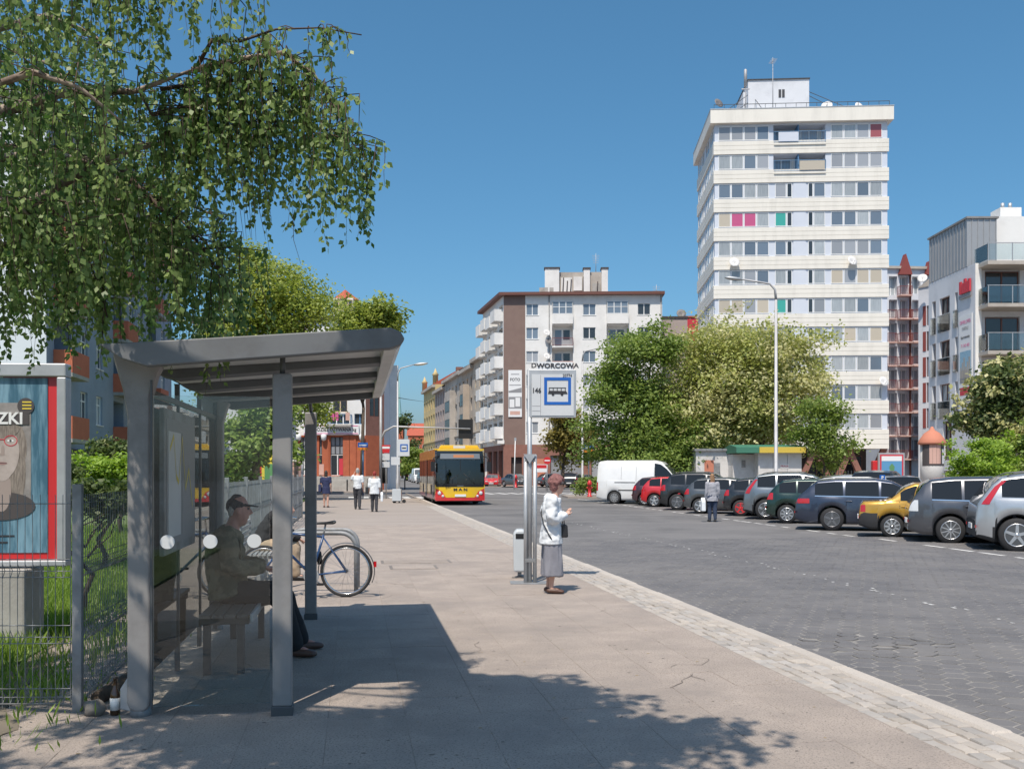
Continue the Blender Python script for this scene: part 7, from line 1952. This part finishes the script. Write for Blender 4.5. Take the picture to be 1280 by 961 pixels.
def shoe_chains(J, e=.008):
    k = J['H']; ch = []
    for n in 'lr':
        a, t = J['an' + n], J['to' + n]; d = (t - a); d.z = 0; d.normalize()
        ch.append(dict(p=[(V((a.x, a.y, .028 * k)) - d * .022 * k, .024 * k + e, .022 * k), (V((a.x, a.y, .026 * k)) + d * .035 * k, .026 * k + e, .024 * k), (V((t.x, t.y, .020 * k)) + d * .012 * k, .024 * k + e, .015 * k)], side=V((-d.y, d.x, 0)), n=4))
    return ch
def eyes(J, parent):
    k = J['H']; hf = J.get('hf', J['fwd']); hs = V((-hf.y, hf.x, 0))
    for s in (-1, 1): MB().ball(tuple(J['hed'] + hf * .048 * k + hs * s * .019 * k + V((0, 0, .012 * k))), .0062 * k, 8, 6).build('eye', 'photo_dark', parent)

# the woman waiting at the stop, in profile facing the road
x, y = G(689, 741)
pw = thing('person', 'woman in white jacket and grey culottes waiting at the bus stop sign', 'person', (x, y, 0), R(4))
Hh = 1.55
J = pose(Hh, che=(.0, 0, 1.12), nec=(.045, 0, 1.285), hed=(.085, 0, 1.425), shl=(-.005, .165, 1.235), shr=(-.005, -.165, 1.235), ell=(-.03, .21, .99), elr=(-.015, -.215, .985),
         wrl=(.17, .06, 1.03), wrr=(.175, -.07, 1.035), hdl=(.5, -.7, .35), hdr=(.6, .6, .45), anl=(-.03, .075, .07), anr=(-.01, -.08, .07), tol=(.105, .09, .028), tor=(.125, -.095, .028), knl=(.0, .08, .42), knr=(.01, -.08, .42))
bd = blob('body', body_chains(J), 'skin', pw, .0085, 2)
jk = blob('jacket', top_chains(J, .030, .17, 1.0, 1.14), 'cloth_white', pw, .011, 3)
cul = [dict(p=[(V((0, 0, .90)), .15, .12), (V((0, 0, .78)), .175, .13), (V((.01, 0, .6)), .18, .125)], side=V((0, 1, 0)))]
for n_, s in (('l', 1), ('r', -1)): cul.append(dict(p=[(V((.0, s * .08, .75)), .11, .10), (V((.005, s * .09, .5)), .128, .105), (V((.005, s * .095, .235)), .145, .105)], side=V((1, 0, 0)), round=False))
blob('culottes', cul, 'cloth_greyskirt', pw, .012, 2)
[blob('shoe', [c_], 'leather_brown', pw, .009, 2) for c_ in shoe_chains(J, .006)]
hr = [dict(p=[(V((.035, 0, 1.385)), .082, .060), (V((.055, 0, 1.455)), .095, .092), (V((.07, 0, 1.515)), .080, .085)], side=V((0, 1, 0)))]
for k in range(60):
    a, b = random.uniform(0, 2 * PI), random.uniform(-.3, 1.0)
    c = V((.065 + .098 * math.cos(a) * math.cos(b), .095 * math.sin(a) * math.cos(b), 1.465 + .085 * math.sin(b)))
    if c.x > .10 and c.z < 1.475: continue
    hr.append(dict(p=[(c, .021), (c + V((.006, .006, .006)), .021)], n=1))
blob('hair', hr, 'hair_rose', pw, .010, 1)
sgl = MB().box(.155, .170, -.068, .068, 1.415, 1.455); sgl.box(.06, .155, -.072, -.066, 1.437, 1.447); sgl.box(.06, .155, .066, .072, 1.437, 1.447); sgl.build('sunglasses', 'black_gloss', pw)
stp = MB().tube([(.02, .0, 1.30), (-.10, .0, 1.22), (-.14, -.06, 1.06), (-.115, -.135, .92), (-.06, -.185, .80), (.0, -.20, .70)], .008, 6); stp.build('bag_strap', 'leather_black', pw)
hb = thing('handbag', 'small black handbag held in front by the waiting woman', 'handbag', tuple(V((x, y, 0)) + V((.165, .02, .74))), R(4))
MB().prism([(-.05, 0), (.05, 0), (.04, .17), (-.035, .17)], 'y', -.12, .12).build('body', 'leather_black', hb, bevel=.02); MB().tube([(0, -.09, .16), (-.01, -.07, .30), (-.01, .07, .30), (0, .09, .16)], .007, 6).build('handle', 'leather_black', hb)

# the man on the shelter bench
pmn = thing('person', 'seated man in camouflage jacket and dark cap on the shelter bench', 'person', tuple(sp(-.60, 2.05, 0)), ROAD_ANG + R(4))
J = pose(1.72, pel=(0, 0, .60), wai=(-.035, 0, .76), che=(-.03, 0, .95), nec=(.03, 0, 1.13), hed=(.08, 0, 1.265), shl=(-.01, .19, 1.07), shr=(-.01, -.19, 1.07), ell=(.05, .25, .82), elr=(.04, -.25, .81),
         wrl=(.27, .08, .78), wrr=(.27, -.08, .78), hdl=(.5, -.6, -.1), hdr=(.6, .6, -.15), hil=(.03, .10, .57), hir=(.03, -.10, .57), knl=(.44, .13, .52), knr=(.42, -.12, .54),
         anl=(.62, .20, .085), anr=(.56, -.12, .085), tol=(.77, .23, .03), tor=(.70, -.16, .03))
blob('body', body_chains(J, torso=1.08), 'skin_ruddy', pmn, .0095, 2)
blob('jacket', top_chains(J, .030, .06, 1.0, 1.1, 1.12), 'cloth_olive', pmn, .012, 2)
blob('trousers', leg_chains(J, .018, .95, .012), 'cloth_black', pmn, .012, 2)
[blob('shoe', [c_], 'leather_brown', pmn, .010, 2) for c_ in shoe_chains(J, .012)]
h0 = J['hed']
blob('cap', [dict(p=[(h0 + V((-.012, 0, .035)), .080, .098), (h0 + V((-.015, 0, .075)), .074, .088), (h0 + V((-.012, 0, .105)), .05, .055)], side=V((0, 1, 0))), dict(p=[(h0 + V((.06, 0, .05)), .062, .010), (h0 + V((.125, 0, .042)), .060, .007), (h0 + V((.165, 0, .036)), .045, .006)], side=V((0, 1, 0)))], 'cloth_black', pmn, .008, 2)
blob('hair', [dict(p=[(h0 + V((-.055, 0, -.02)), .068, .035), (h0 + V((-.045, 0, .03)), .076, .055)], side=V((0, 1, 0)))], 'hair_grey', pmn, .009, 2)
eyes(J, pmn)
for z in (.80, .93): MB().box(.098, .112, -.16, -.05, z, z + .10).build('pocket', 'cloth_olive', pmn, bevel=.006)

# someone bent forward on the bench beyond
x, y = G(352, 726)
p2 = thing('person', 'person in black jacket and beige trousers bent forward on the far bench', 'person', (x - .28, y + .1, 0), ROAD_ANG)
J = pose(1.68, pel=(-.05, 0, .55), wai=(.02, 0, .70), che=(.13, 0, .86), nec=(.24, 0, .97), hed=(.33, 0, 1.04), shl=(.15, .18, .95), shr=(.15, -.18, .95), ell=(.32, .22, .72), elr=(.32, -.22, .72), wrl=(.48, .08, .62), wrr=(.48, -.08, .62),
         hil=(0, .09, .52), hir=(0, -.09, .52), knl=(.42, .11, .50), knr=(.42, -.11, .50), anl=(.40, .11, .085), anr=(.46, -.12, .085), tol=(.55, .13, .03), tor=(.61, -.14, .03))
blob('body', body_chains(J), 'skin', p2, .013, 2); blob('jacket', top_chains(J, .03, .06, 1.0, 1.1), 'cloth_black', p2, .014, 2); blob('trousers', leg_chains(J, .02, .95, .012), 'cloth_beige', p2, .014, 2); [blob('shoe', [c_], 'leather_black', p2, .012, 2) for c_ in shoe_chains(J, .01)]
blob('hair', [dict(p=[(J['hed'] + V((-.03, 0, .0)), .078, .07), (J['hed'] + V((.0, 0, .07)), .07, .075)], side=V((0, 1, 0)))], 'hair_dark', p2, .013, 2)

# walkers
def walker(label, px, py, H, heading, top, bottom, shoes, hair, ground=0.0, sleeve=.3, skirt=None, stride=.12, long_hair=False, hem=.05, flare=1.05, vox=.016, torso=1.0, hunch=0, arms=None):
    x, y = G(px, py, ground)
    o = thing('person', label, 'person', (x, y, ground), heading)
    J = pose(H, knl=(.07 * H * stride * 8, .05 * H, .285 * H), anl=(stride * .9, .05 * H, .05 * H), tol=(stride * .9 + .09 * H, .06 * H, .02 * H), knr=(-.02, -.05 * H, .29 * H), anr=(-stride, -.05 * H, .055 * H), tor=(-stride + .085 * H, -.06 * H, .02 * H), **(arms or {}))
    if hunch: J['nec'] += V((hunch, 0, -.01)); J['hed'] += V((hunch * 1.4, 0, -.02))
    k = H
    blob('body', body_chains(J, torso=torso), 'skin', o, vox * .8, 2)
    blob('top', top_chains(J, .016, hem, sleeve, flare, torso), top, o, vox, 2)
    if skirt: blob('skirt', [dict(p=[(J['pel'] + V((0, 0, .05)), .10 * k + .012, .078 * k + .012), (J['pel'] - V((0, 0, .12)), .108 * k + .012, .088 * k), (V((0, 0, skirt)), .115 * k + .015, .095 * k)], side=V((0, 1, 0)), round=False)], bottom, o, vox, 2)
    else: blob('trousers', leg_chains(J, .014, .95), bottom, o, vox, 2)
    [blob('shoe', [c_], shoes, o, vox * .8, 2) for c_ in shoe_chains(J, .006)]
    h0 = J['hed']; hch = [dict(p=[(h0 + V((-.018 * k, 0, -.01 * k)), .044 * k, .040 * k), (h0 + V((-.006 * k, 0, .03 * k)), .049 * k, .058 * k), (h0 + V((0, 0, .055 * k)), .038 * k, .045 * k)], side=V((0, 1, 0)))]
    if long_hair: hch.append(dict(p=[(h0 + V((-.03 * k, 0, .0)), .046 * k, .03 * k), (h0 + V((-.04 * k, 0, -.08 * k)), .05 * k, .022 * k)], side=V((0, 1, 0))))
    blob('hair', hch, hair, o, vox * .8, 2)
    return o, J, (x, y)
aw = R(96)
walker('man in white shirt and grey trousers walking away, hand raised to his head', 447, 636.5, 1.76, aw, 'cloth_white', 'cloth_charcoal', 'leather_black', 'hair_grey', arms=dict(ell=(.02, .27, 1.25), wrl=(.10, .16, 1.52)), stride=.10)
_, J, (x, y) = walker('red-haired woman in white blouse walking away beside the man', 468, 639.5, 1.62, aw, 'cloth_white', 'cloth_charcoal', 'leather_black', 'hair_red', hem=.14, flare=1.12, stride=.08, sleeve=.6, torso=1.1)
b_ = thing('shoulder_bag', 'dark shoulder bag of the red-haired woman', 'bag', (x - .30, y, .72), aw); MB().prism([(-.14, 0), (.14, 0), (.12, .3), (-.12, .3)], 'y', -.06, .06).build('body', 'leather_black', b_, bevel=.03); MB().tube([(-.1, 0, .28), (0, -.02, .62), (.1, 0, .28)], .01, 6).build('strap', 'leather_black', b_)
b_ = thing('carrier_bag', 'pale plastic bag in the red-haired woman\'s right hand', 'bag', (x + .30, y, .42), aw); MB().prism([(-.13, 0), (.13, 0), (.11, .28), (.03, .38), (-.03, .38), (-.11, .28)], 'y', -.05, .05).build('body', 'plastic_bag', b_, bevel=.02)
_, J, (x, y) = walker('woman in short navy dress walking away beyond the shelter', 407.5, 634, 1.66, aw, 'cloth_navy', 'cloth_navy', 'leather_brown', 'hair_dark', skirt=.62, sleeve=.3, long_hair=True, stride=.06)
b_ = thing('tote_bag', 'dark bag hanging at the hip of the woman in navy dress', 'bag', (x - .26, y - .05, .7), aw); MB().prism([(-.15, 0), (.15, 0), (.13, .34), (-.13, .34)], 'y', -.07, .07).build('body', 'cloth_navy', b_, bevel=.03); MB().tube([(-.1, 0, .33), (0, .0, .62), (.1, 0, .33)], .012, 6).build('strap', 'cloth_navy', b_)
_, J, (x, y) = walker('woman in grey jacket and dark jeans crossing the road away from the camera', 890.5, 652, 1.62, R(92), 'cloth_grey', 'cloth_jeans', 'leather_black', 'hair_blond', ground=ROADZ, sleeve=1.0, hem=.16, flare=1.18, stride=.05, long_hair=True, vox=.014)
b_ = thing('carrier_bag', 'white plastic bag carried by the woman crossing the road', 'bag', (x - .32, y, .28), R(92)); MB().prism([(-.16, 0), (.15, .02), (.13, .3), (.03, .46), (-.03, .46), (-.13, .32)], 'y', -.07, .07).build('body', 'plastic_bag', b_, bevel=.03)
# passenger standing by the front door of the bus
bxm = Matrix.Translation((X(575.5, YBu), YBu, ROADZ)) @ Matrix.Rotation(ROAD_ANG, 4, 'Z')
o = thing('person', 'bus passenger in blue shirt standing behind the windscreen', 'person', tuple(bxm @ V((-.75, 1.1, .41))), R(-80))
J = pose(1.7); blob('body', body_chains(J), 'skin', o, .016, 2); blob('top', top_chains(J, .016, .05, .3), 'cloth_blue', o, .018, 2); blob('trousers', leg_chains(J), 'cloth_jeans', o, .018, 2); [blob('shoe', [c_], 'leather_black', o, .016, 2) for c_ in shoe_chains(J)]
blob('hair', [dict(p=[(J['hed'] + V((-.03, 0, 0)), .08, .07), (J['hed'] + V((-.01, 0, .08)), .075, .08)], side=V((0, 1, 0)))], 'hair_dark', o, .014, 2)
o = thing('person', 'bus driver in dark shirt at the wheel of the yellow bus', 'person', tuple(bxm @ V((.6, 1.3, .41))), R(-80))
J = pose(1.7, pel=(0, 0, .62), wai=(0, 0, .77), che=(.02, 0, .95), nec=(.03, 0, 1.13), hed=(.05, 0, 1.27), shl=(.02, .18, 1.07), shr=(.02, -.18, 1.07), ell=(.15, .24, .85), elr=(.15, -.24, .85), wrl=(.38, .16, .90), wrr=(.38, -.16, .90), hil=(.02, .09, .58), hir=(.02, -.09, .58), knl=(.42, .1, .52), knr=(.42, -.1, .52), anl=(.45, .1, .1), anr=(.45, -.1, .1), tol=(.58, .1, .04), tor=(.58, -.1, .04))
blob('body', body_chains(J), 'skin', o, .016, 2); blob('top', top_chains(J, .018, .05, .6), 'cloth_charcoal', o, .018, 2); blob('trousers', leg_chains(J), 'cloth_jeans', o, .018, 2)
blob('hair', [dict(p=[(J['hed'] + V((-.03, 0, 0)), .08, .07), (J['hed'] + V((-.01, 0, .08)), .075, .08)], side=V((0, 1, 0)))], 'hair_dark', o, .014, 2)
